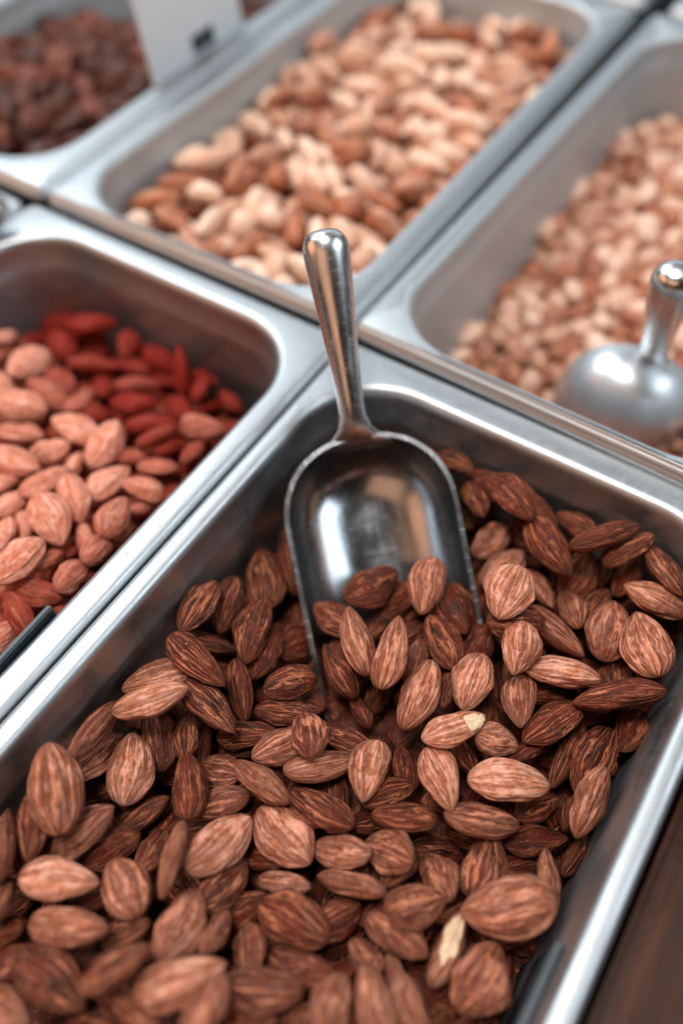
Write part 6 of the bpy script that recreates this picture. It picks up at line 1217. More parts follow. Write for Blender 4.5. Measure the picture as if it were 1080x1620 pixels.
D_MID = '''C 105 840 1406 -149 23 19 70 65 28 13 11 1
C 100 1168 368 -146 25 29 63 67 24 14 12 2
C 100 1783 395 -114 44 63 -47 -43 28 14 12 0
C 99 1192 756 -78 65 56 -36 -37 26 13 11 2
C 95 444 1476 -210 64 64 -33 -28 29 14 12 0
C 95 345 458 -158 54 58 46 41 29 14 10 2
C 90 632 730 -172 13 26 -67 -68 27 12 12 2
C 88 662 474 -147 60 66 38 26 29 14 12 1
C 85 621 591 -188 69 67 15 23 27 14 11 2
C 85 780 1181 -183 69 72 5 -10 28 14 11 0
C 83 2316 926 -101 60 60 -32 -41 26 13 12 1
C 81 852 323 -170 32 61 -40 -60 28 14 10 0
C 79 154 308 -331 32 71 31 54 26 13 12 0
C 78 810 721 -170 35 53 52 57 28 13 11 2
C 78 934 820 -120 56 65 35 38 24 14 11 1
C 76 407 1093 -171 17 2 -69 -70 28 14 10 2
C 75 2692 911 -153 38 41 53 63 26 14 11 0
C 74 1731 879 -97 3 -2 70 71 27 13 11 0
C 74 1588 1264 -144 70 70 0 -16 26 14 10 0
C 73 1554 380 -172 55 59 -35 -48 24 14 12 1
C 73 2096 1025 -118 36 48 61 51 24 13 12 0
C 72 414 852 -217 5 5 75 65 28 13 11 2
C 72 1860 1116 -141 57 60 -38 -41 26 13 10 1
C 72 2897 578 -157 17 30 63 69 28 14 11 0
C 70 986 1167 -138 76 63 7 -14 24 14 10 2
C 70 1847 651 -126 61 46 42 49 28 13 10 2
C 70 600 1446 -187 69 64 -9 -32 28 14 10 2
A 68 589 1273 -132 42 -43 -47 64 21 13 9 6
C 67 1024 478 -180 47 40 -46 -63 24 13 11 1
C 66 2042 1313 -158 25 43 67 54 26 13 10 0
H 66 842 535 -88 16 -31 -42 84 16 14 13 2
C 66 1552 773 -152 56 54 49 39 24 12 11 0
C 65 1918 1407 -160 38 49 -56 -55 27 14 11 0
H 64 609 869 -135 64 32 -28 -64 16 13 14 1
A 64 373 1305 -167 26 -65 70 -12 24 12 8 4
C 62 1600 552 -139 7 45 50 73 25 14 12 1
C 62 2105 1559 -111 2 4 65 76 27 14 11 1
C 60 2673 1123 -179 56 56 -35 -50 26 13 11 0
H 60 501 962 -142 76 -9 -64 5 16 13 13 2
C 60 2207 327 -110 76 65 -4 -7 29 14 11 1
C 59 2467 480 -126 49 48 -54 -50 25 13 11 2
H 58 896 1028 -119 52 80 -22 21 15 15 13 2
H 57 2719 343 -82 63 33 26 -65 15 15 14 2
C 56 672 1013 -184 8 -34 56 75 25 12 12 2
C 56 1362 1008 -141 34 38 -55 -67 25 13 12 2
C 55 2161 469 -167 30 54 36 70 27 12 12 0
C 55 1744 1164 -200 54 64 46 30 28 13 10 1
C 54 1113 651 -180 45 57 -10 -68 25 13 12 1
H 54 1461 906 -96 44 -18 43 77 17 14 14 0
C 54 1431 429 -182 46 50 49 55 25 14 10 1
H 53 563 275 -120 3 -98 -16 -12 15 14 14 0
C 52 1390 1353 -180 44 33 -62 -55 24 13 12 1
C 52 2058 270 -123 35 25 64 63 26 13 11 2
A 52 1527 1423 -92 43 87 -18 -14 22 12 9 6
C 51 1174 1019 -175 62 63 30 37 28 13 10 0
C 50 819 1542 -169 15 10 68 71 24 12 11 1
C 49 1684 305 -152 70 39 43 42 26 14 10 1
C 48 2513 896 -177 61 60 -36 -37 29 14 12 1
H 48 1327 553 -142 64 -55 9 -53 15 14 13 0
C 47 2744 1533 -207 72 67 -8 -17 28 13 11 1
C 46 2762 512 -190 54 55 46 43 26 12 10 2
A 45 331 666 -191 47 -1 86 19 21 12 9 2
C 44 1823 1476 -171 40 39 -56 -61 26 13 11 0
A 44 467 417 -153 87 -18 7 46 23 13 9 8
C 43 999 983 -200 31 23 -56 -73 27 14 12 0
C 43 1290 426 -187 69 60 -34 -22 28 14 10 2
A 42 1434 1198 -141 5 24 96 -12 20 13 9 4
C 42 2237 803 -178 21 9 -65 -73 26 13 11 1
C 41 434 718 -218 48 70 -22 -48 24 12 11 2
C 41 1049 1448 -182 20 21 -52 -80 26 14 11 1
C 40 1325 686 -148 65 74 13 13 26 13 10 1
A 40 2321 706 -157 28 81 51 3 24 13 9 3
C 40 1212 1215 -177 63 64 40 18 29 13 10 2
H 39 242 952 -138 42 83 26 -27 15 15 14 2
C 39 2477 1396 -173 6 8 -74 -67 26 12 10 2
C 38 1036 774 -177 66 62 27 32 25 13 11 0
A 38 512 1300 -194 6 -68 -60 41 21 13 8 7
H 38 2028 915 -122 68 5 26 68 15 14 13 2
C 37 1187 844 -194 53 61 35 48 27 14 11 2
C 37 2273 1392 -209 54 70 -31 -36 26 13 12 0
C 36 2933 795 -181 45 22 -73 -47 28 13 10 0
C 35 601 1143 -247 34 11 73 58 25 12 12 0
C 35 1983 502 -175 40 74 41 36 26 12 12 2
H 34 1338 1528 -198 75 -29 -25 54 17 14 14 2
C 34 2873 1233 -164 63 73 14 23 28 12 11 0
H 33 1744 785 -143 47 86 19 -2 16 15 14 0
C 33 1915 312 -160 40 37 56 63 28 12 12 0
C 33 2369 395 -165 33 47 56 60 26 14 11 2
C 33 278 1121 -241 48 70 28 44 28 13 12 0
C 32 947 1293 -209 6 2 65 76 28 13 11 2
C 32 1529 1552 -196 64 76 10 3 26 14 12 2
H 32 2959 1370 -175 40 85 -18 -28 15 14 13 1
C 31 2476 1208 -231 15 1 68 72 28 14 10 0
C 31 2527 1546 -235 65 73 -20 0 28 14 10 2
C 30 2042 1126 -181 38 65 -52 -41 26 12 10 1
A 30 1280 1391 -161 80 51 30 9 22 14 9 8
A 30 1737 1565 -154 32 -43 52 67 22 12 8 7
H 28 2528 703 -177 22 -67 23 67 16 14 14 2
C 27 777 426 -229 49 53 -39 -57 29 12 10 2
H 27 268 1452 -193 14 14 47 -86 17 14 13 0
C 26 2213 968 -172 47 27 -52 -66 28 13 11 1
A 26 1147 1338 -160 30 -66 -60 33 22 13 9 4
C 26 2673 1367 -247 12 -2 -78 -61 26 12 11 0
C 24 151 1430 -366 61 43 52 41 26 14 11 0
A 24 2426 607 -174 61 -40 35 -59 24 12 9 2
H 24 2658 746 -170 39 -5 70 60 17 14 14 2
A 24 701 1271 -169 3 -45 84 30 22 14 9 2
H 23 370 995 -210 9 -42 -81 41 17 15 14 2
A 23 929 581 -132 56 60 -18 -55 23 13 8 3
C 22 786 1086 -274 60 69 -33 -24 29 13 12 0
C 22 259 788 -233 65 70 8 -28 28 14 11 2
A 22 146 1476 -185 47 42 -23 -74 23 13 9 1
C 22 688 298 -197 58 52 43 46 25 12 11 1
C 22 185 625 -172 36 18 -63 -66 26 13 11 0
H 21 899 442 -183 38 42 68 46 17 14 14 1
C 21 2808 796 -193 42 26 -59 -64 27 12 10 2
C 20 546 350 -240 7 27 -80 -54 27 13 10 2
A 20 1692 677 -135 89 -46 4 0 23 12 8 7
C 20 2266 1220 -203 64 64 -29 -30 26 13 10 2
A 19 1756 530 -148 55 -9 -16 81 23 12 9 0
C 19 2630 295 -236 29 37 -58 -66 27 12 11 1
C 18 648 490 -275 13 -3 -77 -62 24 14 11 1
C 18 2086 659 -245 23 24 -56 -76 27 13 12 0
C 18 1574 1186 -231 64 55 -48 -24 24 12 11 0
C 18 1924 805 -200 54 47 59 36 25 14 12 1
C 18 1497 1382 -227 52 65 53 16 25 14 11 1
A 18 1171 226 -124 99 8 4 -10 24 12 8 2
C 18 1466 217 -163 73 68 -4 -11 28 12 10 0
H 17 961 234 -151 24 32 -53 -75 15 14 14 1
C 17 2901 408 -161 69 68 2 22 27 12 10 0
A 17 223 1341 -189 17 22 88 -38 21 12 8 0
A 16 286 269 -348 86 -8 1 51 23 13 9 5
C 16 2795 316 -258 49 66 -44 35 29 13 10 0
C 16 526 737 -297 14 13 85 49 27 14 11 0
H 16 273 558 -212 57 15 78 20 15 15 13 2
C 16 1203 675 -223 67 13 -14 -72 26 13 11 2
H 16 2053 782 -188 48 -47 -72 -18 17 13 14 0
C 15 1131 1559 -248 6 -5 -61 -78 25 14 12 1
A 15 1349 1140 -191 2 41 90 -12 24 13 9 0
C 15 2725 1261 -233 69 69 2 -22 27 13 11 1
C 15 1734 968 -182 18 20 -68 -69 25 12 11 2
H 14 1529 714 -231 44 -70 48 -28 16 13 14 0
H 13 1136 454 -220 32 -1 71 62 16 14 14 1
C 13 1681 1380 -183 64 59 -34 -36 26 12 11 0
A 13 2394 1481 -193 80 -60 2 0 22 13 9 7
C 12 232 1533 -279 9 -1 88 46 25 13 10 1
C 12 2243 214 -161 79 60 -14 2 26 13 11 2
A 12 2961 1527 -231 24 73 55 -31 23 13 9 5
C 11 577 879 -283 60 72 -31 -16 27 12 11 2
C 11 876 845 -238 48 26 57 62 24 13 10 1
H 10 1645 612 -220 36 92 -1 15 17 15 14 2
C 10 2244 698 -279 62 44 -46 -46 26 12 10 1
H 10 1206 1123 -236 81 -14 -17 -54 16 14 14 0
C 10 792 1460 -261 39 72 -50 -28 27 14 12 0
C 9 1080 1056 -338 37 15 -81 -42 27 14 11 1
C 9 1534 499 -234 12 42 61 67 27 12 12 2
C 9 2480 409 -232 72 59 -33 -17 28 13 11 2
H 9 504 1047 -249 91 8 13 -39 17 14 14 2
C 9 2612 907 -253 36 45 -48 -66 25 13 12 1
H 9 2869 1445 -266 74 -51 -27 -35 16 14 13 2
H 9 2965 668 -143 12 -68 5 -72 16 14 13 2
A 8 2320 509 -188 24 -60 75 -12 20 12 9 4
C 8 2386 1349 -276 78 49 -28 -28 26 14 12 2
C 7 2120 896 -249 32 51 58 54 29 14 11 1
C 7 1457 990 -236 71 63 -8 32 27 13 11 2
C 7 2911 1187 -251 58 68 37 26 29 12 10 2
C 7 2859 713 -274 12 -1 -68 -72 28 12 11 1
A 7 1463 863 -202 7 18 98 7 23 12 8 0
C 7 1645 821 -238 36 67 -56 -32 24 12 10 2
C 7 1417 651 -236 52 50 -52 -47 25 12 11 1
C 6 2983 1032 -294 50 52 37 58 26 14 11 0
H 6 754 808 -216 43 -73 49 19 17 13 14 2
C 6 202 1264 -203 2 96 24 -14 26 14 11 2
A 6 966 1095 -206 27 -96 -4 -9 22 12 9 0
C 6 2115 1549 -244 20 -15 66 71 27 12 12 1
A 6 455 537 -213 100 1 7 -3 21 13 9 4
H 6 1334 815 -145 22 -15 28 -92 17 15 14 1
C 5 1369 281 -243 77 33 37 40 28 13 11 0
C 5 2651 523 -243 46 54 -30 -64 26 13 11 0
C 5 2929 316 -251 50 77 -38 -10 28 14 12 2
H 5 1414 1258 -246 78 16 -35 -50 15 15 14 1
C 5 420 1209 -284 44 45 -53 -57 27 13 11 2
C 5 1151 1440 -283 72 69 -8 10 27 13 11 2
C 4 2843 258 -356 35 35 80 35 26 13 11 2
C 4 1406 457 -357 5 15 -39 -91 28 13 11 2
C 4 1737 1283 -295 63 71 20 -22 28 13 10 1
A 4 2353 972 -169 15 55 82 2 20 14 8 0
A 4 2241 1561 -233 30 -16 70 63 23 12 9 8
C 4 2094 490 -262 59 64 18 46 27 13 12 2
C 4 1274 975 -231 47 53 -43 -56 25 13 11 2
C 4 2074 1421 -223 26 52 54 61 27 14 10 0
C 3 754 635 -263 64 60 -28 -39 28 14 11 1
C 3 1077 279 -284 38 22 -61 -66 26 14 11 1
C 3 1635 1371 -293 58 51 37 52 26 13 12 2
C 3 1951 1496 -241 24 70 44 50 27 13 10 0
C 3 933 1431 -273 58 70 31 28 24 13 10 2
A 3 2463 237 -189 26 -19 63 -71 24 12 9 2
A 3 595 622 -271 5 -21 -95 23 22 12 9 6
A 3 2397 753 -239 32 -93 -15 -12 22 12 9 5
A 3 1848 917 -132 39 -80 -44 -13 23 13 8 7
H 3 2170 1127 -150 6 -62 78 -4 17 15 14 0
C 3 1767 209 -205 74 66 -11 8 25 13 11 0
C 3 2556 504 -206 63 56 -42 -33 27 12 10 0
C 2 494 1349 -359 62 60 -46 -19 27 14 11 1
C 2 1117 459 -347 5 29 95 10 26 13 11 0
C 2 1826 1114 -280 42 38 -63 -53 28 12 10 0
H 2 1844 701 -212 19 -98 8 -7 16 14 14 0
A 2 1895 954 -267 9 81 54 -22 24 13 8 7
C 2 1027 1172 -269 84 54 -6 8 28 13 11 0
C 2 1215 1259 -285 89 31 -9 -33 25 14 10 2
C 2 1671 1093 -271 58 40 48 52 28 12 10 0
H 2 436 1533 -307 3 43 -74 51 17 13 14 0
C 2 1006 428 -289 61 46 51 41 27 12 12 1
C 2 1497 295 -261 33 43 73 42 28 13 10 1
A 2 1173 771 -267 15 33 -93 -6 21 12 8 6
C 2 2284 852 -260 5 23 93 27 26 14 12 1
C 2 1927 1068 -247 40 37 -67 -51 29 13 12 1
H 2 2520 1424 -258 41 -20 -21 86 15 14 14 2
C 2 2980 485 -262 51 46 49 54 28 12 10 1
A 2 344 1394 -250 5 -17 93 -31 24 13 9 4
C 2 1848 1386 -268 56 37 -50 -55 27 12 10 0
H 2 407 224 -140 14 -11 -33 -93 15 14 13 0
C 1 343 617 -359 71 64 1 30 25 14 12 1
A 1 534 661 -348 11 -99 8 6 23 12 10 4
C 1 1820 678 -338 0 19 98 1 28 14 11 1
A 1 1470 871 -354 7 -43 90 -5 23 12 8 1
C 1 2982 285 -363 60 32 54 50 24 13 10 1
C 1 705 712 -360 39 64 -41 -52 26 14 12 2
C 1 1931 859 -359 49 21 -59 -61 28 13 11 1
C 1 1436 1528 -357 86 48 9 -14 26 14 11 2
C 1 2980 1456 -362 61 31 51 52 26 12 12 1
C 1 908 619 -272 37 77 -43 -28 24 13 10 2
C 1 918 711 -275 98 7 -19 -8 28 12 12 2
C 1 1409 1422 -304 22 32 -66 -65 28 13 12 0
A 1 896 283 -241 11 -83 54 -3 22 13 9 1
C 1 1944 276 -285 58 63 -50 -15 25 14 11 0
C 1 2193 483 -265 25 59 68 37 25 14 10 2
H 1 1019 851 -239 44 -69 -52 -25 15 14 13 0
A 1 2591 1256 -235 92 5 -3 -39 23 13 10 6
H 1 633 1320 -250 12 -6 71 -69 16 14 14 0
C 1 1240 249 -237 86 27 12 41 24 14 12 2
C 1 1326 469 -282 88 47 -9 -1 28 13 10 2
C 1 1910 594 -188 45 22 -56 -66 29 12 11 2
C 1 1940 1269 -252 66 64 39 6 27 14 10 0
H 1 2412 1089 -224 19 3 15 -97 16 15 14 2
A 1 2822 1565 -290 9 -17 -62 -76 22 14 9 9
C 1 1768 354 -251 71 53 -31 -34 26 14 11 2
C 0 531 300 -325 75 -16 13 -63 26 12 10 0
C 0 695 295 -304 52 -63 44 -38 25 12 12 1
A 0 1050 226 -349 19 7 -19 -96 21 14 8 3
A 0 1173 357 -352 9 99 1 -7 20 13 8 9
H 0 1421 289 -329 51 -6 25 -82 17 14 13 0
H 0 1575 363 -327 62 1 7 -78 16 15 14 0
H 0 1944 451 -324 15 52 84 2 16 15 13 0
C 0 2109 345 -346 3 68 -73 -4 27 14 11 0
A 0 2616 359 -340 63 14 -28 -71 20 13 8 6
C 0 784 597 -336 4 73 68 -2 26 14 11 1
H 0 994 654 -330 79 -48 -9 37 16 14 13 2
H 0 1638 704 -333 44 71 53 14 15 13 14 1
C 0 2165 583 -365 35 55 -49 -58 26 14 11 0
C 0 2367 667 -320 25 -80 -53 14 24 12 11 2
C 0 2661 590 -346 5 14 -24 -96 26 14 12 2
A 0 556 800 -350 40 8 2 -91 20 12 8 1
C 0 698 907 -362 25 24 49 80 25 13 12 0
A 0 967 812 -347 91 11 3 -40 23 13 9 7
A 0 1296 807 -342 6 -7 20 98 21 13 9 9
C 0 1827 867 -357 40 31 -76 -41 25 13 11 2
C 0 2128 812 -356 47 81 -24 -24 27 13 12 2
A 0 2918 726 -348 3 6 99 -12 22 13 9 0
C 0 342 1076 -355 17 -2 33 93 27 13 10 2
A 0 518 991 -347 64 -7 4 77 24 12 8 6
C 0 692 1188 -354 32 24 30 87 27 13 11 1
C 0 968 1083 -358 35 28 -78 -43 28 13 11 1
A 0 1245 1198 -349 22 6 24 95 24 13 9 5
H 0 1740 1168 -332 14 -1 77 62 15 14 14 1
C 0 1905 1112 -356 17 40 87 25 24 14 12 0
A 0 2323 1211 -350 93 9 9 34 22 12 8 3
C 0 2590 1124 -357 78 56 2 -28 26 14 11 1
C 0 2842 1100 -351 57 29 -63 -44 24 14 12 1
C 0 288 1475 -368 70 55 38 25 26 13 11 0
A 0 895 1491 -347 68 -8 3 -73 22 12 8 6
C 0 1024 1295 -364 47 88 5 4 28 13 10 0
C 0 1224 1500 -346 97 18 2 -17 28 12 11 0
H 0 1497 1356 -334 17 24 -55 -78 16 13 13 1
A 0 1614 1449 -348 7 -5 11 99 24 12 9 3
C 0 1848 1428 -344 4 56 -83 -7 26 14 12 0
C 0 2126 1273 -343 2 24 97 6 25 12 11 0
A 0 2431 1399 -351 17 -98 -9 3 23 12 9 6
C 0 2511 1508 -346 97 23 8 -10 26 14 12 2
A 0 2717 1508 -353 54 -1 5 -84 21 12 8 8
H 0 400 503 -326 35 -63 55 -42 15 14 14 0
C 0 548 277 -248 9 100 0 1 25 14 11 0
C 0 969 323 -364 47 73 47 16 24 13 10 0
C 0 1597 219 -346 67 70 -18 16 26 12 12 0
H 0 2393 472 -332 15 13 95 24 15 13 13 1
H 0 2740 441 -318 38 63 -62 27 15 14 13 2
C 0 181 643 -358 22 69 -59 -36 24 13 12 0
C 0 554 548 -359 46 81 -21 -30 29 12 12 0
A 0 960 516 -353 5 -44 -89 13 20 13 8 6
C 0 1664 580 -352 46 24 -21 -83 28 13 12 0
C 0 1963 585 -362 17 -5 63 75 28 13 11 1
A 0 2055 688 -351 7 60 79 4 20 13 9 0
C 0 2255 570 -362 63 30 -40 -59 27 13 10 0
C 0 2497 573 -324 49 58 -48 -44 27 14 11 0
C 0 334 770 -353 29 95 7 -1 26 12 10 1
H 0 411 902 -317 51 52 57 38 16 14 14 0
C 0 988 917 -329 23 1 -95 -21 26 13 11 1
C 0 1430 975 -352 94 31 -6 12 26 13 11 1
C 0 1760 1005 -360 79 57 24 5 26 13 12 2
C 0 2110 921 -353 90 30 -10 -31 25 14 11 2
C 0 2351 849 -352 25 96 11 1 26 14 10 1
C 0 2737 1046 -295 8 43 -82 -38 26 14 11 0
C 0 2817 953 -359 84 54 10 2 27 12 12 2
C 0 189 1278 -366 36 15 -67 -63 26 14 12 0
H 0 842 1155 -330 70 -8 0 71 16 14 13 0
C 0 1222 1020 -357 25 11 -84 -46 25 13 12 2
A 0 1341 1099 -277 3 79 60 -9 22 12 9 0
C 0 1654 1054 -337 3 -65 76 -3 27 14 10 2
H 0 2034 1239 -321 33 36 85 18 16 14 14 0
H 0 2736 1207 -319 32 -90 -29 -6 16 14 13 1
C 0 2994 1199 -361 27 70 -60 -28 27 13 11 0
C 0 643 1543 -365 7 -11 -79 -60 25 13 10 0
A 0 720 1286 -345 1 97 -23 1 24 13 9 8
H 0 1032 1528 -328 3 -68 71 20 16 14 13 1
A 0 1310 1309 -348 3 5 99 -9 24 13 8 7
A 0 1643 1292 -346 46 -2 -9 -88 23 13 8 1
C 0 1909 1480 -331 56 -3 3 -83 27 12 11 2
C 0 2277 1354 -363 49 32 65 48 26 14 10 0
A 0 2615 1377 -348 75 0 11 -66 23 13 9 7
H 0 160 434 -329 25 -32 -70 58 15 14 14 0
C 0 1280 253 -351 86 33 0 38 29 13 10 1
H 0 1820 568 -243 38 -7 -14 -91 15 15 14 2
C 0 2143 218 -295 75 66 -1 7 29 14 12 2
C 0 157 522 -258 50 53 -56 -38 27 14 12 2
C 0 1145 605 -327 4 31 81 50 28 13 12 1
C 0 1432 568 -334 6 -29 55 78 27 12 11 1
A 0 1989 715 -274 4 80 57 -20 22 13 9 7
H 0 2870 438 -325 8 54 83 -7 17 14 14 1
C 0 729 1009 -296 47 74 -44 -21 28 13 10 1
H 0 1247 918 -323 47 76 15 43 15 14 13 1
A 0 1378 880 -284 93 -25 8 27 22 13 8 7
C 0 1546 968 -282 47 68 32 46 25 13 11 1
A 0 2806 839 -344 12 -8 0 99 21 12 9 0
C 0 144 1088 -296 71 34 61 6 25 12 12 1
H 0 356 1304 -323 13 61 -78 -4 16 14 13 0
A 0 1498 1098 -251 9 10 -99 -4 24 13 9 4
C 0 2144 1082 -280 39 13 46 79 24 13 11 2
C 0 2431 1162 -361 63 61 -17 -45 25 12 11 0
C 0 2493 1240 -358 4 18 93 31 25 13 11 0
A 0 565 1454 -345 53 -2 10 84 24 12 9 6
C 0 821 1343 -362 46 33 68 46 26 14 10 1
A 0 1011 1388 -343 3 -6 95 -29 21 13 9 6
C 0 1223 1421 -358 48 83 10 26 26 13 10 1
C 0 1650 1537 -348 22 -7 -78 -58 28 13 10 0
C 0 1734 1478 -266 52 21 -33 -76 27 14 10 2
C 0 2167 1388 -288 35 54 68 34 29 13 11 1
C 0 2328 1533 -359 28 1 54 79 28 13 12 1
H 0 2659 1491 -265 60 -52 -32 52 15 13 14 0
A 0 2862 1323 -351 3 50 -87 -7 22 13 8 3
C 0 305 401 -326 39 53 -69 -31 25 14 11 1
A 0 649 388 -267 14 26 95 -10 22 13 8 7
C 0 2391 372 -276 37 77 -49 -16 24 12 12 2
H 0 2516 224 -312 53 -48 42 56 16 14 13 2
A 0 1326 685 -270 77 -6 -15 61 23 12 8 9
H 0 2857 560 -239 31 -87 34 -16 15 15 13 1
C 0 150 892 -265 47 48 -53 -52 27 14 11 2
A 0 1123 938 -239 9 17 97 16 21 13 9 6
A 0 1752 913 -249 56 70 38 21 21 13 8 9
C 0 2006 962 -276 52 44 -48 -56 24 12 12 2
C 0 2718 874 -269 38 59 53 47 29 14 10 1
A 0 2956 852 -325 9 -53 -68 50 22 13 9 8
A 0 416 1153 -344 44 -13 1 89 23 13 9 3
A 0 2117 1216 -218 100 6 5 0 22 12 9 8
A 0 2206 1180 -290 5 98 -8 17 22 13 9 9
C 0 673 1461 -309 47 76 -23 -39 24 12 11 1
C 0 910 1535 -268 80 52 -25 18 24 14 12 1
C 0 2743 1333 -355 34 28 -81 -38 26 13 12 1
A 0 458 412 -282 32 3 28 -90 23 13 9 8
C 0 788 225 -324 12 -28 -64 -71 26 12 10 0
A 0 1662 313 -229 4 -97 23 1 20 13 9 9
H 0 1869 449 -222 7 -32 37 87 15 14 14 1
C 0 2735 233 -341 17 -16 54 81 29 13 12 1
H 0 1010 617 -203 14 68 -62 -37 15 15 13 2
A 0 2618 634 -249 0 -86 -51 4 23 12 8 7
H 0 2426 948 -247 90 -1 -29 -33 15 14 13 1
A 0 2853 887 -256 9 86 50 6 21 13 9 5
H 0 291 1180 -320 50 77 -35 15 17 13 14 1
A 0 774 1240 -255 19 7 97 12 24 13 9 1
A 0 2262 1058 -230 15 -69 71 -2 20 12 8 4
C 0 2570 1061 -260 54 65 36 39 24 13 11 1
C 0 535 1485 -280 39 52 47 60 25 12 10 2
C 0 367 297 -257 73 43 25 48 28 14 10 0
A 0 2562 377 -270 0 -83 -56 2 21 13 9 3
A 0 295 888 -253 88 1 9 -46 21 12 8 9
A 0 1063 1334 -235 5 39 91 11 21 13 9 1
A 0 2863 1314 -271 14 12 -1 -98 22 12 8 5
C 0 248 336 -202 48 40 -63 -46 26 12 11 1
C 0 2071 322 -243 13 5 69 71 24 14 10 2
A 0 2365 617 -240 16 -55 -82 1 22 13 8 3
A 0 2815 1012 -182 18 39 80 43 21 13 9 1
C 0 2279 327 -214 63 54 -25 -50 24 13 10 2'''
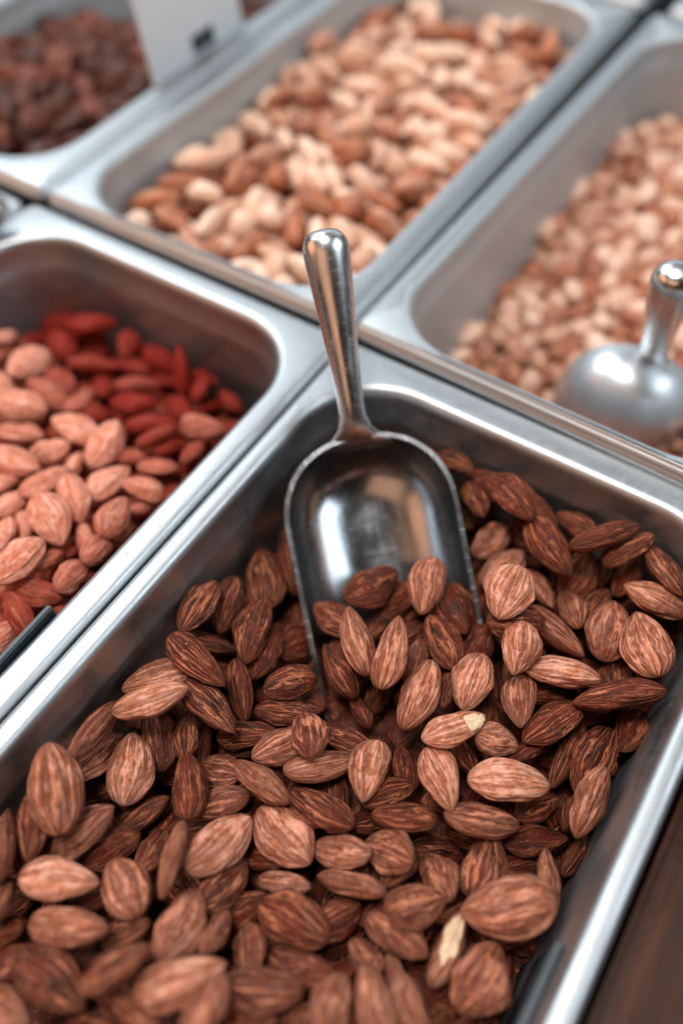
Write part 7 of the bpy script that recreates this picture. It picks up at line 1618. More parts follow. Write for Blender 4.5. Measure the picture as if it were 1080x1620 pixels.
D_RIGHT = '''P 60 805 -1352 -568 1 -64 75 14 16 10 10 0
P 58 915 -1353 -549 49 1 16 86 17 10 10 0
P 56 757 -875 -565 6 -27 63 72 16 11 10 1
P 55 1056 -903 -534 92 37 -14 -6 16 11 10 1
P 53 1240 -1133 -492 66 -7 41 -63 17 10 9 0
P 51 749 -1220 -544 41 -74 -36 -39 14 11 9 1
P 51 930 -1136 -519 60 -60 -3 52 16 11 10 0
P 50 106 -1492 -766 39 55 -68 -28 14 11 10 1
P 50 1178 -970 -531 34 51 -4 -79 17 10 9 1
P 50 1029 -776 -519 31 16 -19 -92 16 10 9 1
P 50 1516 -999 -452 49 50 -47 -54 15 11 10 1
P 50 128 -213 -654 91 35 15 16 16 11 10 0
P 49 98 -1547 -843 21 -60 -69 35 14 11 10 1
P 49 722 -469 -592 47 6 -15 -87 17 11 10 2
P 47 163 -1544 -690 31 -46 -70 45 15 10 10 0
P 47 818 -1477 -621 61 -25 9 -74 15 11 10 0
P 46 1122 -509 -539 17 -22 6 96 17 11 10 0
P 46 1685 -777 -426 90 32 -22 -19 15 11 10 2
P 45 745 -1299 -629 77 -34 -4 53 16 10 10 1
P 45 1149 -1288 -556 29 49 62 -54 15 11 10 1
P 45 815 -1123 -547 31 93 13 -17 16 11 10 1
P 44 1161 -1088 -542 23 0 -61 -76 17 12 10 0
P 44 1731 -1114 -427 8 20 -96 -15 17 10 10 2
P 44 783 -203 -530 8 22 97 -9 16 11 10 1
P 43 2248 -917 -409 47 6 13 87 15 11 10 0
P 43 992 -340 -573 40 -40 -83 1 17 10 10 0
P 43 1769 -477 -487 69 -62 24 -28 17 12 10 0
P 43 1446 -424 -494 1 -91 40 -7 16 10 9 1
P 43 741 -1023 -543 95 29 -4 -12 14 10 9 2
P 42 713 -1147 -609 10 2 -67 -74 16 10 10 2
P 42 1308 -877 -522 79 -4 40 -47 17 11 9 2
P 41 1397 -945 -498 99 -6 -11 11 14 11 10 2
P 40 823 -684 -587 96 17 19 15 16 10 10 1
P 40 1261 -1264 -544 43 27 57 65 14 10 10 0
P 40 2074 -474 -456 51 -12 -45 72 16 11 9 2
P 40 932 -735 -563 20 -1 -90 39 17 11 10 1
P 40 1823 -699 -405 3 83 -26 -50 14 10 10 1
P 40 2407 -683 -388 30 46 83 8 15 11 10 1
P 40 773 -298 -595 20 -30 67 -65 16 10 10 0
P 39 1033 -1275 -593 41 78 -42 20 16 11 9 2
P 39 1090 -1012 -589 16 85 -38 -32 16 11 9 0
P 39 1781 -987 -445 62 -10 -31 -72 14 11 10 1
P 39 1351 -758 -489 70 27 33 -57 14 11 10 0
P 39 1010 -558 -541 21 -10 -92 31 16 12 10 2
P 39 1268 -581 -551 13 41 90 6 15 10 9 2
P 39 1617 -292 -495 80 -10 11 -59 15 10 10 2
P 39 1208 -726 -517 70 59 39 5 17 10 10 0
P 39 1857 -569 -446 36 56 -28 -69 16 11 9 2
P 39 1153 -338 -505 57 62 39 39 15 10 9 0
P 38 2424 -792 -435 14 94 17 25 17 11 10 1
P 38 929 -1474 -598 5 89 45 4 15 11 10 2
P 38 1306 -526 -476 9 27 -92 -28 14 11 9 2
P 37 1708 -358 -505 47 76 32 32 17 12 10 0
P 37 1209 -835 -552 16 -40 -87 25 14 10 9 0
P 37 1640 -838 -505 49 81 -12 -29 15 10 10 1
P 37 2289 -637 -435 37 6 85 -36 17 11 10 2
P 37 932 -1219 -603 46 40 -58 -54 16 11 10 1
P 37 1575 -725 -491 17 28 87 37 14 10 10 0
P 37 2024 -882 -408 8 -5 90 -42 16 10 9 2
P 37 2597 -704 -365 71 -38 -24 54 14 11 9 0
P 36 914 -562 -622 9 -97 -17 14 17 11 9 0
P 36 1946 -978 -456 84 10 4 53 16 10 10 2
P 36 1462 -1136 -518 22 73 46 45 15 11 9 2
P 35 103 -1383 -848 48 -58 -28 60 14 10 10 2
P 35 978 -473 -593 17 -7 -93 33 17 10 10 1
P 35 1399 -1047 -519 20 74 -36 53 16 10 10 2
P 35 1372 -1206 -558 36 -51 -16 76 14 12 10 0
P 35 839 -464 -594 28 44 21 83 14 10 10 2
P 35 1730 -887 -460 79 20 50 29 14 12 9 1
P 35 1519 -553 -475 14 -22 81 -53 16 10 10 0
P 34 98 -1153 -848 58 -48 53 -39 14 11 10 2
P 34 108 -819 -847 19 -70 -68 -1 16 11 10 0
P 34 96 -220 -850 44 -51 53 -52 14 11 10 0
P 34 2538 -474 -441 78 49 5 38 16 10 10 1
P 34 99 -401 -740 57 -29 -43 63 15 11 10 0
P 34 897 -1040 -578 15 50 28 81 15 10 10 1
P 34 998 -832 -606 37 -20 33 -85 16 10 10 2
P 34 1054 -417 -532 28 -89 -10 35 16 11 10 2
P 34 2170 -554 -401 15 -6 4 99 16 10 9 1
P 34 1492 -345 -517 36 1 83 42 15 11 9 1
P 33 930 -950 -593 93 -32 15 -3 16 10 10 2
P 33 2805 -465 -439 56 51 57 31 16 10 10 0
P 33 1562 -1114 -514 3 44 1 -90 15 11 10 0
P 33 1569 -631 -447 15 -21 89 -37 14 10 10 2
P 33 1905 -820 -450 33 34 65 -59 15 11 9 0
P 33 1459 -662 -501 71 51 44 -20 14 11 10 1
P 33 1423 -253 -545 23 95 17 9 15 11 9 2
P 32 103 -980 -856 73 -7 -6 68 17 10 9 2
P 32 1534 -1216 -493 52 40 -74 15 14 10 9 2
P 32 693 -587 -611 48 -24 70 48 16 11 9 0
P 32 101 -503 -667 13 -63 76 -10 16 11 10 2
P 32 1098 -286 -580 1 -34 77 53 16 11 10 1
P 32 1035 -1181 -557 32 -11 1 94 15 10 10 2
P 32 2481 -884 -382 92 36 -15 10 15 11 10 1
P 32 2198 -723 -448 49 -56 52 -43 17 10 9 0
P 32 2673 -390 -407 14 33 -64 -68 15 10 10 1
P 31 99 -584 -775 20 63 -6 -75 16 10 10 1
P 31 107 -470 -831 48 49 -72 -8 17 12 10 2
P 31 1162 -1188 -553 33 -86 -8 38 16 10 9 0
P 31 1682 -970 -496 75 -50 8 -43 16 11 10 1
P 31 2327 -420 -397 3 22 -91 -34 14 10 10 0
P 31 1900 -345 -492 47 4 7 88 15 11 10 2
P 31 736 -793 -624 57 73 31 22 14 10 9 1
P 31 1139 -657 -553 1 92 -16 -36 15 11 9 1
P 31 1394 -586 -518 15 -17 47 -85 16 12 10 0
P 31 2123 -302 -459 1 82 56 -13 15 11 9 1
P 31 916 -630 -540 35 -4 -75 -56 15 10 10 2
P 31 884 -312 -574 57 72 37 -14 15 10 10 2
P 31 1250 -309 -523 46 52 66 28 16 11 9 0
P 31 2014 -343 -476 86 24 -29 -34 16 10 9 0
P 30 2088 -738 -435 14 40 -87 23 15 11 9 0
P 30 120 -284 -748 28 -8 68 68 16 10 10 1
P 30 769 -964 -611 80 -49 -35 2 16 10 10 2
P 30 2873 -423 -391 81 -38 41 -15 16 10 9 2
P 29 1030 -676 -581 87 14 -20 -43 15 10 9 1
P 28 1152 -1405 -542 47 15 66 56 16 10 10 1
P 28 1768 -636 -477 21 19 65 71 14 11 10 1
P 27 1041 -1388 -593 23 22 23 92 16 11 10 2
P 27 660 -1050 -620 55 15 -12 -81 14 10 9 1
P 27 1296 -995 -548 83 -32 38 25 17 11 9 0
P 27 1340 -376 -535 2 -60 -75 -29 14 10 10 2
P 27 1180 -194 -550 5 -29 -59 75 14 11 10 0
P 27 2514 -283 -432 81 -49 31 12 16 12 10 2
P 27 2317 -741 -403 6 97 7 -23 14 11 9 0
P 27 2361 -331 -454 94 18 -6 30 16 10 9 2
P 26 94 -902 -667 65 3 25 -71 16 10 9 1
P 26 1257 -470 -534 36 -14 -17 -90 15 10 10 0
P 26 124 -344 -651 33 -91 -14 19 16 10 10 0
P 26 2529 -584 -437 23 -30 65 66 16 10 10 1
P 26 1801 -234 -489 5 -96 -26 -8 15 10 10 0
P 26 2232 -287 -455 31 -42 -74 43 15 10 10 2
P 25 106 -346 -834 73 35 -48 34 14 10 10 1
P 25 1670 -1080 -509 16 -52 -81 22 14 10 10 0
P 25 1659 -191 -436 100 8 3 -1 16 11 10 0
P 24 104 -830 -747 47 18 13 86 15 10 10 2
P 24 2070 -196 -446 71 66 -23 4 16 11 10 0
P 24 1851 -901 -461 19 8 48 85 15 11 9 2
P 23 1554 -812 -555 54 -75 -13 36 14 11 9 1
P 23 713 -1462 -643 17 -76 62 -11 15 10 10 2
P 23 2174 -474 -452 56 33 9 76 17 10 9 0
P 23 1545 -910 -510 4 -12 54 84 15 10 9 2
P 23 1912 -653 -415 45 -65 -12 60 15 10 10 0
P 23 2486 -396 -393 10 42 -75 50 16 10 9 1
P 22 1466 -1278 -524 23 -1 -94 26 15 11 10 2
P 22 1374 -693 -566 10 -22 43 -87 14 12 10 0
P 22 2132 -621 -484 28 -6 57 -77 15 10 10 0
P 22 688 -201 -604 5 -31 -95 -4 16 10 10 2
P 21 1090 -190 -631 72 -55 16 39 14 11 9 0
P 21 1982 -226 -525 50 -14 -78 -35 14 11 10 2
P 21 2794 -325 -409 33 -4 -30 89 14 11 9 1
P 21 1662 -657 -492 33 -46 38 73 14 10 9 1
P 20 196 -1571 -810 51 2 -85 10 17 10 10 2
P 20 883 -811 -600 24 -92 -1 30 15 10 10 2
P 20 2163 -989 -454 38 11 -77 -51 15 11 10 1
P 20 660 -739 -617 88 39 25 15 17 11 10 1
P 20 108 -1357 -752 40 -76 -30 42 14 11 10 0
P 20 650 -1241 -629 48 65 -58 -9 14 10 9 1
P 19 120 -951 -759 21 -31 -36 85 17 10 10 1
P 19 1460 -755 -531 5 -6 98 17 14 11 10 0
P 19 1681 -1209 -470 23 85 45 -18 16 11 10 0
P 19 2049 -1037 -421 35 20 -17 90 17 10 9 2
P 19 2906 -627 -460 27 -62 61 42 14 10 10 0
P 19 631 -300 -584 12 -12 74 -65 15 10 9 0
P 18 116 -656 -682 28 -1 77 -57 14 10 10 1
P 18 1809 -378 -525 15 60 28 73 15 11 10 1
P 18 1869 -1105 -462 34 16 -81 -45 16 11 10 1
P 18 2878 -749 -463 15 -82 26 49 15 11 10 0
P 18 1660 -559 -488 98 19 5 -1 15 11 9 1
P 18 106 -1012 -654 14 -76 17 61 14 11 10 1
P 17 841 -758 -671 78 -9 26 -56 16 11 9 0
P 17 2978 -723 -447 79 -23 14 -55 15 10 9 2
P 17 2900 -509 -465 11 84 -35 41 17 11 9 1
P 17 2561 -802 -422 3 50 -85 19 14 12 9 1
P 17 2138 -834 -457 15 95 -19 19 16 11 10 1
P 17 1333 -1123 -518 30 -69 0 66 15 10 10 0
P 17 641 -931 -618 97 -11 -22 -9 14 10 10 0
P 16 118 -724 -768 10 13 59 79 14 10 10 2
P 16 810 -636 -681 21 -51 -73 -41 15 10 9 1
P 16 2408 -568 -451 35 -40 -68 50 16 10 9 2
P 16 1684 -482 -553 52 8 -70 48 14 11 10 1
P 15 113 -1064 -768 85 30 42 8 15 11 10 2
P 15 1000 -1053 -602 5 71 -69 17 14 10 9 2
P 15 1419 -864 -549 86 36 3 -37 15 10 10 1
P 15 1901 -484 -502 84 -2 17 -51 17 11 9 0
P 15 919 -388 -638 61 -67 18 38 16 10 10 0
P 15 1922 -731 -479 4 -3 -50 87 14 10 10 0
P 15 2669 -830 -397 61 -75 -21 16 15 10 10 1
P 15 2808 -602 -469 77 15 -18 59 15 11 10 2
P 15 2704 -206 -437 19 -46 78 -38 14 10 9 2
P 15 1960 -1098 -408 72 24 27 60 15 10 9 0
P 14 134 -1265 -845 2 -13 85 -50 17 11 10 0
P 14 146 -186 -750 10 8 -45 88 16 10 10 1
P 14 770 -1388 -698 42 -86 23 -19 15 10 10 0
P 14 110 -1256 -715 59 -53 -6 -60 14 11 9 0
P 14 803 -1053 -627 5 27 -89 36 14 10 10 0
P 14 2766 -260 -479 10 40 -61 -67 15 11 10 0
P 14 105 -1150 -680 68 49 -36 -41 14 10 10 1
P 14 2058 -950 -475 93 6 -25 27 16 11 10 0
P 13 143 -681 -852 7 -44 89 11 16 12 9 1
P 13 1793 -1061 -524 71 -30 15 -62 17 11 10 0
P 13 1178 -401 -582 34 -1 -10 -93 15 11 10 1
P 13 1597 -393 -562 62 36 -67 -19 14 11 10 1
P 13 2286 -802 -468 27 23 -94 3 17 10 10 0
P 13 1483 -1009 -539 70 -37 18 -59 15 11 10 1
P 13 1508 -511 -552 88 20 -15 41 14 10 9 1
P 13 1632 -189 -545 19 13 94 -25 17 10 10 2
P 12 849 -530 -696 34 53 63 46 14 11 10 0
P 12 2983 -438 -434 1 -66 -65 -37 14 10 10 0
P 12 2000 -820 -485 47 6 13 -87 16 11 10 1
P 12 1299 -798 -586 89 25 2 -38 16 10 9 1
P 12 645 -396 -610 6 35 -87 33 16 10 10 0
P 11 1050 -944 -659 20 85 -38 -30 17 11 10 2
P 11 2698 -642 -476 35 -65 -67 -5 17 10 9 1
P 10 917 -668 -668 28 67 61 30 14 11 10 2
P 10 1129 -579 -611 19 -18 61 -75 15 10 10 2
P 10 2007 -463 -531 46 11 -42 77 16 11 10 1
P 10 878 -1366 -652 27 7 79 54 16 11 10 1
P 10 1252 -1381 -588 77 59 -7 -22 16 11 10 1
P 10 2359 -237 -504 50 -66 20 51 14 11 10 1
P 10 839 -395 -687 29 -81 -36 35 14 11 10 0
P 9 2296 -438 -501 55 59 -16 -57 14 10 10 1
P 9 2017 -566 -503 27 -95 4 -12 14 11 9 0
P 8 2722 -520 -504 26 -84 -48 7 15 11 10 2
P 8 2352 -906 -459 41 -3 91 -1 14 11 10 1
P 8 2280 -323 -539 72 -14 0 -68 14 10 9 2
P 8 1107 -792 -583 18 65 74 -8 16 10 10 2
P 8 1562 -278 -575 22 -89 -24 33 14 11 10 2
P 8 2402 -425 -470 17 -42 80 -40 16 10 9 0
P 8 2673 -721 -410 59 -54 -60 -2 16 10 10 1
P 8 889 -201 -599 63 -73 23 -15 16 10 10 1
P 8 1311 -1367 -494 58 -76 27 -4 15 10 10 0
P 8 2548 -189 -411 82 57 -7 -4 14 10 9 0
P 7 258 -1550 -735 23 -57 -51 60 15 11 9 0
P 7 2456 -189 -483 60 67 34 -29 14 11 10 0
P 7 272 -184 -718 35 -90 2 27 17 10 9 1
P 7 1804 -783 -486 78 13 38 47 16 11 10 1
P 7 2019 -663 -471 83 -19 40 -34 17 11 10 0
P 7 597 -843 -617 71 67 -16 12 16 10 10 1
P 7 2653 -327 -482 11 85 49 14 16 10 10 0
P 6 1128 -1344 -654 15 -11 85 49 16 11 10 0
P 6 1323 -1065 -628 2 7 18 -98 14 11 10 1
P 6 1739 -1169 -568 69 -2 42 -59 14 10 9 2
P 6 1190 -1063 -654 24 -16 -24 93 14 10 10 2
P 6 2252 -886 -514 74 -57 5 35 16 10 10 1
P 6 704 -650 -701 11 32 81 -48 15 11 10 0
P 6 2119 -403 -513 1 -91 41 -1 15 10 10 1
P 6 894 -286 -679 28 38 48 74 14 11 10 0
P 6 2135 -200 -541 12 9 -15 98 14 11 9 0
P 6 1221 -622 -636 61 -4 67 43 16 10 10 2
P 6 2286 -529 -452 43 90 7 -3 14 11 10 1
P 6 1295 -206 -583 18 -90 34 -21 16 10 10 1
P 5 1443 -1253 -622 6 -64 -75 16 16 11 10 0
P 5 610 -636 -610 76 52 11 -36 16 11 9 2
P 5 1356 -1311 -579 19 58 76 -21 14 10 9 2
P 5 920 -889 -665 20 95 -24 -8 15 10 9 2
P 5 1391 -342 -622 25 -84 44 20 16 10 9 1
P 5 1702 -751 -520 4 73 67 16 14 10 10 1
P 5 2073 -288 -540 0 -4 95 29 14 11 9 0
P 4 1254 -506 -632 26 76 -56 -20 17 11 10 2
P 4 780 -1164 -697 88 -3 15 45 17 10 9 2
P 4 1118 -1141 -629 30 -5 -91 30 15 11 10 2
P 4 1518 -1187 -606 53 21 30 77 16 11 10 0
P 4 1367 -909 -625 6 -4 2 100 15 12 10 1
P 4 1129 -359 -651 2 -94 -33 12 16 11 10 0
P 4 2253 -205 -506 52 -24 81 -16 16 11 10 1
P 4 2622 -465 -490 27 51 82 -6 15 11 10 1
P 4 835 -1202 -620 58 -28 10 -76 16 10 10 2
P 4 795 -874 -658 1 -90 13 -42 15 11 10 0
P 4 2236 -583 -527 35 17 14 91 14 11 9 0
P 4 1781 -572 -546 95 28 -11 -9 16 11 10 2
P 4 668 -1565 -597 55 82 0 15 16 11 10 0
P 3 924 -1272 -760 52 -10 -3 85 16 11 10 1
P 3 980 -196 -671 3 -38 65 66 14 11 10 2
P 3 1104 -193 -739 16 10 84 50 17 10 9 2
P 3 961 -803 -699 83 -47 9 -29 16 11 9 2
P 3 2516 -383 -505 1 -78 -62 -2 16 11 10 1
P 3 783 -195 -676 4 -8 63 77 14 11 10 0
P 3 1763 -203 -574 89 -12 32 -29 15 10 9 1
P 3 1145 -899 -606 74 -31 -50 -30 14 11 9 0
P 3 755 -547 -682 44 53 -19 -69 16 10 10 2
P 3 1007 -294 -666 22 38 -54 -72 15 10 10 1
P 3 1384 -186 -618 27 -88 -24 -32 14 10 9 1
P 3 1268 -1152 -591 49 -67 45 -32 16 10 9 0
P 3 2109 -751 -542 2 66 -63 -40 14 11 9 2
P 3 1469 -415 -583 6 2 99 15 17 10 9 2
P 3 1556 -625 -552 84 20 -23 -45 15 12 10 1
P 3 1835 -285 -563 10 -3 34 -94 16 10 10 1
P 2 1294 -1115 -721 6 -98 -20 6 16 10 10 0
P 2 1498 -608 -699 10 99 7 4 15 11 10 2
P 2 1127 -480 -646 95 -29 3 12 15 11 10 1
P 2 868 -1382 -761 9 -84 52 16 15 11 10 1
P 2 1945 -552 -587 94 2 18 29 17 11 9 0
P 2 1442 -1002 -634 31 -93 -16 10 14 10 9 0
P 2 1026 -576 -666 44 64 62 11 14 10 10 1
P 2 1766 -817 -575 36 5 -33 -87 17 11 10 1
P 2 1133 -1463 -658 18 -92 -35 1 17 12 10 2
P 2 931 -1008 -678 2 -10 64 -76 14 10 10 0
P 2 2485 -923 -492 11 93 -16 -30 15 11 10 0
P 2 1670 -795 -606 68 -66 -10 29 14 10 9 2
P 2 1862 -644 -610 27 2 -27 93 14 10 10 0
P 2 2346 -592 -518 37 65 -66 -5 14 11 10 0
P 2 2744 -379 -500 78 15 51 33 16 10 10 1
P 2 1016 -1464 -666 63 -13 3 -76 16 10 10 0
P 2 729 -1057 -695 71 22 -44 -50 15 11 10 0
P 2 1240 -963 -626 16 81 -53 -20 16 11 10 1
P 2 2309 -1002 -481 14 -32 -91 22 14 10 10 1
P 2 2583 -856 -489 41 88 -15 20 15 11 9 2
P 2 1307 -684 -639 8 61 -78 -5 16 11 10 0
P 2 1640 -706 -585 92 -22 6 31 15 10 10 2
P 2 2385 -715 -507 25 71 -13 -65 16 10 10 1
P 2 929 -473 -695 23 24 84 43 14 10 10 1
P 2 1356 -556 -617 53 55 64 5 15 10 10 0
P 2 1459 -607 -610 5 90 -44 5 14 11 10 1
P 2 1920 -644 -521 7 -4 -87 -49 14 11 10 2
P 2 1394 -488 -562 71 -57 38 15 15 10 10 2
P 2 1186 -253 -639 8 -37 -15 91 16 11 10 0
P 2 2886 -351 -464 39 51 50 59 14 10 9 2
P 2 1588 -996 -530 16 67 49 -53 16 10 10 0
P 2 2007 -1070 -504 98 -9 14 8 15 11 10 1
P 2 2529 -688 -438 98 1 7 17 16 11 9 2
P 2 2762 -732 -471 12 -39 91 0 16 10 10 0
P 2 2978 -525 -517 7 -65 -37 66 15 10 10 2
P 2 788 -301 -695 86 34 20 33 14 10 9 1
P 2 2775 -855 -414 62 -42 -14 65 16 10 10 0
P 1 973 -1413 -760 64 14 -10 -75 15 11 9 1
P 1 800 -1034 -771 18 52 83 7 16 10 10 0
P 1 1052 -632 -749 2 78 -63 -3 14 10 10 2
P 1 985 -268 -758 71 -64 -25 18 17 10 10 0
P 1 2558 -199 -578 6 -98 -5 16 15 11 10 0
P 1 754 -1306 -781 2 11 -29 -95 16 11 10 1
P 1 1973 -650 -642 37 47 72 33 16 11 10 2
P 1 2978 -634 -534 21 52 83 -3 16 10 9 0
P 1 1068 -506 -749 15 -15 -25 95 17 11 10 0
P 1 2214 -458 -548 74 -2 -2 67 14 10 10 0
P 1 1335 -222 -722 5 -53 84 9 14 10 9 1
P 1 1842 -216 -655 56 25 -7 -79 16 10 10 2
P 1 425 -1558 -817 87 -23 26 -35 14 10 10 0
P 1 966 -1212 -703 34 7 33 88 16 11 9 2
P 1 1087 -1233 -682 9 -62 -75 21 14 11 10 1
P 1 1212 -1214 -651 49 -55 -8 67 16 11 10 2
P 1 1005 -985 -753 0 41 90 13 16 11 9 1
P 1 970 -699 -752 2 -75 66 11 15 10 10 0
P 1 961 -562 -736 52 74 35 -25 16 10 9 2
P 1 1730 -401 -606 91 -33 7 -24 16 10 10 0
P 1 2809 -448 -553 24 -55 -71 37 14 11 10 0
P 1 2180 -327 -550 41 -44 73 -32 16 10 9 0
P 1 811 -1480 -745 48 -44 33 68 17 10 9 2
P 1 833 -1259 -705 57 -68 -28 36 15 10 10 0
P 1 1334 -999 -700 37 33 -6 87 15 10 10 0
P 1 1410 -781 -618 89 -34 0 -31 14 11 10 1
P 1 1743 -858 -673 44 67 -44 -39 16 10 10 1
P 1 2120 -463 -602 23 -96 16 7 15 11 10 2
P 1 2127 -548 -554 89 43 10 13 14 11 10 0
P 1 2004 -296 -633 40 -34 84 -17 15 10 10 1
P 1 2207 -260 -618 24 -96 14 -9 16 11 10 2
P 1 908 -1459 -697 17 -22 -89 37 14 10 10 0
P 1 2138 -914 -535 90 30 6 -30 15 10 10 0
P 1 1196 -744 -624 2 58 -79 18 14 11 10 2
P 1 1027 -420 -681 70 -19 17 -66 14 11 9 2
P 1 1910 -406 -577 78 -4 -7 -61 14 11 10 2
P 1 2023 -376 -585 63 74 -1 -23 14 11 9 1
P 1 2370 -397 -550 28 73 -51 -34 16 11 9 2
P 1 764 -1570 -669 8 -11 70 -70 14 10 10 2
P 1 1603 -1292 -520 46 85 -15 19 14 10 10 1
P 1 1630 -1206 -566 9 -3 -43 90 14 10 10 1
P 1 1770 -932 -552 35 26 32 -84 14 10 10 0
P 1 1018 -722 -670 84 26 38 28 14 10 10 1
P 1 1880 -751 -571 6 -76 60 25 15 11 10 2
P 1 2447 -495 -522 13 73 -62 27 14 10 10 2
P 1 2454 -301 -522 16 42 -87 -19 16 10 10 1
P 1 1870 -983 -525 71 -30 8 -63 15 10 9 0
P 1 1249 -849 -647 68 -72 12 2 16 10 9 2
P 1 2870 -580 -549 86 0 2 -50 15 10 10 0
P 1 730 -416 -695 51 -62 51 -30 15 11 9 0
P 1 1284 -313 -629 82 -14 14 53 15 10 10 2
P 1 2610 -214 -495 1 -48 86 19 16 12 10 0
P 1 1789 -1202 -475 21 71 -67 -7 14 10 10 2
P 1 605 -524 -631 48 -13 32 -81 16 10 10 2
P 0 310 -1563 -830 19 -22 -77 56 14 10 9 0
P 0 514 -1566 -773 82 13 50 -26 16 10 10 0
P 0 751 -1564 -772 10 29 -84 45 14 11 10 0
P 0 1077 -1498 -747 5 88 -47 -5 15 10 10 1
P 0 1195 -1563 -732 53 80 -21 -21 15 11 9 1
P 0 1430 -1456 -710 13 7 99 10 15 11 9 1
P 0 1758 -1506 -663 67 34 -40 -53 16 10 10 0
P 0 1937 -1547 -652 63 44 -19 -61 15 10 9 1
P 0 2071 -1568 -640 10 5 99 10 17 10 9 2
P 0 2408 -1558 -589 38 29 88 7 15 10 10 2
P 0 2576 -1476 -581 10 0 9 99 17 11 9 2
P 0 2983 -1483 -532 42 -51 -48 58 16 11 10 2
P 0 313 -1234 -826 14 -30 94 -2 16 11 10 1
P 0 612 -1218 -797 13 91 37 7 16 10 10 2
P 0 953 -1103 -755 28 -48 83 -10 16 10 10 0
P 0 1047 -1155 -750 69 -8 19 -69 14 10 10 2
P 0 1176 -1276 -736 31 63 69 19 16 11 10 1
P 0 1385 -1288 -709 12 -57 81 -1 16 10 10 1
P 0 1875 -1323 -661 8 -10 12 98 15 10 9 1
P 0 2078 -1341 -637 0 87 49 -8 16 11 9 0
P 0 2335 -1170 -606 100 -4 -5 5 14 11 10 1
P 0 2508 -1093 -593 15 48 86 8 16 11 9 1
P 0 2909 -1319 -546 13 -52 -83 18 17 11 9 0
P 0 216 -1014 -840 17 15 -16 -96 15 11 10 1
P 0 343 -988 -828 14 -55 83 0 16 11 9 2
P 0 897 -1004 -769 16 76 63 8 16 10 9 1
P 0 1124 -999 -742 38 -34 -38 77 14 10 10 2
P 0 1157 -1135 -736 40 -26 58 -66 16 10 10 2
P 0 1541 -983 -696 75 40 -19 -49 14 11 10 1
P 0 2251 -1071 -609 14 25 93 -23 15 11 10 1
P 0 2458 -910 -598 25 48 82 21 14 10 9 1
P 0 2722 -988 -561 9 85 -51 6 16 11 10 0
P 0 295 -858 -829 33 61 64 33 15 11 9 2
P 0 702 -811 -781 80 -35 26 -42 14 10 9 1
P 0 925 -863 -761 14 29 94 -10 14 10 10 0
P 0 1195 -772 -732 32 41 79 33 17 12 10 1
P 0 1493 -723 -705 30 28 -39 -82 14 10 10 1
P 0 1610 -789 -679 66 -69 28 -11 17 10 10 1
P 0 1822 -742 -659 12 -96 -26 -7 16 11 10 0
P 0 1946 -766 -648 24 5 96 9 14 10 10 0
P 0 2075 -753 -634 10 -80 59 -2 16 11 10 1
P 0 2287 -772 -610 31 9 -31 -89 17 10 10 2
P 0 2711 -761 -568 10 11 -7 -99 15 10 10 0
P 0 2790 -890 -562 42 -3 11 90 16 10 9 1
P 0 264 -631 -838 4 -56 82 10 15 10 9 1
P 0 759 -511 -783 12 8 95 26 16 10 9 2
P 0 952 -402 -758 88 21 -8 -42 16 11 10 1
P 0 1215 -525 -730 73 58 -23 -28 17 11 10 1
P 0 1625 -562 -682 5 -96 27 -4 17 11 10 2
P 0 1876 -542 -656 34 21 -49 -77 16 10 10 2
P 0 2223 -538 -620 2 11 14 -98 14 10 10 2
P 0 2301 -447 -599 33 -55 49 -59 14 10 10 1
P 0 2466 -575 -594 72 13 -5 -68 14 10 10 0
P 0 2756 -621 -564 60 5 -8 -79 16 11 9 2
P 0 302 -300 -830 6 39 92 -2 14 11 10 2
P 0 388 -389 -822 43 88 17 4 17 11 10 1
P 0 657 -295 -782 56 81 0 18 14 11 9 0
P 0 726 -391 -789 1 -75 65 9 15 11 9 1
P 0 1237 -187 -706 34 45 56 -60 15 11 10 0
P 0 1553 -277 -691 51 52 54 43 16 11 10 1
P 0 1663 -323 -678 81 31 -18 -46 17 10 10 0
P 0 1747 -215 -675 52 6 3 -85 16 10 10 0
P 0 1995 -448 -644 11 99 11 -6 17 11 9 0
P 0 2115 -340 -632 2 82 -57 -4 17 11 10 2
P 0 2228 -374 -622 25 -28 70 -61 17 10 9 0
P 0 2965 -196 -534 28 15 94 13 14 10 10 1
P 0 383 -1435 -822 5 -57 78 -27 15 10 9 0
P 0 625 -1559 -794 27 -4 11 96 14 10 10 1
P 0 882 -1546 -761 53 72 40 21 16 10 10 2
P 0 999 -1573 -747 26 -92 6 -30 14 10 10 2
P 0 1272 -1389 -726 93 -6 -1 -37 16 10 10 2
P 0 1549 -1553 -695 10 -84 54 1 14 10 9 1
P 0 1660 -1569 -674 5 -16 -76 -62 15 10 10 2
P 0 1862 -1451 -660 4 -47 88 9 15 11 10 2
P 0 2013 -1455 -641 7 -94 33 -5 16 10 10 1
P 0 2289 -1542 -617 14 85 51 5 16 11 9 1
P 0 2456 -1345 -597 82 5 0 -56 15 10 10 0
P 0 2570 -1374 -576 31 -93 8 15 15 10 9 2
P 0 2695 -1395 -571 71 -64 -21 22 15 10 10 0
P 0 202 -1149 -846 3 80 -60 -3 15 11 9 2
P 0 357 -1322 -828 6 -3 100 -5 15 10 9 2
P 0 618 -1338 -796 11 -21 -46 85 16 10 10 2
P 0 856 -1162 -768 11 80 55 19 14 10 9 0
P 0 1060 -1305 -749 87 -43 8 -21 17 10 10 2
P 0 1280 -1236 -726 6 63 78 0 14 10 9 2
P 0 1479 -1327 -700 63 9 -7 -77 15 11 10 2
P 0 2208 -1237 -625 14 -3 98 11 14 11 9 1
P 0 2466 -1208 -588 44 89 5 8 16 11 10 2
P 0 2573 -1281 -583 7 -11 -6 99 16 10 10 0
P 0 2802 -1088 -556 29 86 40 8 14 11 10 1
P 0 193 -910 -825 38 -34 30 81 16 11 10 0
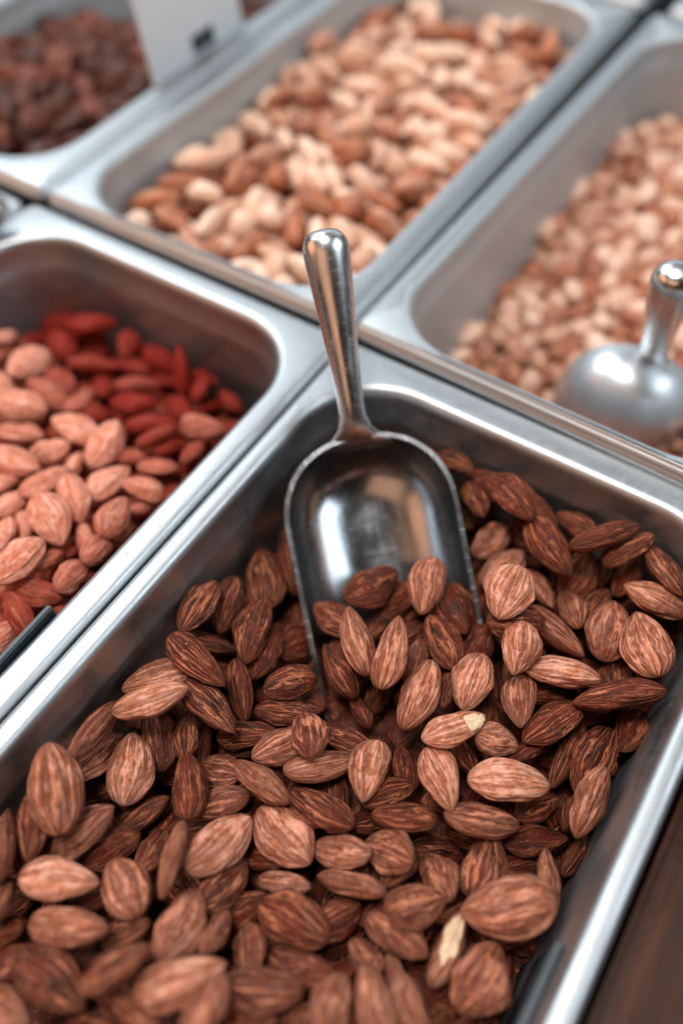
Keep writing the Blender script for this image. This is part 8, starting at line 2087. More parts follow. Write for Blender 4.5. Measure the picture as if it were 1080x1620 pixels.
P 0 437 -1033 -811 80 39 11 44 16 11 9 2
P 0 643 -897 -786 8 7 77 63 15 11 10 2
P 0 803 -856 -764 33 -80 -50 -7 14 11 10 1
P 0 1064 -1064 -689 14 9 78 60 14 11 9 1
P 0 1280 -895 -728 7 97 -22 -2 15 11 9 1
P 0 1433 -932 -709 87 -9 -4 48 14 10 10 0
P 0 2108 -891 -623 85 -23 -18 43 15 10 10 1
P 0 2223 -889 -618 50 -76 38 -19 15 10 9 2
P 0 2333 -885 -611 45 5 27 85 14 10 10 1
P 0 2624 -888 -576 28 -95 -3 -9 14 10 9 0
P 0 2712 -852 -500 88 -23 -11 -40 15 12 10 0
P 0 691 -702 -789 34 -93 -3 -13 14 10 10 0
P 0 857 -750 -767 9 42 90 -3 14 10 10 2
P 0 1050 -872 -748 47 -14 1 87 16 10 9 1
P 0 1392 -685 -699 34 -6 94 -2 16 11 10 0
P 0 1381 -836 -707 42 10 -41 -80 14 11 10 1
P 0 1694 -713 -672 31 -10 92 -22 15 10 10 2
P 0 1860 -838 -660 13 14 94 -27 16 10 9 0
P 0 2273 -637 -612 83 -36 -13 40 16 11 10 2
P 0 2384 -831 -552 42 10 69 58 15 11 10 1
P 0 2456 -752 -590 24 70 60 30 17 10 10 0
P 0 289 -471 -831 37 81 -41 -19 16 10 10 2
P 0 883 -631 -769 46 -60 44 -49 16 10 10 0
P 0 1317 -485 -720 42 20 63 62 14 10 10 1
P 0 1666 -591 -591 23 89 -19 -35 15 10 10 1
P 0 1767 -630 -669 82 49 -20 -21 15 10 10 2
P 0 2058 -564 -637 6 71 69 15 15 11 9 0
P 0 2464 -377 -598 53 29 48 63 17 10 10 1
P 0 2630 -528 -574 9 -57 82 -4 14 12 10 2
P 0 2953 -414 -532 3 17 -98 -9 16 10 10 0
P 0 237 -195 -836 4 -24 -36 90 14 10 10 0
P 0 538 -378 -780 3 46 -55 70 16 11 10 1
P 0 881 -209 -751 61 29 23 -70 16 11 10 1
P 0 1111 -413 -738 22 -12 37 89 15 10 10 0
P 0 1461 -192 -702 100 8 0 -2 14 11 10 0
P 0 1647 -192 -667 65 62 -22 38 15 10 10 1
P 0 2082 -190 -622 31 -7 -92 22 15 10 10 2
P 0 2289 -186 -603 13 24 59 -76 16 10 10 1
P 0 2421 -206 -598 14 34 92 10 15 12 10 1
P 0 2572 -425 -584 87 -14 -6 46 15 11 9 2
P 0 2836 -197 -553 12 12 -12 -98 14 11 10 1
P 0 671 -1523 -716 19 59 -72 31 16 10 9 0
P 0 1142 -1408 -740 11 6 99 11 15 11 10 2
P 0 1297 -1315 -654 5 -50 -87 -3 16 10 9 0
P 0 1436 -1562 -696 35 27 87 -22 14 11 10 0
P 0 1846 -1574 -640 53 -54 -53 -37 14 11 9 2
P 0 1940 -1571 -539 5 -13 67 73 15 11 10 0
P 0 2195 -1371 -619 28 93 15 18 16 10 9 0
P 0 2323 -1386 -609 78 -13 24 -56 14 11 10 0
P 0 2529 -1563 -584 6 -27 -85 44 14 11 9 0
P 0 2804 -1331 -549 62 42 41 52 15 11 10 2
P 0 215 -1340 -824 62 69 37 -2 16 11 10 0
P 0 509 -1247 -754 69 -43 20 -55 15 10 9 2
P 0 733 -1211 -778 59 -76 -15 22 15 11 9 2
P 0 1454 -1172 -704 10 -20 -39 89 17 10 10 2
P 0 1568 -1264 -696 72 30 -19 -59 16 10 10 1
P 0 2144 -1313 -566 12 52 -82 21 14 11 9 2
P 0 2344 -1272 -607 8 12 74 -66 14 10 10 2
P 0 2677 -1107 -571 56 -10 -5 82 16 11 10 0
P 0 2679 -1043 -491 96 -26 -5 -10 16 10 10 0
P 0 457 -942 -718 84 -32 41 -18 16 10 10 1
P 0 716 -1114 -780 89 -39 -18 -13 15 10 9 2
P 0 1162 -895 -728 44 52 -73 -10 14 10 10 1
P 0 1229 -1005 -724 50 -69 49 -19 15 11 9 2
P 0 1447 -1062 -707 10 7 -12 -99 16 10 10 1
P 0 1638 -910 -682 99 -6 11 -6 15 11 9 1
P 0 1800 -1102 -618 28 -4 -15 95 16 11 10 0
P 0 2154 -990 -620 15 28 -57 -76 16 10 10 0
P 0 2376 -1033 -600 7 43 89 -14 14 10 10 0
P 0 2564 -997 -577 23 18 83 47 14 10 10 0
P 0 2899 -999 -542 93 6 -17 -33 15 10 10 2
P 0 210 -770 -834 3 -67 -71 -21 16 10 10 2
P 0 315 -740 -821 94 -21 18 -22 15 10 10 1
P 0 762 -757 -722 29 -73 -52 33 16 11 10 0
P 0 1072 -752 -748 15 18 -30 -93 14 10 10 1
P 0 1252 -663 -729 40 91 4 -2 16 11 9 1
P 0 1508 -850 -689 92 -13 20 -32 17 11 9 1
P 0 1520 -911 -609 58 -1 11 81 14 11 10 2
P 0 1845 -937 -627 71 -69 -11 -6 16 11 10 2
P 0 2019 -844 -595 51 80 -3 31 17 11 9 1
P 0 2182 -756 -618 25 -57 75 -23 15 10 10 1
P 0 2466 -650 -521 5 -15 -26 95 15 11 10 2
P 0 2541 -802 -587 54 12 -11 -83 15 11 9 1
P 0 2902 -857 -536 28 77 45 36 16 11 9 0
P 0 189 -548 -844 94 -29 -8 18 16 10 10 0
P 0 372 -630 -822 59 -1 -11 80 16 10 9 1
P 0 771 -627 -780 6 92 -38 0 16 11 10 2
P 0 844 -438 -773 21 8 27 94 16 10 9 1
P 0 1351 -593 -714 18 2 95 -26 16 10 10 2
P 0 1592 -656 -656 67 1 -47 57 17 11 10 2
P 0 1837 -438 -664 12 -1 95 28 16 10 10 1
P 0 2144 -639 -629 54 21 -17 -80 15 10 9 0
P 0 2382 -650 -604 15 70 69 9 17 10 10 2
P 0 2546 -655 -587 3 59 -80 -11 17 10 9 2
P 0 185 -284 -829 13 55 51 65 14 11 10 2
P 0 364 -200 -811 12 -91 -28 29 17 10 10 1
P 0 777 -220 -781 73 -9 -11 67 14 11 10 2
P 0 1209 -300 -729 94 -4 -6 33 16 12 10 1
P 0 1405 -301 -701 24 -81 52 11 16 11 10 0
P 0 1591 -410 -676 35 67 41 50 14 11 10 0
P 0 1768 -329 -660 24 -67 -70 -9 16 11 9 1
P 0 1963 -191 -643 78 -60 16 2 14 11 10 0
P 0 2342 -292 -606 57 7 3 -82 14 11 10 1
P 0 2559 -310 -576 9 97 -13 20 17 11 10 0
P 0 2686 -419 -562 20 -40 -81 39 16 10 10 1
P 0 288 -1432 -833 71 13 23 65 16 11 10 1
P 0 597 -1441 -798 19 37 91 6 14 11 9 0
P 0 913 -1560 -667 27 95 15 -8 17 11 10 1
P 0 1077 -1574 -661 82 55 7 -10 17 10 9 2
P 0 1246 -1489 -713 60 68 1 -43 14 11 10 2
P 0 1401 -1387 -636 60 -29 10 -74 16 10 9 2
P 0 1553 -1392 -662 76 53 22 31 17 10 10 1
P 0 1784 -1403 -611 3 81 54 -20 16 11 10 0
P 0 2114 -1467 -597 46 29 44 72 15 11 10 0
P 0 2190 -1573 -555 53 48 -56 41 16 12 10 1
P 0 2431 -1457 -597 59 73 -30 -16 15 10 10 2
P 0 2658 -1566 -567 14 -21 66 -71 14 11 10 0
P 0 2908 -1563 -525 19 65 6 73 14 11 9 2
P 0 373 -1144 -754 66 -19 9 72 16 10 10 1
P 0 456 -1162 -687 57 20 4 -79 16 12 9 1
P 0 893 -1104 -684 19 88 -40 15 17 10 10 1
P 0 1646 -1298 -617 3 -1 78 -63 14 11 10 0
P 0 2094 -1136 -561 86 17 -18 -43 14 10 10 2
P 0 2213 -1155 -550 40 89 4 -22 14 10 10 2
P 0 2346 -1103 -527 13 -19 -75 62 14 10 10 0
P 0 2450 -1031 -517 12 9 -94 -30 17 11 10 1
P 0 2975 -1387 -473 13 84 33 -40 17 10 10 0
P 0 292 -1109 -819 16 31 16 93 14 10 10 0
P 0 589 -1113 -771 3 85 22 -48 16 11 10 2
P 0 835 -956 -709 85 -23 3 47 17 11 10 2
P 0 1648 -903 -589 4 13 -15 98 17 11 10 2
P 0 1924 -1055 -575 35 -81 -47 0 14 11 9 1
P 0 2037 -994 -591 9 18 -64 -74 14 11 10 1
P 0 2259 -974 -562 30 6 -95 5 16 10 9 0
P 0 2381 -946 -540 28 12 -4 -95 14 10 9 1
P 0 2629 -946 -505 10 11 61 -78 16 11 10 0
P 0 2980 -910 -526 48 68 40 40 15 11 9 0
P 0 406 -722 -760 62 -3 35 -70 16 10 10 1
P 0 626 -728 -711 20 0 14 97 17 11 10 1
P 0 1303 -776 -719 53 -43 43 -59 14 11 10 0
P 0 1995 -736 -557 8 39 92 4 14 11 9 2
P 0 2191 -675 -542 49 -70 29 -43 14 10 9 2
P 0 2293 -705 -531 54 -18 25 -78 14 11 9 0
P 0 2645 -662 -574 74 -35 -24 51 16 10 10 0
P 0 2841 -701 -549 8 -2 39 -92 15 11 9 0
P 0 180 -394 -823 51 53 53 -43 14 11 10 1
P 0 302 -537 -756 59 -30 -60 45 14 10 9 2
P 0 570 -494 -714 4 -71 66 22 17 10 9 2
P 0 675 -524 -721 0 -71 66 24 17 10 10 1
P 0 1138 -602 -720 28 34 -17 88 16 11 9 0
P 0 1420 -454 -710 78 1 11 -61 16 10 9 0
P 0 1586 -498 -596 39 -55 46 -58 14 10 10 1
P 0 1760 -527 -653 15 32 -81 47 17 10 9 2
P 0 2369 -513 -609 27 19 -28 -90 14 10 9 1
P 0 279 -393 -755 13 53 82 -18 16 11 10 2
P 0 421 -285 -797 82 23 52 -4 14 11 9 2
P 0 621 -373 -710 16 50 85 1 17 10 10 2
P 0 835 -328 -770 9 95 27 15 15 11 10 0
P 0 1082 -300 -732 29 -47 82 15 16 10 10 0
P 0 1225 -406 -702 57 -32 -75 -5 16 10 10 2
P 0 1322 -357 -720 86 -1 13 -49 16 11 9 0
P 0 1509 -187 -618 5 17 36 91 14 11 9 1
P 0 1897 -320 -657 58 -17 37 -71 15 10 10 0
P 0 2686 -283 -571 9 27 96 -2 14 11 9 2
P 0 2833 -331 -547 37 75 -53 -16 16 10 9 0
P 0 175 -1460 -844 21 70 68 7 15 10 10 1
P 0 485 -1465 -814 67 -8 -11 73 14 12 9 2
P 0 547 -1377 -736 11 -54 82 17 15 10 10 1
P 0 717 -1416 -786 20 -3 95 -23 15 11 9 0
P 0 1323 -1571 -698 74 -50 -41 -17 16 11 9 2
P 0 1494 -1568 -581 37 33 -56 67 15 11 10 2
P 0 1664 -1455 -599 23 -4 -13 96 15 10 9 0
P 0 1870 -1483 -571 20 10 -31 -93 16 10 10 1
P 0 1965 -1372 -576 92 -37 -5 -6 15 11 10 1
P 0 2229 -1466 -603 6 -45 58 -68 16 10 9 1
P 0 2318 -1573 -509 86 -50 8 1 17 11 10 1
P 0 2706 -1281 -561 17 -86 35 -33 14 10 9 2
P 0 2797 -1559 -557 6 14 -30 -94 14 11 10 1
P 0 210 -1239 -756 26 45 -82 -23 15 11 10 0
P 0 405 -1287 -747 10 31 92 21 17 11 9 1
P 0 655 -1295 -707 12 79 -50 35 14 11 10 0
P 0 980 -1323 -668 34 -7 -47 81 17 11 9 1
P 0 1339 -1198 -659 56 -13 -23 -79 15 11 9 0
P 0 1648 -1115 -607 4 -7 79 -61 16 11 10 2
P 0 2040 -1277 -557 64 -34 21 -66 15 10 10 1
P 0 2262 -1291 -547 53 -42 -45 58 15 10 10 2
P 0 2486 -1288 -517 76 38 -7 -53 14 10 10 2
P 0 2607 -1190 -543 94 -32 3 -15 17 10 10 0
P 0 2768 -1207 -550 37 -1 -68 63 15 10 9 0
P 0 161 -1149 -758 83 46 14 29 14 10 10 2
P 0 403 -1049 -709 24 63 -74 0 15 10 10 0
P 0 559 -925 -697 36 35 -76 -41 17 11 9 2
P 0 664 -840 -695 2 -16 -90 -41 15 11 9 2
P 0 1683 -1011 -593 4 27 93 -25 16 11 10 0
P 0 2804 -968 -486 67 -20 -46 55 17 10 10 2
P 0 224 -836 -762 21 4 58 79 15 10 10 1
P 0 344 -910 -743 45 74 -38 -32 14 10 10 1
P 0 498 -692 -714 64 13 -2 76 14 10 10 2
P 0 1103 -830 -674 98 10 5 18 16 10 9 1
P 0 1516 -724 -608 59 13 -4 -80 14 11 9 1
P 0 1896 -861 -554 69 70 6 14 15 11 9 2
P 0 2197 -804 -530 33 29 -40 -81 15 10 10 0
P 0 2485 -784 -506 59 1 7 -81 17 10 10 1
P 0 2597 -748 -513 31 -24 -49 77 17 10 10 0
P 0 2969 -757 -541 28 36 83 31 15 10 10 1
P 0 202 -607 -750 55 63 27 48 16 11 10 0
P 0 335 -652 -737 15 44 -70 -54 16 10 10 1
P 0 470 -479 -725 60 32 2 -74 15 11 9 0
P 0 1332 -425 -640 29 8 52 80 15 11 9 1
P 0 1496 -509 -672 78 45 41 -15 15 11 10 1
P 0 1755 -672 -575 1 -30 -64 -71 15 10 9 1
P 0 1831 -492 -579 75 -65 7 -10 15 10 10 2
P 0 2055 -643 -566 1 -26 -96 -6 15 11 10 0
P 0 2540 -541 -527 30 -46 72 -42 14 10 9 1
P 0 602 -211 -710 81 -24 -22 49 15 11 10 2
P 0 1494 -390 -688 42 -53 -10 73 15 10 10 2
P 0 419 -1573 -704 55 -22 80 12 14 10 10 1
P 0 637 -1417 -710 9 29 -95 -1 16 11 10 2
P 0 1333 -1469 -657 77 -53 26 -22 15 10 10 2
P 0 1460 -1482 -613 9 48 -64 -60 14 10 10 2
P 0 1818 -1316 -565 58 4 -62 -53 17 10 10 1
P 0 2072 -1401 -509 60 40 30 63 16 10 10 1
P 0 2335 -1470 -544 21 -10 -30 92 16 11 9 2
P 0 2486 -1438 -520 49 -19 -6 85 15 11 9 0
P 0 2564 -1559 -485 29 -15 -2 -94 16 11 10 0
P 0 2881 -1458 -542 25 44 -79 -34 14 10 10 0
P 0 283 -1314 -749 39 0 -50 -77 14 10 10 2
P 0 278 -1113 -712 52 80 20 22 14 10 10 0
P 0 653 -1155 -705 64 29 6 -71 15 10 10 1
P 0 1913 -1257 -567 73 -14 4 -67 14 10 10 1
P 0 1984 -1154 -566 6 -94 19 28 15 11 10 1
P 0 2126 -1239 -509 56 71 43 -9 15 10 10 1
P 0 2375 -1226 -514 54 5 43 73 16 11 10 2
P 0 2562 -1094 -498 42 89 -3 -17 15 11 10 1
P 0 2981 -1258 -505 6 -62 3 78 16 11 9 2
P 0 298 -1013 -749 14 -96 22 -4 14 11 10 2
P 0 507 -1055 -720 3 -54 -2 84 14 11 10 2
P 0 1543 -1057 -611 32 92 2 24 15 11 10 2
P 0 1963 -936 -553 72 57 5 39 15 10 10 1
P 0 2227 -1064 -493 86 31 40 0 16 11 9 2
P 0 2978 -1123 -533 54 46 -43 -55 17 12 10 1
P 0 319 -780 -732 83 1 43 -36 17 11 10 2
P 0 526 -818 -720 30 -26 46 -80 15 10 10 0
P 0 198 -485 -767 72 -63 21 -18 14 10 9 0
P 0 366 -462 -693 7 -71 31 62 16 10 10 2
P 0 573 -620 -711 60 -73 33 -2 16 10 10 0
P 0 415 -365 -718 98 10 18 -1 15 11 10 0
P 0 495 -294 -715 18 0 10 98 15 10 10 2
P 0 677 -273 -686 23 78 57 -11 17 10 10 1
P 0 1682 -281 -594 87 1 15 46 17 11 10 1
P 0 1882 -187 -553 99 12 -9 8 14 10 10 2
P 0 2700 -188 -554 16 21 72 -64 16 11 9 1
P 0 2927 -296 -537 49 4 -14 86 15 11 10 0
P 0 208 -1433 -742 74 -53 -7 42 16 10 10 1
P 0 347 -1393 -743 15 97 17 2 17 11 10 2
P 0 449 -1462 -727 75 32 -27 -51 14 10 10 0
P 0 1261 -1566 -615 32 25 53 -75 17 11 10 2
P 0 1468 -1370 -574 96 2 26 12 14 11 10 2
P 0 1743 -1553 -569 74 -41 47 -25 15 10 10 2
P 0 1789 -1445 -515 3 65 -72 -26 14 10 9 1
P 0 1996 -1472 -548 30 -34 -85 28 15 10 9 0
P 0 2188 -1413 -527 84 -40 -8 36 16 12 10 2
P 0 2442 -1547 -480 9 66 65 -38 16 11 10 0
P 0 2612 -1444 -493 90 -22 1 -37 16 11 10 1
P 0 2761 -1462 -564 17 22 -43 -86 16 10 10 1
P 0 492 -1319 -652 35 62 -46 53 14 11 10 1
P 0 570 -1232 -690 83 7 44 33 15 11 9 1
P 0 1425 -1114 -618 50 -15 59 -62 15 11 10 0
P 0 1724 -1264 -536 8 12 -98 -11 14 10 9 0
P 0 1836 -1184 -560 53 5 34 -77 15 10 10 2
P 0 2032 -1173 -483 25 42 25 84 14 11 9 1
P 0 2278 -1171 -479 37 52 47 61 17 10 10 0
P 0 2468 -1153 -513 19 76 -62 3 15 11 9 1
P 0 2574 -1316 -482 76 47 28 36 16 11 9 2
P 0 2885 -1189 -537 49 80 -34 5 15 11 10 2
P 0 210 -929 -698 2 -93 37 -7 16 11 9 0
P 0 281 -867 -654 19 81 -50 24 16 10 10 0
P 0 616 -1024 -702 59 10 -31 -73 16 11 10 0
P 0 2137 -1045 -541 32 -83 46 4 17 10 10 2
P 0 2421 -986 -416 94 27 -2 22 16 11 10 2
P 0 2553 -1001 -452 39 90 -14 -11 14 10 10 1
P 0 2984 -1030 -457 45 58 -66 -17 16 11 10 1
P 0 137 -766 -660 59 -55 54 -26 14 11 10 1
P 0 419 -824 -705 56 -57 13 59 14 12 10 1
P 0 495 -620 -603 72 -23 -62 -22 16 11 10 0
P 0 1120 -685 -663 25 -85 21 41 15 11 10 0
P 0 2814 -804 -534 73 -18 48 45 15 10 10 2
P 0 193 -420 -693 69 -23 19 66 15 10 9 2
P 0 225 -728 -738 71 43 50 24 16 10 9 1
P 0 406 -368 -618 3 -1 -14 -99 16 10 10 1
P 0 2605 -601 -495 32 -31 85 -29 16 11 10 2
P 0 290 -283 -732 10 0 -69 72 14 10 9 2
P 0 397 -189 -707 49 74 31 -35 16 11 10 0
P 0 492 -202 -670 42 3 -91 3 14 11 10 1
P 0 1476 -302 -619 49 64 -50 -32 15 10 9 2
P 0 351 -1500 -736 64 -50 -58 8 14 11 10 0
P 0 415 -1484 -635 68 -70 13 -17 15 11 10 0
P 0 1220 -1476 -594 12 -22 -9 -96 14 10 10 2
P 0 1385 -1553 -587 54 23 44 69 14 10 10 2
P 0 1569 -1492 -606 39 32 31 81 14 10 10 2
P 0 1645 -1553 -564 23 66 -35 -62 16 11 9 2
P 0 1919 -1565 -434 6 23 -67 -70 15 10 10 0
P 0 2075 -1560 -545 62 69 15 34 14 10 9 1
P 0 2165 -1327 -467 95 11 24 17 16 10 10 0
P 0 2361 -1353 -523 14 90 39 -14 17 11 9 2
P 0 2523 -1428 -425 35 4 -3 -93 14 11 9 2
P 0 2706 -1556 -474 29 -13 -11 -94 17 11 10 1
P 0 289 -1222 -692 12 19 16 96 14 11 10 2
P 0 574 -1140 -631 34 -45 8 82 16 11 10 0
P 0 1011 -1138 -661 47 1 40 79 14 10 10 1
P 0 1908 -1194 -480 76 -56 -26 20 16 10 10 0
P 0 1979 -1321 -492 63 -8 11 76 15 11 9 1
P 0 2298 -1300 -452 5 1 4 100 14 11 10 0
P 0 2429 -1236 -418 69 -26 -1 -67 17 11 10 2
P 0 2685 -1241 -461 34 -80 -44 -21 14 11 10 2
P 0 2891 -1278 -454 26 -30 -2 92 16 11 10 2
P 0 190 -1059 -709 12 82 41 -37 15 10 10 2
P 0 352 -971 -658 9 57 -73 -38 15 10 10 1
P 0 453 -979 -630 65 46 3 -60 16 10 10 1
P 0 719 -936 -713 94 -4 33 6 16 10 10 2
P 0 2338 -1096 -422 40 63 -47 -47 14 11 10 1
P 0 2707 -980 -419 19 7 -40 -90 16 11 10 1
P 0 2893 -1105 -486 6 59 69 -42 14 10 9 0
P 0 403 -661 -649 57 -68 46 8 15 10 9 2
P 0 2971 -859 -442 42 49 76 11 17 10 10 1
P 0 415 -570 -687 88 -33 27 -21 16 11 10 1
P 0 478 -518 -635 88 -37 29 -8 17 11 10 2
P 0 372 -284 -665 69 -54 29 38 15 10 10 2
P 0 548 -354 -640 3 -59 -80 -9 17 11 9 0
P 0 498 -1427 -654 33 -7 -68 65 17 11 9 0
P 0 590 -1353 -626 52 41 -23 -71 16 11 10 0
P 0 981 -1566 -571 87 47 8 13 16 10 9 0
P 0 1341 -1454 -557 89 -41 -12 17 15 10 10 0
P 0 1569 -1384 -555 2 -89 -28 35 15 10 9 1
P 0 1696 -1360 -540 41 -91 -5 -6 15 11 9 1
P 0 1892 -1401 -507 73 -61 -1 -30 14 10 10 0
P 0 1991 -1473 -452 84 -41 25 -27 16 10 10 2
P 0 2247 -1497 -466 67 5 -67 -32 15 11 10 1
P 0 2386 -1439 -455 27 14 -91 -29 15 11 9 2
P 0 2656 -1350 -466 57 53 50 -38 15 10 10 1
P 0 2858 -1395 -475 2 -37 92 13 14 11 9 1
P 0 221 -1149 -628 0 10 -98 16 17 11 9 0
P 0 363 -1158 -649 36 -45 -58 58 16 11 10 0
P 0 462 -1243 -605 8 20 -84 50 15 11 9 1
P 0 1961 -1261 -418 45 8 -23 -86 16 11 10 1
P 0 2127 -1144 -465 60 -28 -8 -75 14 11 9 2
P 0 2454 -1098 -431 18 -8 98 5 15 11 10 1
P 0 2684 -1143 -475 72 69 7 1 16 10 9 2
P 0 2773 -1284 -472 60 -64 -21 44 14 10 9 0
P 0 242 -1020 -642 36 -1 -67 65 16 10 9 0
P 0 362 -852 -592 36 26 41 79 14 11 10 0
P 0 552 -1035 -612 0 -55 71 -44 17 11 9 0
P 0 2224 -1110 -388 87 -39 -14 27 14 11 10 0
P 0 2598 -929 -404 92 -32 -10 -22 14 11 10 2
P 0 2894 -979 -437 6 79 46 -40 17 10 10 0
P 0 250 -665 -661 35 -88 29 -11 15 10 10 2
P 0 477 -867 -628 80 -33 49 -14 14 10 9 0
P 0 531 -746 -631 90 12 24 -33 15 10 10 1
P 0 269 -557 -674 67 50 -21 -51 15 10 9 1
P 0 271 -349 -673 3 -12 -70 70 16 10 9 0
P 0 449 -275 -606 66 -38 59 26 14 11 10 0
P 0 572 -215 -622 40 64 61 23 15 10 10 1
P 0 307 -1371 -652 21 -36 -35 84 14 11 10 0
P 0 285 -1476 -661 20 -54 -16 80 17 11 9 2
P 0 565 -1530 -683 26 -49 -2 -83 16 10 10 1
P 0 1122 -1540 -588 86 39 9 -31 14 10 10 1
P 0 1456 -1464 -511 39 18 26 86 16 10 10 1
P 0 1564 -1517 -509 24 -72 -60 26 15 10 10 2
P 0 1819 -1556 -507 54 -58 60 5 17 11 9 0
P 0 2144 -1522 -456 90 -8 -14 -40 17 12 10 2
P 0 2264 -1392 -436 72 69 -6 -3 14 11 10 2
P 0 2438 -1344 -449 10 -5 24 96 16 10 10 2
P 0 2617 -1508 -410 54 82 -9 -16 16 10 9 2
P 0 2736 -1425 -471 36 -80 -42 24 16 11 10 0
P 0 187 -1341 -686 82 -1 3 57 16 10 9 0
P 0 371 -1295 -652 86 23 17 -42 14 10 10 1
P 0 611 -1474 -614 4 86 -23 -45 15 10 10 0
P 0 1660 -1441 -502 52 82 -11 -20 16 10 10 1
P 0 1861 -1313 -470 89 27 36 6 14 10 10 1
P 0 2057 -1136 -385 86 -44 -7 26 14 10 10 0
P 0 2213 -1225 -427 6 -94 -32 -12 14 11 9 0
P 0 2538 -1212 -455 6 80 58 -14 14 11 10 1
P 0 2846 -1500 -456 70 -68 -10 -17 16 11 10 0
P 0 2810 -1186 -456 2 -4 84 54 16 10 9 1
P 0 383 -1055 -604 1 8 65 76 15 11 10 1
P 0 2327 -1214 -400 41 72 44 -34 14 10 10 2
P 0 2615 -1090 -408 50 7 -26 -82 14 11 10 1
P 0 2801 -1075 -446 92 -6 -22 33 14 11 9 0
P 0 227 -766 -621 58 57 21 54 14 11 9 0
P 0 372 -755 -634 38 91 4 -18 17 10 10 0
P 0 542 -922 -583 2 -70 36 62 14 10 9 1
P 0 2876 -858 -446 59 5 37 -72 15 10 9 0
P 0 168 -573 -627 24 37 -49 75 14 10 10 0
P 0 278 -447 -631 67 3 70 24 15 10 10 2
P 0 512 -428 -578 69 40 18 -57 14 11 9 0
P 0 231 -268 -639 6 -23 45 86 14 11 9 0'''
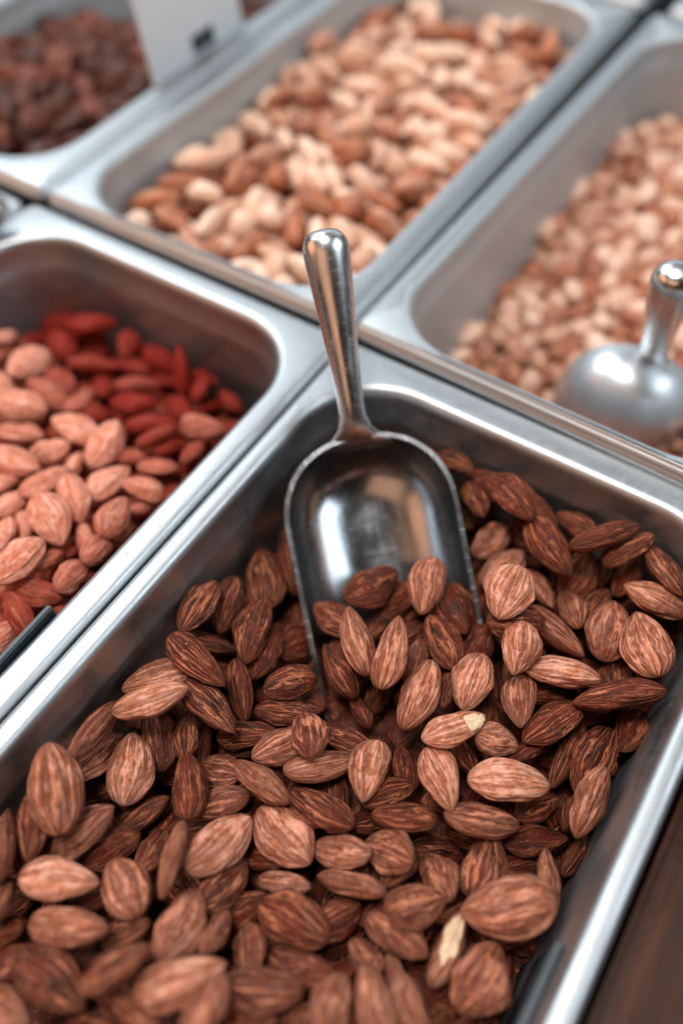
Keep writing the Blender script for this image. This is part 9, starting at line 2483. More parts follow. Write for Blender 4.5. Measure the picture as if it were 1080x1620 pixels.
D_BLACK = '''A 69 180 2027 -382 7 -55 -32 77 22 13 9 7
A 57 873 2483 -279 23 4 33 -92 23 12 8 2
A 56 230 1996 -489 4 2 65 76 22 12 8 6
A 49 643 2473 -270 96 25 8 3 25 14 8 9
A 48 484 2751 -297 71 49 18 -47 23 12 9 8
A 48 593 2701 -255 87 -20 -20 42 24 12 8 6
A 46 727 2717 -268 17 -14 97 -10 22 14 8 0
A 45 1666 2694 -294 4 12 99 -2 25 13 9 4
A 44 1250 2460 -272 7 44 90 -2 24 12 8 4
A 41 1572 2482 -320 73 49 -30 -38 25 12 9 3
A 41 963 2797 -269 24 7 -3 97 22 13 8 6
A 38 758 3120 -293 7 -24 95 -18 21 14 8 0
A 38 904 2962 -286 26 55 60 52 22 13 9 1
A 37 773 2857 -275 96 15 8 -22 25 13 9 2
A 37 1170 2810 -270 8 -8 12 99 20 14 9 8
A 36 1592 2791 -308 23 -29 85 38 23 13 9 8
A 36 1343 2785 -275 70 -15 3 70 21 13 9 1
A 35 1235 2676 -293 65 -2 12 75 24 13 8 2
A 35 1130 3040 -286 59 7 -23 -77 24 13 9 2
A 34 1424 2650 -303 15 -17 -47 85 22 12 9 4
A 34 1747 3157 -358 11 54 82 14 20 13 9 9
A 33 1267 3094 -304 3 -49 86 17 21 14 9 3
A 33 1034 2533 -302 11 -43 89 -12 23 12 9 2
A 33 865 2701 -291 14 30 91 -26 20 13 9 1
A 32 1119 3325 -327 17 10 92 -33 23 12 9 3
A 28 1261 2917 -289 13 1 26 -96 24 12 8 6
A 27 1556 3246 -345 18 -70 69 12 25 14 8 9
A 26 1452 3153 -327 24 -2 49 84 22 13 9 1
A 26 594 3137 -297 2 59 80 -14 24 12 9 6
A 25 611 2832 -287 89 16 7 -42 20 12 9 3
A 25 1371 2541 -292 21 -98 -5 3 21 14 9 1
A 23 1076 2696 -296 49 7 -56 -66 21 14 9 3
A 22 798 2558 -306 35 2 6 -93 21 12 8 9
A 21 1477 2997 -324 47 11 -19 86 23 13 9 4
A 19 1783 2565 -348 87 22 -14 -42 21 12 9 5
A 19 896 3136 -333 7 -31 93 16 23 13 8 2
A 17 165 2478 -488 45 -54 -56 44 23 13 8 1
A 17 1166 2444 -344 8 -47 -75 47 22 13 9 7
A 17 1459 2871 -317 81 -53 25 -8 20 12 9 6
A 17 546 3058 -355 76 -60 23 -10 20 12 9 4
A 17 1260 3314 -375 29 -43 12 85 21 14 9 4
A 16 994 3073 -313 32 -15 47 -81 20 14 9 4
A 16 1173 3197 -337 96 14 11 -24 22 13 8 0
A 16 674 3271 -322 49 -12 -1 86 21 14 9 9
A 16 845 3216 -360 14 -57 69 42 25 14 9 9
A 16 1691 2516 -328 13 -95 29 4 20 12 9 3
A 14 232 2098 -504 99 15 5 -2 22 14 9 9
A 14 1223 2559 -351 57 -82 5 3 25 13 9 3
A 13 172 2647 -393 26 53 -39 -71 23 14 9 8
A 12 574 2654 -364 77 -45 -14 42 23 13 9 7
A 12 1567 3066 -365 7 96 -13 23 22 12 9 0
A 12 1661 3258 -394 61 -51 -36 49 25 14 9 8
A 11 665 3100 -369 10 0 -15 98 22 12 8 0
A 11 484 2929 -310 33 78 54 -3 22 12 9 9
A 11 1788 2832 -345 97 4 -2 -22 23 14 9 7
A 11 1766 2410 -329 90 42 5 7 25 13 9 1
A 10 230 2195 -352 7 -98 -18 11 23 14 9 3
A 10 708 2615 -303 89 -36 -8 28 23 14 8 9
A 10 1017 2910 -312 74 13 -10 -65 22 13 9 4
A 9 755 3011 -340 14 1 36 -92 24 13 9 9
A 8 203 2660 -510 6 -48 -86 14 25 14 9 6
A 8 1147 2947 -359 2 5 98 21 24 14 8 5
A 8 1850 3244 -395 35 67 59 29 25 13 9 6
A 7 221 2235 -509 6 -96 23 12 21 13 9 9
A 7 981 3271 -373 56 62 -46 -31 23 13 9 9
A 6 1571 2668 -365 61 2 39 69 22 14 9 4
A 6 1290 2791 -354 1 55 84 2 24 12 8 4
A 6 454 2598 -316 54 66 49 18 22 13 8 6
A 5 178 2487 -375 72 34 46 40 24 12 9 5
A 5 1128 2834 -352 98 15 -10 -2 21 14 8 6
A 5 1754 3285 -428 75 -44 -35 36 22 12 8 7
A 5 1462 2429 -359 4 -78 63 2 23 13 8 0
A 5 1845 2605 -393 32 -65 69 -2 25 12 8 8
A 4 1196 2721 -378 82 -12 21 51 23 12 9 6
A 4 957 2646 -337 82 -10 5 56 20 13 10 2
A 4 1623 2864 -370 11 -70 70 2 22 13 8 9
A 3 1542 3330 -418 72 -67 -16 -10 23 13 10 2
A 3 708 2765 -359 61 11 -7 -78 22 12 9 5
A 3 903 2298 -293 27 -72 -64 0 20 14 9 4
A 2 1779 3044 -441 41 29 66 56 21 13 9 9
A 2 725 3320 -389 27 11 92 27 22 12 9 0
A 2 1686 2690 -397 28 -49 82 12 21 14 9 7
A 2 926 2794 -351 1 -100 5 -2 24 13 9 1
A 2 1712 2959 -388 7 29 59 -75 21 13 9 6
A 2 861 2358 -347 29 1 35 -89 24 13 9 1
A 2 202 2593 -282 85 -12 -10 50 23 13 8 1
A 1 932 2629 -440 67 9 40 61 24 13 9 5
A 1 1823 3285 -497 87 -21 -9 44 23 14 9 9
A 1 220 2282 -409 13 -5 -99 -6 20 13 9 8
A 1 1065 2455 -404 9 91 -34 -23 23 12 9 6
A 1 1200 3134 -441 24 47 76 -38 24 13 8 1
A 1 1594 3097 -443 33 -13 -5 93 23 13 8 4
A 1 1146 3281 -421 18 41 84 30 24 13 9 0
A 1 1440 2730 -351 13 -84 52 5 22 13 9 7
A 1 772 2911 -343 26 12 -45 85 24 14 8 1
A 0 491 2052 -511 2 -61 -78 13 21 13 8 2
A 0 668 2034 -511 97 -6 3 24 24 12 9 2
A 0 946 2049 -509 12 -52 85 -6 21 14 9 2
A 0 1092 2160 -512 52 -1 6 -85 22 14 8 5
A 0 1228 2078 -510 69 5 -4 -72 22 13 9 4
A 0 1510 2019 -514 15 -99 -5 2 22 13 8 6
A 0 1720 2013 -503 1 9 -99 9 23 14 8 5
A 0 289 2342 -504 2 98 -14 -14 22 13 9 3
A 0 511 2276 -513 8 -3 -15 99 24 13 9 2
A 0 1346 2240 -503 22 91 35 -2 21 13 9 5
A 0 316 2476 -502 12 -3 -3 -99 22 14 9 6
A 0 1824 2648 -502 23 51 82 10 24 12 8 8
A 0 293 2775 -509 7 99 -10 -3 20 14 8 7
A 0 1763 2801 -501 21 98 5 -3 25 13 9 5
A 0 1305 3149 -506 95 -19 -9 23 24 13 8 1
A 0 1544 3021 -510 84 -3 0 54 22 13 8 0
A 0 1854 3131 -495 53 -55 -41 50 20 13 9 7
A 0 231 3158 -506 2 -26 94 21 25 12 9 0
A 0 1085 3258 -513 77 5 3 -64 24 14 8 4
A 0 1378 3300 -508 15 94 30 1 22 14 9 0
A 0 1468 3215 -511 11 -46 88 -4 22 12 9 1
A 0 1642 3314 -507 99 11 -3 -1 22 12 9 5
A 0 349 3278 -509 14 -89 43 0 24 12 9 2
A 0 374 2176 -511 76 9 -5 -64 22 13 9 5
A 0 729 2117 -438 94 -10 -6 33 22 12 8 0
A 0 826 2068 -508 72 19 22 64 23 13 9 8
A 0 1136 2084 -452 55 15 7 -81 23 14 9 5
A 0 1349 2070 -498 22 63 74 2 24 13 9 4
A 0 1491 2145 -506 8 -98 16 6 22 14 9 8
A 0 1662 2139 -494 2 -61 76 -22 23 14 8 8
A 0 385 2310 -452 1 -77 -60 22 24 12 8 6
A 0 586 2153 -484 27 0 -13 -95 22 13 9 3
A 0 1096 2274 -433 7 -95 28 8 22 14 9 2
A 0 805 2532 -447 1 17 97 15 22 12 8 2
A 0 984 2442 -450 7 -49 -87 7 23 14 9 7
A 0 1177 2489 -446 16 -47 -87 -8 23 12 8 9
A 0 1376 2418 -474 5 -45 -55 70 24 12 9 2
A 0 1578 2500 -490 19 20 12 95 20 13 9 4
A 0 1717 2544 -463 12 -26 -31 91 25 13 8 7
A 0 387 2620 -503 5 -26 96 -8 22 12 8 5
A 0 592 2572 -451 14 -1 -36 92 23 13 9 7
A 0 811 2679 -464 87 -12 9 47 20 14 9 0
A 0 1134 2678 -438 1 -50 -83 22 25 13 8 6
A 0 1367 2709 -427 0 -24 -96 -10 24 13 9 4
A 0 1490 2790 -426 79 -12 17 -57 22 12 10 1
A 0 1682 2668 -506 7 29 95 12 21 14 9 6
A 0 396 2766 -460 77 9 15 61 23 12 8 5
A 0 509 2706 -435 91 5 10 40 22 13 9 9
A 0 654 2745 -440 11 71 70 1 24 13 8 8
A 0 1205 2879 -438 24 92 32 2 23 13 9 1
A 0 1394 2925 -467 16 5 5 98 21 12 9 0
A 0 1598 2806 -450 66 -8 -11 74 23 12 9 4
A 0 1795 2917 -504 10 -15 -1 98 22 12 9 1
A 0 220 3029 -500 96 -18 -10 20 20 14 9 4
A 0 537 2872 -443 6 18 -98 -1 25 14 9 0
A 0 887 2905 -459 95 22 2 21 22 12 8 8
A 0 1160 3000 -444 9 -25 95 -16 25 13 9 2
A 0 1446 3085 -487 83 48 22 18 22 12 8 1
A 0 1684 3058 -509 4 55 82 -18 23 12 8 4
A 0 318 3296 -419 29 6 23 -93 24 13 9 7
A 0 919 3133 -430 20 -62 76 1 24 12 9 7
A 0 1072 3218 -421 27 47 70 47 22 13 8 1
A 0 1204 3285 -493 10 -56 -81 -14 21 12 9 4
A 0 1450 3218 -426 16 -94 -27 -8 20 12 9 6
A 0 198 3281 -486 51 -70 -48 15 24 12 9 1
A 0 575 3320 -409 76 -54 37 6 21 14 9 6
A 0 825 3284 -432 33 20 -5 -92 24 14 9 3
A 0 954 3280 -487 77 -38 0 -52 24 12 9 7
A 0 540 2039 -428 2 27 96 4 24 14 9 5
A 0 651 2144 -384 50 66 54 13 23 13 8 5
A 0 981 2015 -421 3 100 -4 -5 22 12 9 8
A 0 1163 2029 -363 99 7 -7 5 25 14 9 1
A 0 1272 2051 -434 12 83 54 -5 21 13 8 6
A 0 1478 2099 -426 97 24 0 -6 21 13 9 1
A 0 1848 2041 -419 64 24 -67 -29 23 13 9 0
A 0 468 2211 -435 64 37 16 65 22 13 9 0
A 0 809 2284 -454 23 -58 55 -55 20 12 9 0
A 0 876 2164 -437 63 20 9 74 23 13 9 8
A 0 1012 2153 -439 11 82 -56 -1 22 14 9 4
A 0 1437 2254 -425 4 42 90 1 22 12 10 7
A 0 1642 2287 -455 22 46 85 13 21 12 9 1
A 0 1799 2294 -464 20 3 -21 -96 20 13 8 4
A 0 464 2541 -429 88 42 -11 -16 24 14 9 1
A 0 736 2437 -432 3 96 -27 -3 24 13 8 3
A 0 1036 2597 -427 37 51 -5 -77 22 14 9 9
A 0 1337 2524 -425 9 5 99 0 22 13 9 4
A 0 1521 2390 -428 7 43 90 8 21 14 8 3
A 0 1796 2400 -427 16 -27 94 -12 24 12 8 4
A 0 291 2590 -436 67 -7 7 -74 22 13 9 0
A 0 788 2642 -374 9 6 1 -99 22 14 8 4
A 0 996 2762 -421 96 -26 -12 -5 24 12 9 7
A 0 1311 2624 -384 70 63 -32 8 24 13 9 6
A 0 1523 2609 -433 66 -66 10 36 24 12 9 8
A 0 1803 2731 -424 9 -28 94 17 20 14 9 2
A 0 272 2754 -417 19 23 -11 -95 24 14 8 1
A 0 542 2797 -368 6 -2 -98 -18 23 14 9 8
A 0 807 2777 -418 7 95 -29 6 20 14 8 5
A 0 991 2869 -421 5 -8 42 -90 24 13 8 7
A 0 1337 2857 -408 13 -39 90 11 22 14 9 1
A 0 1509 2983 -431 18 -6 5 98 24 13 9 4
A 0 1679 2894 -465 61 62 -49 -7 25 13 8 5
A 0 213 2892 -483 30 10 94 -11 23 12 10 4
A 0 409 2901 -394 97 -10 -17 -16 23 13 8 7
A 0 693 2954 -421 3 -64 -76 7 24 12 8 5
A 0 948 2992 -396 3 99 -15 -7 20 14 9 6
A 0 1303 3019 -396 43 -48 36 -67 22 14 8 5
A 0 310 3134 -419 74 18 4 -65 24 13 9 6
A 0 587 3094 -448 34 -3 -1 -94 22 13 8 3
A 0 702 3198 -417 9 96 -24 -10 20 13 9 3
A 0 811 3030 -434 66 10 14 -73 22 14 9 6
A 0 1307 3189 -395 62 60 -50 -8 24 12 10 1
A 0 1662 3186 -495 95 -28 -2 -14 23 13 8 9
A 0 186 3143 -419 8 64 75 13 22 13 9 2
A 0 435 3045 -422 5 63 -76 -13 21 14 9 8
A 0 281 2161 -435 4 10 98 -18 24 12 8 9
A 0 368 2025 -444 86 -40 15 -28 23 13 9 9
A 0 789 2185 -355 18 -81 -55 8 25 14 9 0
A 0 825 2013 -372 19 -32 24 90 25 13 9 6
A 0 1022 2039 -321 37 52 76 -13 22 14 9 7
A 0 1278 2157 -388 27 -13 -16 -94 24 14 9 0
A 0 1526 2003 -416 7 -1 -85 -53 24 13 9 0
A 0 1788 2173 -413 5 98 19 9 24 13 9 0
A 0 576 2248 -419 26 70 66 12 22 12 10 9
A 0 703 2290 -377 12 91 33 -22 25 13 8 4
A 0 927 2304 -416 31 34 89 -2 20 13 10 8
A 0 1124 2203 -367 23 97 6 4 24 12 10 3
A 0 1230 2354 -413 4 -27 77 -58 23 12 9 1
A 0 1588 2165 -437 20 29 92 14 22 13 8 3
A 0 1796 2300 -378 4 -99 -7 -10 21 12 9 6
A 0 293 2418 -419 9 19 -96 -17 24 13 9 5
A 0 474 2413 -409 78 21 6 -59 25 14 8 6
A 0 717 2532 -376 98 -13 6 -13 21 14 8 2
A 0 886 2456 -388 22 -58 77 17 24 12 9 9
A 0 1301 2453 -369 77 60 -18 -9 20 13 9 5
A 0 1605 2521 -411 60 7 -21 -77 22 12 9 8
A 0 1672 2438 -425 17 -22 96 0 23 13 9 7
A 0 271 2617 -348 59 8 -3 -80 23 12 9 3
A 0 383 2671 -374 48 22 -19 -83 20 12 9 8
A 0 167 2840 -401 35 65 47 49 23 13 9 5
A 0 349 2776 -304 16 41 -89 -6 23 13 9 3
A 0 1828 2888 -409 2 -89 -38 -25 21 14 8 3
A 0 286 3007 -401 96 2 -14 22 24 12 8 7
A 0 415 3037 -327 12 85 -35 -39 23 13 9 9
A 0 1391 3028 -363 40 -30 23 -83 23 13 8 1
A 0 161 3013 -365 23 61 -14 -75 23 13 8 4
A 0 582 2951 -379 34 -12 19 91 25 14 8 5
A 0 1340 3315 -423 20 -25 19 93 25 14 8 4
A 0 183 3276 -369 4 -55 79 -25 22 13 8 2
A 0 445 3223 -410 18 37 -91 -5 23 13 9 8
A 0 1048 3067 -424 25 -16 94 17 24 13 9 1
A 0 429 2035 -364 12 34 90 -23 23 14 8 3
A 0 690 2028 -346 52 -49 -68 -17 24 13 9 1
A 0 909 2137 -358 1 29 -96 -1 22 14 9 4
A 0 945 2071 -275 80 -54 -4 26 21 12 8 1
A 0 1411 2070 -341 13 58 80 -6 25 14 9 4
A 0 1576 2096 -351 51 -15 12 84 22 13 8 8
A 0 1728 2030 -408 90 18 17 -35 23 14 8 0
A 0 231 2375 -329 54 -11 20 -81 20 13 9 5
A 0 529 2309 -358 5 -49 86 -8 21 12 9 9
A 0 717 2408 -350 9 10 -96 -26 24 12 8 0
A 0 1055 2350 -348 0 4 -6 100 22 14 8 2
A 0 1354 2326 -352 3 -88 -44 -18 22 13 9 8
A 0 1533 2243 -362 22 -17 3 -96 22 13 8 0
A 0 1677 2194 -348 7 63 75 -18 23 13 9 6
A 0 359 2338 -362 9 -80 -53 26 22 13 9 4
A 0 584 2470 -365 18 90 -32 -24 22 13 9 9
A 0 264 2847 -342 7 53 -83 16 22 12 10 2
A 0 341 2931 -297 83 -14 40 36 22 13 8 1
A 0 249 2983 -298 50 -72 -40 26 23 13 9 5
A 0 535 3188 -391 37 -86 -7 36 21 14 8 6
A 0 330 3136 -333 45 2 25 -86 21 13 9 3
A 0 428 3297 -327 8 12 97 19 24 14 8 8
A 0 329 2095 -339 96 -24 -17 6 23 14 8 2
A 0 509 2121 -351 34 84 -39 -15 22 13 9 5
A 0 586 2158 -304 18 56 80 -6 23 12 10 6
A 0 808 2095 -289 4 -48 85 21 23 12 10 1
A 0 1190 2103 -297 9 21 96 -18 20 14 8 6
A 0 1351 2191 -319 22 93 27 -7 21 14 9 9
A 0 1524 2159 -294 1 -24 97 1 25 13 9 3
A 0 1730 1999 -326 12 6 41 -90 21 12 8 0
A 0 296 2172 -285 8 -96 -16 19 25 13 8 2
A 0 438 2245 -287 4 -20 -98 3 20 13 9 5
A 0 720 2306 -291 18 -2 21 96 23 12 9 1
A 0 1147 2246 -284 71 -20 1 67 22 13 9 8
A 0 1257 2282 -306 30 -3 95 -1 21 14 9 9
A 0 1617 2338 -338 88 -43 13 -15 21 14 8 0
A 0 346 2495 -337 15 69 63 -34 22 14 9 5
A 0 438 2374 -311 24 69 -20 -65 22 13 8 1
A 0 1016 2229 -296 75 1 6 66 21 13 9 8'''

# ------------------------------------------------------------------ scoop
def scoop_bowl(name, Lb=100., Wb=61.8, Dp=27., th=1.9, mouth=.97):
    """x runs from the closed back (0) to the mouth, y across, z up; the rim lies in z=0"""
    nu, nv = 44, 40
    def half(t): 
        tb = .304
        h = (1-(max(0, 1-t/tb))**2.25)**(1/2.25) if t < tb else 1-(1-mouth)*((t-tb)/(1-tb))
        return h
    def P(t, a, o=0.0):
        h = half(t); hw = (Wb/2+o)*max(h, 0) if t > 0 else 0
        dd = (Dp+o)*(half(min(1, t*1.25))**.85)
        y = -hw*math.cos(a); z = -dd*abs(math.sin(a))**.85 if math.sin(a) > 0 else 0
        return Vector((t*Lb-(o if t < .02 else 0), y, z))
    ts = [0]+[(i/nu)**1.7 for i in range(1, nu+1)]
    inner = []; 
    for t in ts:
        rowp = []
        for j in range(nv+1):
            a = math.pi*j/nv; p = P(t, a)
            # cut the side walls back toward the lip
            rowp.append(p)
        inner.append(rowp)
    # the back end closes in one curve: the first row is a line under the rim
    for j in range(nv+1):
        inner[0][j] = Vector((0, 0, 0))+Vector((0, -.1*math.cos(math.pi*j/nv), 0))
    def normal(i, j):
        a = inner[min(i+1, nu)][j]-inner[max(i-1, 0)][j]; b = inner[i][min(j+1, nv)]-inner[i][max(j-1, 0)]
        n = a.cross(b)
        return n.normalized() if n.length > 1e-6 else Vector((-1, 0, 0))
    vs = []; fs = []
    outer = []
    for i in range(nu+1):
        rr = []
        for j in range(nv+1):
            n = normal(i, j)
            if i == 0: n = Vector((-1, 0, 0))
            if n.dot(inner[i][j]-Vector((Lb*.6, 0, 8))) < 0: n = -n
            q = inner[i][j]+n*th
            if j in (0, nv) or i == 0: q = Vector((q.x, q.y, 0)) if i == 0 or True else q
            rr.append(q)
        outer.append(rr)
    idx = lambda k, i, j: k*(nu+1)*(nv+1)+i*(nv+1)+j
    for g in (inner, outer):
        for r_ in g: vs += [p*MM for p in r_]
    for i in range(nu):
        for j in range(nv):
            fs.append((idx(0, i, j), idx(0, i, j+1), idx(0, i+1, j+1), idx(0, i+1, j)))
            fs.append((idx(1, i, j+1), idx(1, i, j), idx(1, i+1, j), idx(1, i+1, j+1)))
        for j, f in ((0, 0), (nv, 1)):
            q = (idx(0, i, j), idx(0, i+1, j), idx(1, i+1, j), idx(1, i, j)); fs.append(q if f else q[::-1])
    for j in range(nv):
        fs.append((idx(0, nu, j), idx(0, nu, j+1), idx(1, nu, j+1), idx(1, nu, j)))
        fs.append((idx(0, 0, j+1), idx(0, 0, j), idx(1, 0, j), idx(1, 0, j+1)))
    me = mesh(name, vs, fs, M_scoop)
    bm = bmesh.new(); bm.from_mesh(me); bmesh.ops.remove_doubles(bm, verts=bm.verts, dist=2e-5)
    bmesh.ops.recalc_face_normals(bm, faces=bm.faces)
    for e in bm.edges:
        if len(e.link_faces) == 2 and e.calc_face_angle(0) > math.radians(50): e.smooth = False
    bm.to_mesh(me); bm.free()
    return me
def handle_mesh(name, L=78., thick=0.0):
    """along -x from the back of the bowl, a drop-shaped rod with a flared foot"""
    prof_ = [(-3.0, 15, 1.2, -3.2), (0, 12.5, 2.0, -2.6), (2.5, 9.2, 3.0, -1.6), (6, 6.4, 3.9, -.6), (11, 5.0, 4.4, 0), (18, 4.9, 4.7, 0), (30, 5.5, 5.3, 0), (44, 6.4, 6.1, 0), (56, 7.4, 6.8, 0), (64, 8.1, 7.3, 0), (70, 8.4, 7.5, 0)]
    end = L
    for k in range(1, 9):
        a = math.pi/2*k/8; prof_.append((70+(end-70)*math.sin(a), 8.4*max(math.cos(a), .02)**.65, 7.5*max(math.cos(a), .02)**.65, 0))
    # resample smoothly
    n = 32; vs = []; fs = []
    for x, ry, rz, z0 in prof_:
        if 8 < x: ry += thick*max(0, min(1, (L+2-x)/25)); rz += thick*max(0, min(1, (L+2-x)/25))
        for j in range(n):
            t = 2*math.pi*j/n; vs.append((-x*MM, ry*math.cos(t)*MM, (z0+rz*math.sin(t))*MM))
    for i in range(len(prof_)-1):
        for j in range(n):
            k = (j+1) % n; fs.append((i*n+j, i*n+k, (i+1)*n+k, (i+1)*n+j))
    fs.append(tuple(range(n))[::-1]); fs.append(tuple((len(prof_)-1)*n+j for j in range(n)))
    me = mesh(name, vs, fs, M_handle)
    bm = bmesh.new(); bm.from_mesh(me); bmesh.ops.recalc_face_normals(bm, faces=bm.faces); bm.to_mesh(me); bm.free()
    return me
BOWL = scoop_bowl('bowl'); HAND = handle_mesh('handle'); BOWL2 = BOWL.copy(); HAND2 = handle_mesh('handle', thick=2.0)
BOWL2.materials[0] = steel('dull_aluminium', base=(.60, .63, .65), rough=.36, metal=.85)
def scoop(O, M, side, hdir, label, scale=1.0, group=None, meshes=None):
    """O back of the rim, M a point down the axis, side roughly across, hdir the way the handle leaves (mm)"""
    O, M = Vector(O), Vector(M); ax = (M-O).normalized(); s = Vector(side); s = (s-ax*s.dot(ax)).normalized()
    up = ax.cross(s)
    root = empty('metal_scoop'); root.matrix_world = Matrix.LocRotScale(O*MM, Matrix((ax, s, up)).transposed().to_quaternion(), (scale,)*3)
    b = link('bowl', (meshes or (BOWL, HAND))[0], root); h = link('handle', (meshes or (BOWL, HAND))[1], root)
    hl = Matrix((ax, s, up)) @ Vector(hdir).normalized()       # handle direction in local axes
    hx = -hl; hy = Vector((0, 1, 0)); hy = (hy-hx*hy.dot(hx)).normalized(); hz = hx.cross(hy)
    h.rotation_mode = 'QUATERNION'; h.rotation_quaternion = Matrix((hx, hy, hz)).transposed().to_quaternion()
    h.location = (1.5*MM, 0, -1.0*MM)
    return tag(root, label, 'scoop', group)
scoop((-50.4, -34.6, 3.1), (-111.6, -96.1, -46.7), (.656, -.738, .157), (28.4, 30.6, 57), 'aluminium scoop standing in the dark almonds with almonds in its bowl', group='metal scoops left in the pans')
rC, uC, dC = Vector((.543, -.8395, -.0184)), Vector((.6878, .4321, .5833)), Vector((.4817, .3294, -.8121))
up2 = (rC*.28+uC*.68+dC*.60).normalized(); s2 = (-rC*.92+uC*.38); s2 = (s2-up2*s2.dot(up2)).normalized(); a2 = s2.cross(up2)
if a2.dot(dC) < 0: s2 = -s2; a2 = -a2
O2 = Vector((80.7, -103.9, -29.9))+rC*4+uC*2-dC*6
scoop(O2, O2+a2*80, s2, rC*-14+uC*18.6-dC*62, 'shiny scoop stuck mouth down in the peanuts of the right pan', scale=.93, meshes=(BOWL2, HAND2), group='metal scoops left in the pans')
O3 = Vector((-61, 233, -15))
scoop(O3, O3+Vector((-45, 60, -30)), (.8, .6, 0), (38, -64, 30), 'scoop at the far left, only its bright rounded handle end in view', group='metal scoops left in the pans')

# ------------------------------------------------------------------ describing each nut by its look and its place
CAMM = sc.camera.matrix_world.copy(); CAMI = CAMM.inverted(); FPX = 1364.66
def pix(p):
    q = CAMI @ Vector(p); return 540+FPX*q.x/-q.z, 810-FPX*q.y/-q.z
def pose_words(row):
    R = Quaternion(row[3:7]).normalized().to_matrix(); c = Vector(row[:3])*MM
    h = R @ Vector((row[7]*.5*MM, 0, 0)); a, b = pix(c-h), pix(c+h)
    dx, dy = b[0]-a[0], a[1]-b[1]; ang = math.degrees(math.atan2(dy, dx)); tip = ang
    a2 = ang % 180; ln = math.hypot(dx, dy)
    full = row[7]*MM*FPX/-(CAMI @ c).z
    if ln < .62*full: o = 'seen end-on'
    elif a2 < 18 or a2 > 162: o = 'lying level'
    elif a2 < 68: o = 'slanting up to the right'
    elif a2 > 112: o = 'slanting up to the left'
    else: o = 'pointing up' if dy > 0 else 'pointing down'
    return o, pix(c)
def tone_word(t, words, cuts):
    for w_, c in zip(words, cuts):
        if t < c: return w_
    return words[-1]
NTH = ['highest', 'second highest', 'third highest', 'fourth highest', 'fifth highest', 'sixth highest', 'seventh highest', 'eighth highest', 'ninth highest', 'tenth highest', 'eleventh highest', 'twelfth highest', 'thirteenth highest', 'fourteenth highest', 'fifteenth highest', 'sixteenth highest']
def settle_labels(items, share=False):
    """items: (object, words before the noun, noun, pose, place, image point); equal ones are told apart by their height in the view"""
    by = {}
    for it in items: by.setdefault(it[1:5], []).append(it)
    for key, l in by.items():
        l.sort(key=lambda it: it[5][1])
        for k, it in enumerate(l):
            adj, noun, pose, place = key
            lab = '%s %s %s %s' % (adj, noun, pose, place)
            if len(l) > 1 and k < 16: lab = '%s %s' % (NTH[k], lab)
            it[0]['label'] = ' '.join(lab.split()[:16])
def main_place(x, y):
    if 470 < x < 735 and 880 < y < 1110 and x < 500+(1130-y)*1.6 and x > 470+(y-850)*.2: return 'in the scoop'
    if y < 880 and x > 690: return 'under the far wall'
    if x > 750 and y < 1000: return 'right of the scoop rim'
    if x > 900 and y < 1190: return 'by the right wall'
    if x > 860: return 'low by the right wall'
    if y < 1110 and x < 500: return 'left of the scoop' if x > 290 else 'by the left wall'
    if y < 1200 and x > 640: return 'below the scoop, right side'
    if y < 1300 and x < 260: return 'near the left wall'
    if y < 1300: return 'just below the scoop tip' if x < 640 else 'below the scoop, right side'
    if y < 1450: return 'in the left half of the heap' if x < 420 else 'in the middle of the heap'
    return 'at the blurred near left' if x < 420 else 'at the blurred near edge'
SHAPE = lambda row: 'slim' if row[8]/row[7] < .545 else ('broad' if row[8]/row[7] > .62 else 'oval')
def kernel_patch(o, side, x0, rx, ra, seed=0, ns=40, nt=60):
    """bare cream kernel where the skin has chipped off: follows the nut's own surface, just proud of it"""
    me = o.data; t0 = math.atan2(side[1], side[0]) % (2*math.pi)
    def at(x, t):
        s = max(-.995, min(.995, 2*x)); fi = math.acos(-s)*ns/math.pi; fj = (t % (2*math.pi))*nt/(2*math.pi)
        i, j = min(int(fi), ns-1), int(fj) % nt; a_, b_ = fi-i, fj-int(fj); V = lambda p, q: me.vertices[p*nt+q % nt]
        co = (V(i, j).co*(1-b_)+V(i, j+1).co*b_)*(1-a_)+(V(i+1, j).co*(1-b_)+V(i+1, j+1).co*b_)*a_
        no = (V(i, j).normal*(1-b_)+V(i, j+1).normal*b_)*(1-a_)+(V(i+1, j).normal*(1-b_)+V(i+1, j+1).normal*b_)*a_
        return co, no
    nr, na = 12, 40; vs = []; fs = []
    for k in range(nr+1):
        for m in range(na):
            a_ = 2*math.pi*m/na; rr = k/nr*(1+.45*noise.noise(Vector((math.cos(a_)*1.8, math.sin(a_)*1.8, seed)))+.3*noise.noise(Vector((math.cos(a_)*6, math.sin(a_)*6, seed))))
            co, no = at(x0+rx*rr*math.cos(a_), t0+ra*rr*math.sin(a_)); vs.append(co+no*(.013 if k < nr else -.03))
    for k in range(nr):
        for m in range(na): q = (m+1) % na; fs.append((k*na+m, (k+1)*na+m, (k+1)*na+q, k*na+q))
    link('bare_kernel', mesh('bare_kernel', vs, fs, M_kernel), o)
items = []; PATCH = {(-999, -999): 'none', (718, 1152): 'tip', (708, 1497): 'half'}
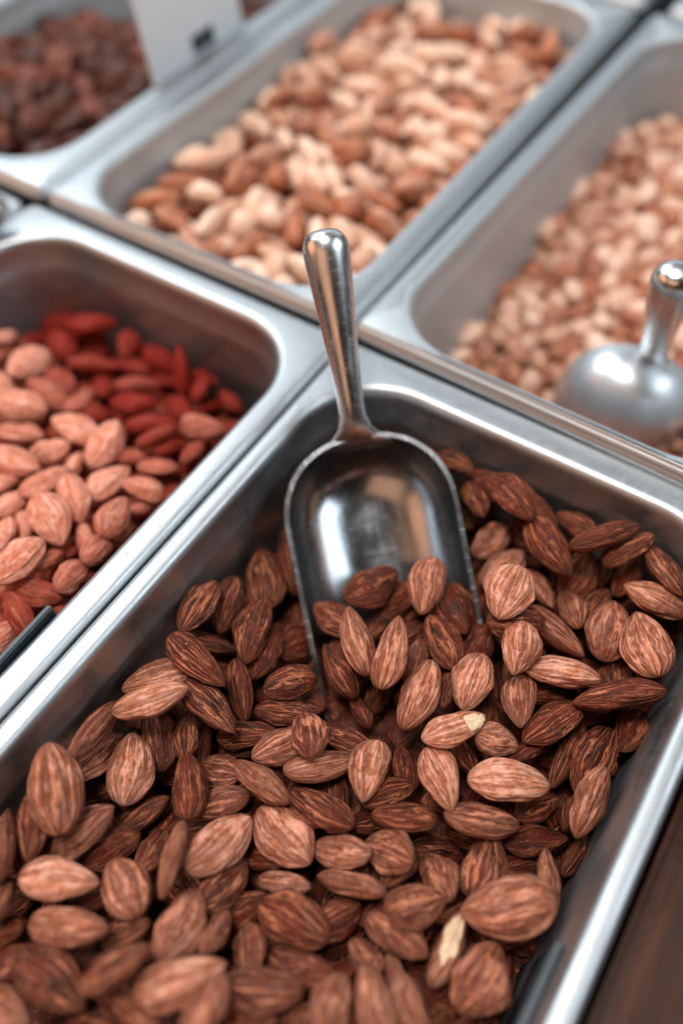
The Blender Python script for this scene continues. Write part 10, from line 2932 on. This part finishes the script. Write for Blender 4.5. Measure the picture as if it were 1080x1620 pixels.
for k, r_ in enumerate(rows(D_MAIN)):
    o = put('almond', ALM[(k*5) % 14], r_, '', 'almond', 'dark roasted almonds in the front pan')
    pose, pt = pose_words(r_)
    adj = tone_word(r_[10], ['very dark', 'dark reddish-brown', 'mid brown', 'light brown', 'pale dusty'], [.26, .42, .56, .68])+' '+SHAPE(r_)
    items.append((o, adj, 'almond', pose, main_place(*pt), pt))
    key = min(PATCH, key=lambda q: (q[0]-pt[0])**2+(q[1]-pt[1])**2)
    if (key[0]-pt[0])**2+(key[1]-pt[1])**2 < 200 and key in PATCH:
        kind = PATCH.pop(key); R = Quaternion(r_[3:7]).normalized().to_matrix()
        tc = R.transposed() @ (CAMM.translation-o.location).normalized(); tc = (tc.y/r_[8], tc.z/r_[9])
        x0, rx, ra = {'tip': (.27, .17, .85), 'small': (-.05, .11, .3), 'half': (.05, .36, .8), 'side': (-.05, .22, .45), 'end': (.44, .055, 3.0)}[kind]
        kernel_patch(o, tc, x0, rx, ra, k); items[-1] = (o, adj, 'almond with chipped skin', pose, main_place(*pt), pt)
settle_labels(items)
items = []
def left_place(x, y):
    if y < 600: return 'at the far end' if x < 130 else 'below the far wall'
    if y < 740: return 'at the left edge' if x < 90 else ('in the middle' if x < 210 else 'by the right rim')
    if y < 880: return 'at the left edge' if x < 60 else ('in the middle' if x < 140 else 'by the right rim')
    return 'at the near left' if x < 60 else 'near the grey plate'
for k, r_ in enumerate(rows(D_LEFT)):
    o = put('almond', ALM2[(k*5) % 14], r_, '', 'almond', 'pale and red almonds in the left pan')
    pose, pt = pose_words(r_)
    adj = ('deep red' if r_[11] > .88 else 'reddish-orange' if r_[11] > .35 else tone_word(r_[10], ['brown', 'light brown', 'pale'], [.5, .78]))+' '+SHAPE(r_)
    items.append((o, adj, 'almond', pose, left_place(*pt)+' of the left pan', pt))
settle_labels(items)
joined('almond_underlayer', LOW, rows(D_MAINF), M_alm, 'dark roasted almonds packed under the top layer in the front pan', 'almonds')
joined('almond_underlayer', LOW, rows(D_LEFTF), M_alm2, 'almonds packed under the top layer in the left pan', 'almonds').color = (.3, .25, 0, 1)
def bed(name, lo, hi, zf, mat, label):
    """the heap below the loose layers, as one bumpy mass"""
    nu, nv = 70, 44; vs = []; fs = []
    for i in range(nu+1):
        for j in range(nv+1):
            x = lo[0]+(hi[0]-lo[0])*i/nu; y = lo[1]+(hi[1]-lo[1])*j/nv
            d = 1-min(1, 2.6*noise.voronoi(Vector((x/15, y/10, 3)))[0][0]**2)
            vs.append((x*MM, y*MM, (zf(x, y)+5*d)*MM))
    for i in range(nu):
        for j in range(nv): a = i*(nv+1)+j; fs.append((a, a+nv+1, a+nv+2, a+1))
    me = mesh(name, vs, fs, mat); at = me.attributes.new('skin', 'FLOAT_VECTOR', 'POINT')
    at.data.foreach_set('vector', [c*90 for v in vs for c in v])
    o = link(name, me); o.color = (.1, 0, 0, 1); return tag(o, label, 'almonds', kind='stuff')  # low tone paints the deep shade under the loose nuts
bed('almond_bed', (-312, -169), (-24, -15), lambda x, y: -54-10*max(0, min(1, (-y-135)/30)), M_alm, 'mass of almonds toned dark for shade deep in the front pan')
bed('almond_bed', (-312, 18), (-22, 166), lambda x, y: -50-6*max(0, min(1, (x+75)/40)), M_alm, 'mass of almonds toned dark for shade deep in the left pan')
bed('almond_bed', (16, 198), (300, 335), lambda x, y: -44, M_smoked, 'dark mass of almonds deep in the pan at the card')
# ------------------------------------------------------------------ the blurred pans behind
CASH = [nut_mesh('cashew', M_cashew, 60+i, a=.5, b=.5, ns=24, nt=20, kidney=1.7, ridge=.01, wav=.06, flat=2.0) for i in range(3)]
PEA = [nut_mesh('peanut', M_peanut, 70+i, a=.5, b=.55, ns=14, nt=16, ridge=.008, wav=.05, flat=2.0) for i in range(3)]
HAZ = swap(PEA, M_cashew); SKN = swap(ALM, M_cashew)
def heap(txt, kinds, toner, place, stuff, dz=0, grow=1.0):
    lo = []; n = 0; its = []
    for ln in txt.strip().splitlines():
        t = ln.split(); f = [float(v) for v in t[1:]]
        name, meshes, cat, grp = kinds[t[0]]; me = meshes[int(f[11]) % len(meshes)]
        tone = toner(); dark = t[0] == 'H' and random.random() < .35
        row = [f[1]/10, f[2]/10, f[3]/10+dz]+[v/100 for v in f[4:8]]+[v*grow for v in f[8:11]]+[tone, 0]
        if t[0] == 'C': row[7] *= .84; row[8] *= 1.05
        if t[0] == 'A' and random.random() < .3 and cat == 'nut': me = ALM[int(f[11]) % 10]; row[10] = .4; dark = True
        if f[0] > 0 and n < 296:
            n += 1; o = put(name, me, row, '', cat, grp); pose, pt = pose_words(row)
            adj = ('very dark' if tone < .4 else 'dark brown' if tone < .7 else 'reddish dark') if me in ALM3 else 'dark brown' if dark and me in ALM else tone_word(tone, ['brown', 'golden', 'pale cream'], [.35, .7])
            its.append((o, adj, name.replace('_', ' '), pose, place(*pt), pt))
        else: lo.append((me, row))
    settle_labels(its)
    for mat in sorted({m.materials[0].name for m, _ in lo}):
        sub = [(m, r_) for m, r_ in lo if m.materials[0].name == mat]
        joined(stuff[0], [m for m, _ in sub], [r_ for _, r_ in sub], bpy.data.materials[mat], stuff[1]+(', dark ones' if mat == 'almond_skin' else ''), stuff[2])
def thirds(names, cuts, axis=1):
    return lambda x, y: names[sum((x, y)[axis] > c for c in cuts)]
def mid_place(x, y):
    if y < 130: return 'at the middle pan\'s far end'
    side = 'left' if x+y*1.05 < 640 else 'right'
    return ('far %s in the middle pan' if y < 250 else 'near %s in the middle pan') % side
def right_place(x, y):
    if y < 260: return 'at the far end of the peanut pan'
    if y < 330: return 'halfway along the peanut pan'
    if x < 800: return 'by the left wall of the peanut pan'
    if y < 440: return 'above the inverted scoop'
    return 'beside the inverted scoop' if y < 560 else 'by the near wall of the peanut pan'
heap(D_MID, {'C': ('cashew', CASH, 'nut', 'roasted mixed nuts in the middle pan'), 'A': ('blanched_almond', SKN, 'nut', 'roasted mixed nuts in the middle pan'), 'H': ('hazelnut', HAZ, 'nut', 'roasted mixed nuts in the middle pan')},
     lambda: random.choice([.2, .5, .7, .9, 1]), mid_place, ('mixed_nut_underlayer', 'mixed roasted nuts packed under the top layer', 'nuts'), grow=1.0)
heap(D_RIGHT, {'P': ('peanut', PEA, 'peanut', 'roasted peanuts in the right pan')}, lambda: random.choice([.25, .45, .65, .85, 1]), right_place,
     ('peanut_underlayer', 'roasted peanuts packed under the top layer', 'peanuts'), grow=1.1)
heap(D_BLACK, {'A': ('smoked_almond', ALM3, 'almond', 'very dark almonds in the pan by the card')}, lambda: random.choice([.2, .5, .8]),
     lambda x, y: ('near the rim' if y > 150 else 'high up' if y < 60 else 'halfway up')+(' left of the card' if x < 215 else ' beyond the card'),
     ('dark_almond_underlayer', 'very dark almonds packed under the top layer', 'almonds'), dz=17, grow=1.18)
# ------------------------------------------------------------------ card, plates, crumbs
def card():
    A, B = Vector((102, 191.5, 7.2)), Vector((180, 190.5, 7.2)); e = (B-A).normalized(); upv = Vector((0, .12, 1)).normalized(); nrm = e.cross(upv)
    root = empty('price_card', A*MM)
    def slab(name, x0, x1, z0, z1, th, y0, mat, par):
        bm = bmesh.new(); bmesh.ops.create_cube(bm, size=1)
        for v in bm.verts:
            p = e*(x0+(v.co.x+.5)*(x1-x0))+upv*(z0+(v.co.z+.5)*(z1-z0))+nrm*(y0+(v.co.y)*th); v.co = p*MM
        bmesh.ops.bevel(bm, geom=bm.edges[:], offset=.25*MM, segments=2, affect='EDGES'); bmesh.ops.recalc_face_normals(bm, faces=bm.faces)
        me = bpy.data.meshes.new(name); bm.to_mesh(me); bm.free(); me.materials.append(mat); return link(name, me, par)
    slab('card_sheet', 0, 78, 0, 75, 1.6, 0, M_card, root)
    s = 1
    m = slab('printed_mark', 34, 52, 2.5, 11, .3, 1.1, M_black, root)
    slab('print_stroke', 37, 49, 6, 7.4, .2, 1.35, M_grey2, m)
    return tag(root, 'plain white card on the rim by the dark almonds, small black mark near its foot', 'price card')
M_grey2 = plain("grey_print", (.12, .15, .16), .5)
card()
def plate(lo, hi, z0, z1, label, rot):
    o = box('divider_plate', (-1.1, 0, z0), (1.1, hi, z1), M_grey, bev=.5); o.location = Vector((*lo, 0))*MM; o.rotation_euler[2] = math.radians(rot)
    return tag(o, label, 'plastic plate', 'dark plastic plates slipped inside the pan walls')
plate((-164.5, 13.8), 90, -60, 1.5, 'dark grey plastic plate inside the wall of the left pan', 90.5)
plate((-163, -172.2), 110, -50, -12, 'dark blue-grey plastic plate inside the right wall of the front pan', 90)
def crumbs():
    vs, fs = [], []; rr = random.Random(11)
    def bit(x, y, z, s):
        b = len(vs); n = 5; a0 = rr.random()*6
        for k in range(n): a = a0+6.283*k/n; q = s*rr.uniform(.6, 1.2); vs.append(((x+q*math.cos(a))*MM, (y+q*math.sin(a))*MM, z*MM))
        vs.append((x*MM, y*MM, (z+s*.7)*MM))
        for k in range(n): fs.append((b+k, b+(k+1) % n, b+n))
    for _ in range(190):
        x = rr.uniform(-240, -20); y = rr.choice([rr.uniform(3.9, 8), rr.uniform(-5, -3.9)]); bit(x, y, 0, rr.uniform(.12, .3)*rr.uniform(.6, 1.2))
    for _ in range(50): bit(rr.uniform(1.8, 3), rr.uniform(-160, -10), HF, rr.uniform(.1, .25))
    for _ in range(40): bit(rr.uniform(-14, -6.3), rr.uniform(-150, -6), 0, rr.uniform(.1, .22))
    return tag(link('nut_crumbs', mesh('nut_crumbs', vs, fs, M_crumb, False)), 'tiny dark nut crumbs scattered on the steel rims', 'crumbs', kind='stuff')
crumbs()
def flakes():
    """bits of papery skin and dust lying on the front almonds"""
    rr = random.Random(23); vs, fs = [], []; nuts = [o for o in col.objects if o.name.startswith('almond') and o.get('group', '').startswith('dark roasted')]
    bpy.context.view_layer.update()
    for _ in range(420):
        o = rr.choice(nuts); v = rr.choice(o.data.vertices); n = (o.matrix_world.to_3x3().inverted().transposed() @ v.normal).normalized()
        if n.z < .5: continue
        p = o.matrix_world @ v.co+n*.00006; t = n.orthogonal().normalized(); t = Quaternion(n, rr.uniform(0, 6.28)) @ t; b_ = n.cross(t)
        s1, s2 = rr.uniform(.15, .55)*MM, rr.uniform(.12, .3)*MM; b = len(vs); m = 6
        for k in range(m): a = 6.283*k/m; q = rr.uniform(.6, 1.2); vs.append(p+t*s1*q*math.cos(a)+b_*s2*q*math.sin(a)+n*rr.uniform(0, .12)*MM)
        fs.append(tuple(range(b, b+m)))
    return tag(link('skin_flakes', mesh('skin_flakes', vs, fs, M_flake, False)), 'tiny papery flakes of skin scattered over the front almonds', 'flakes', kind='stuff')
M_flake = plain("papery_skin", (.42, .19, .10), .6, var=.6, scale=300)
flakes()
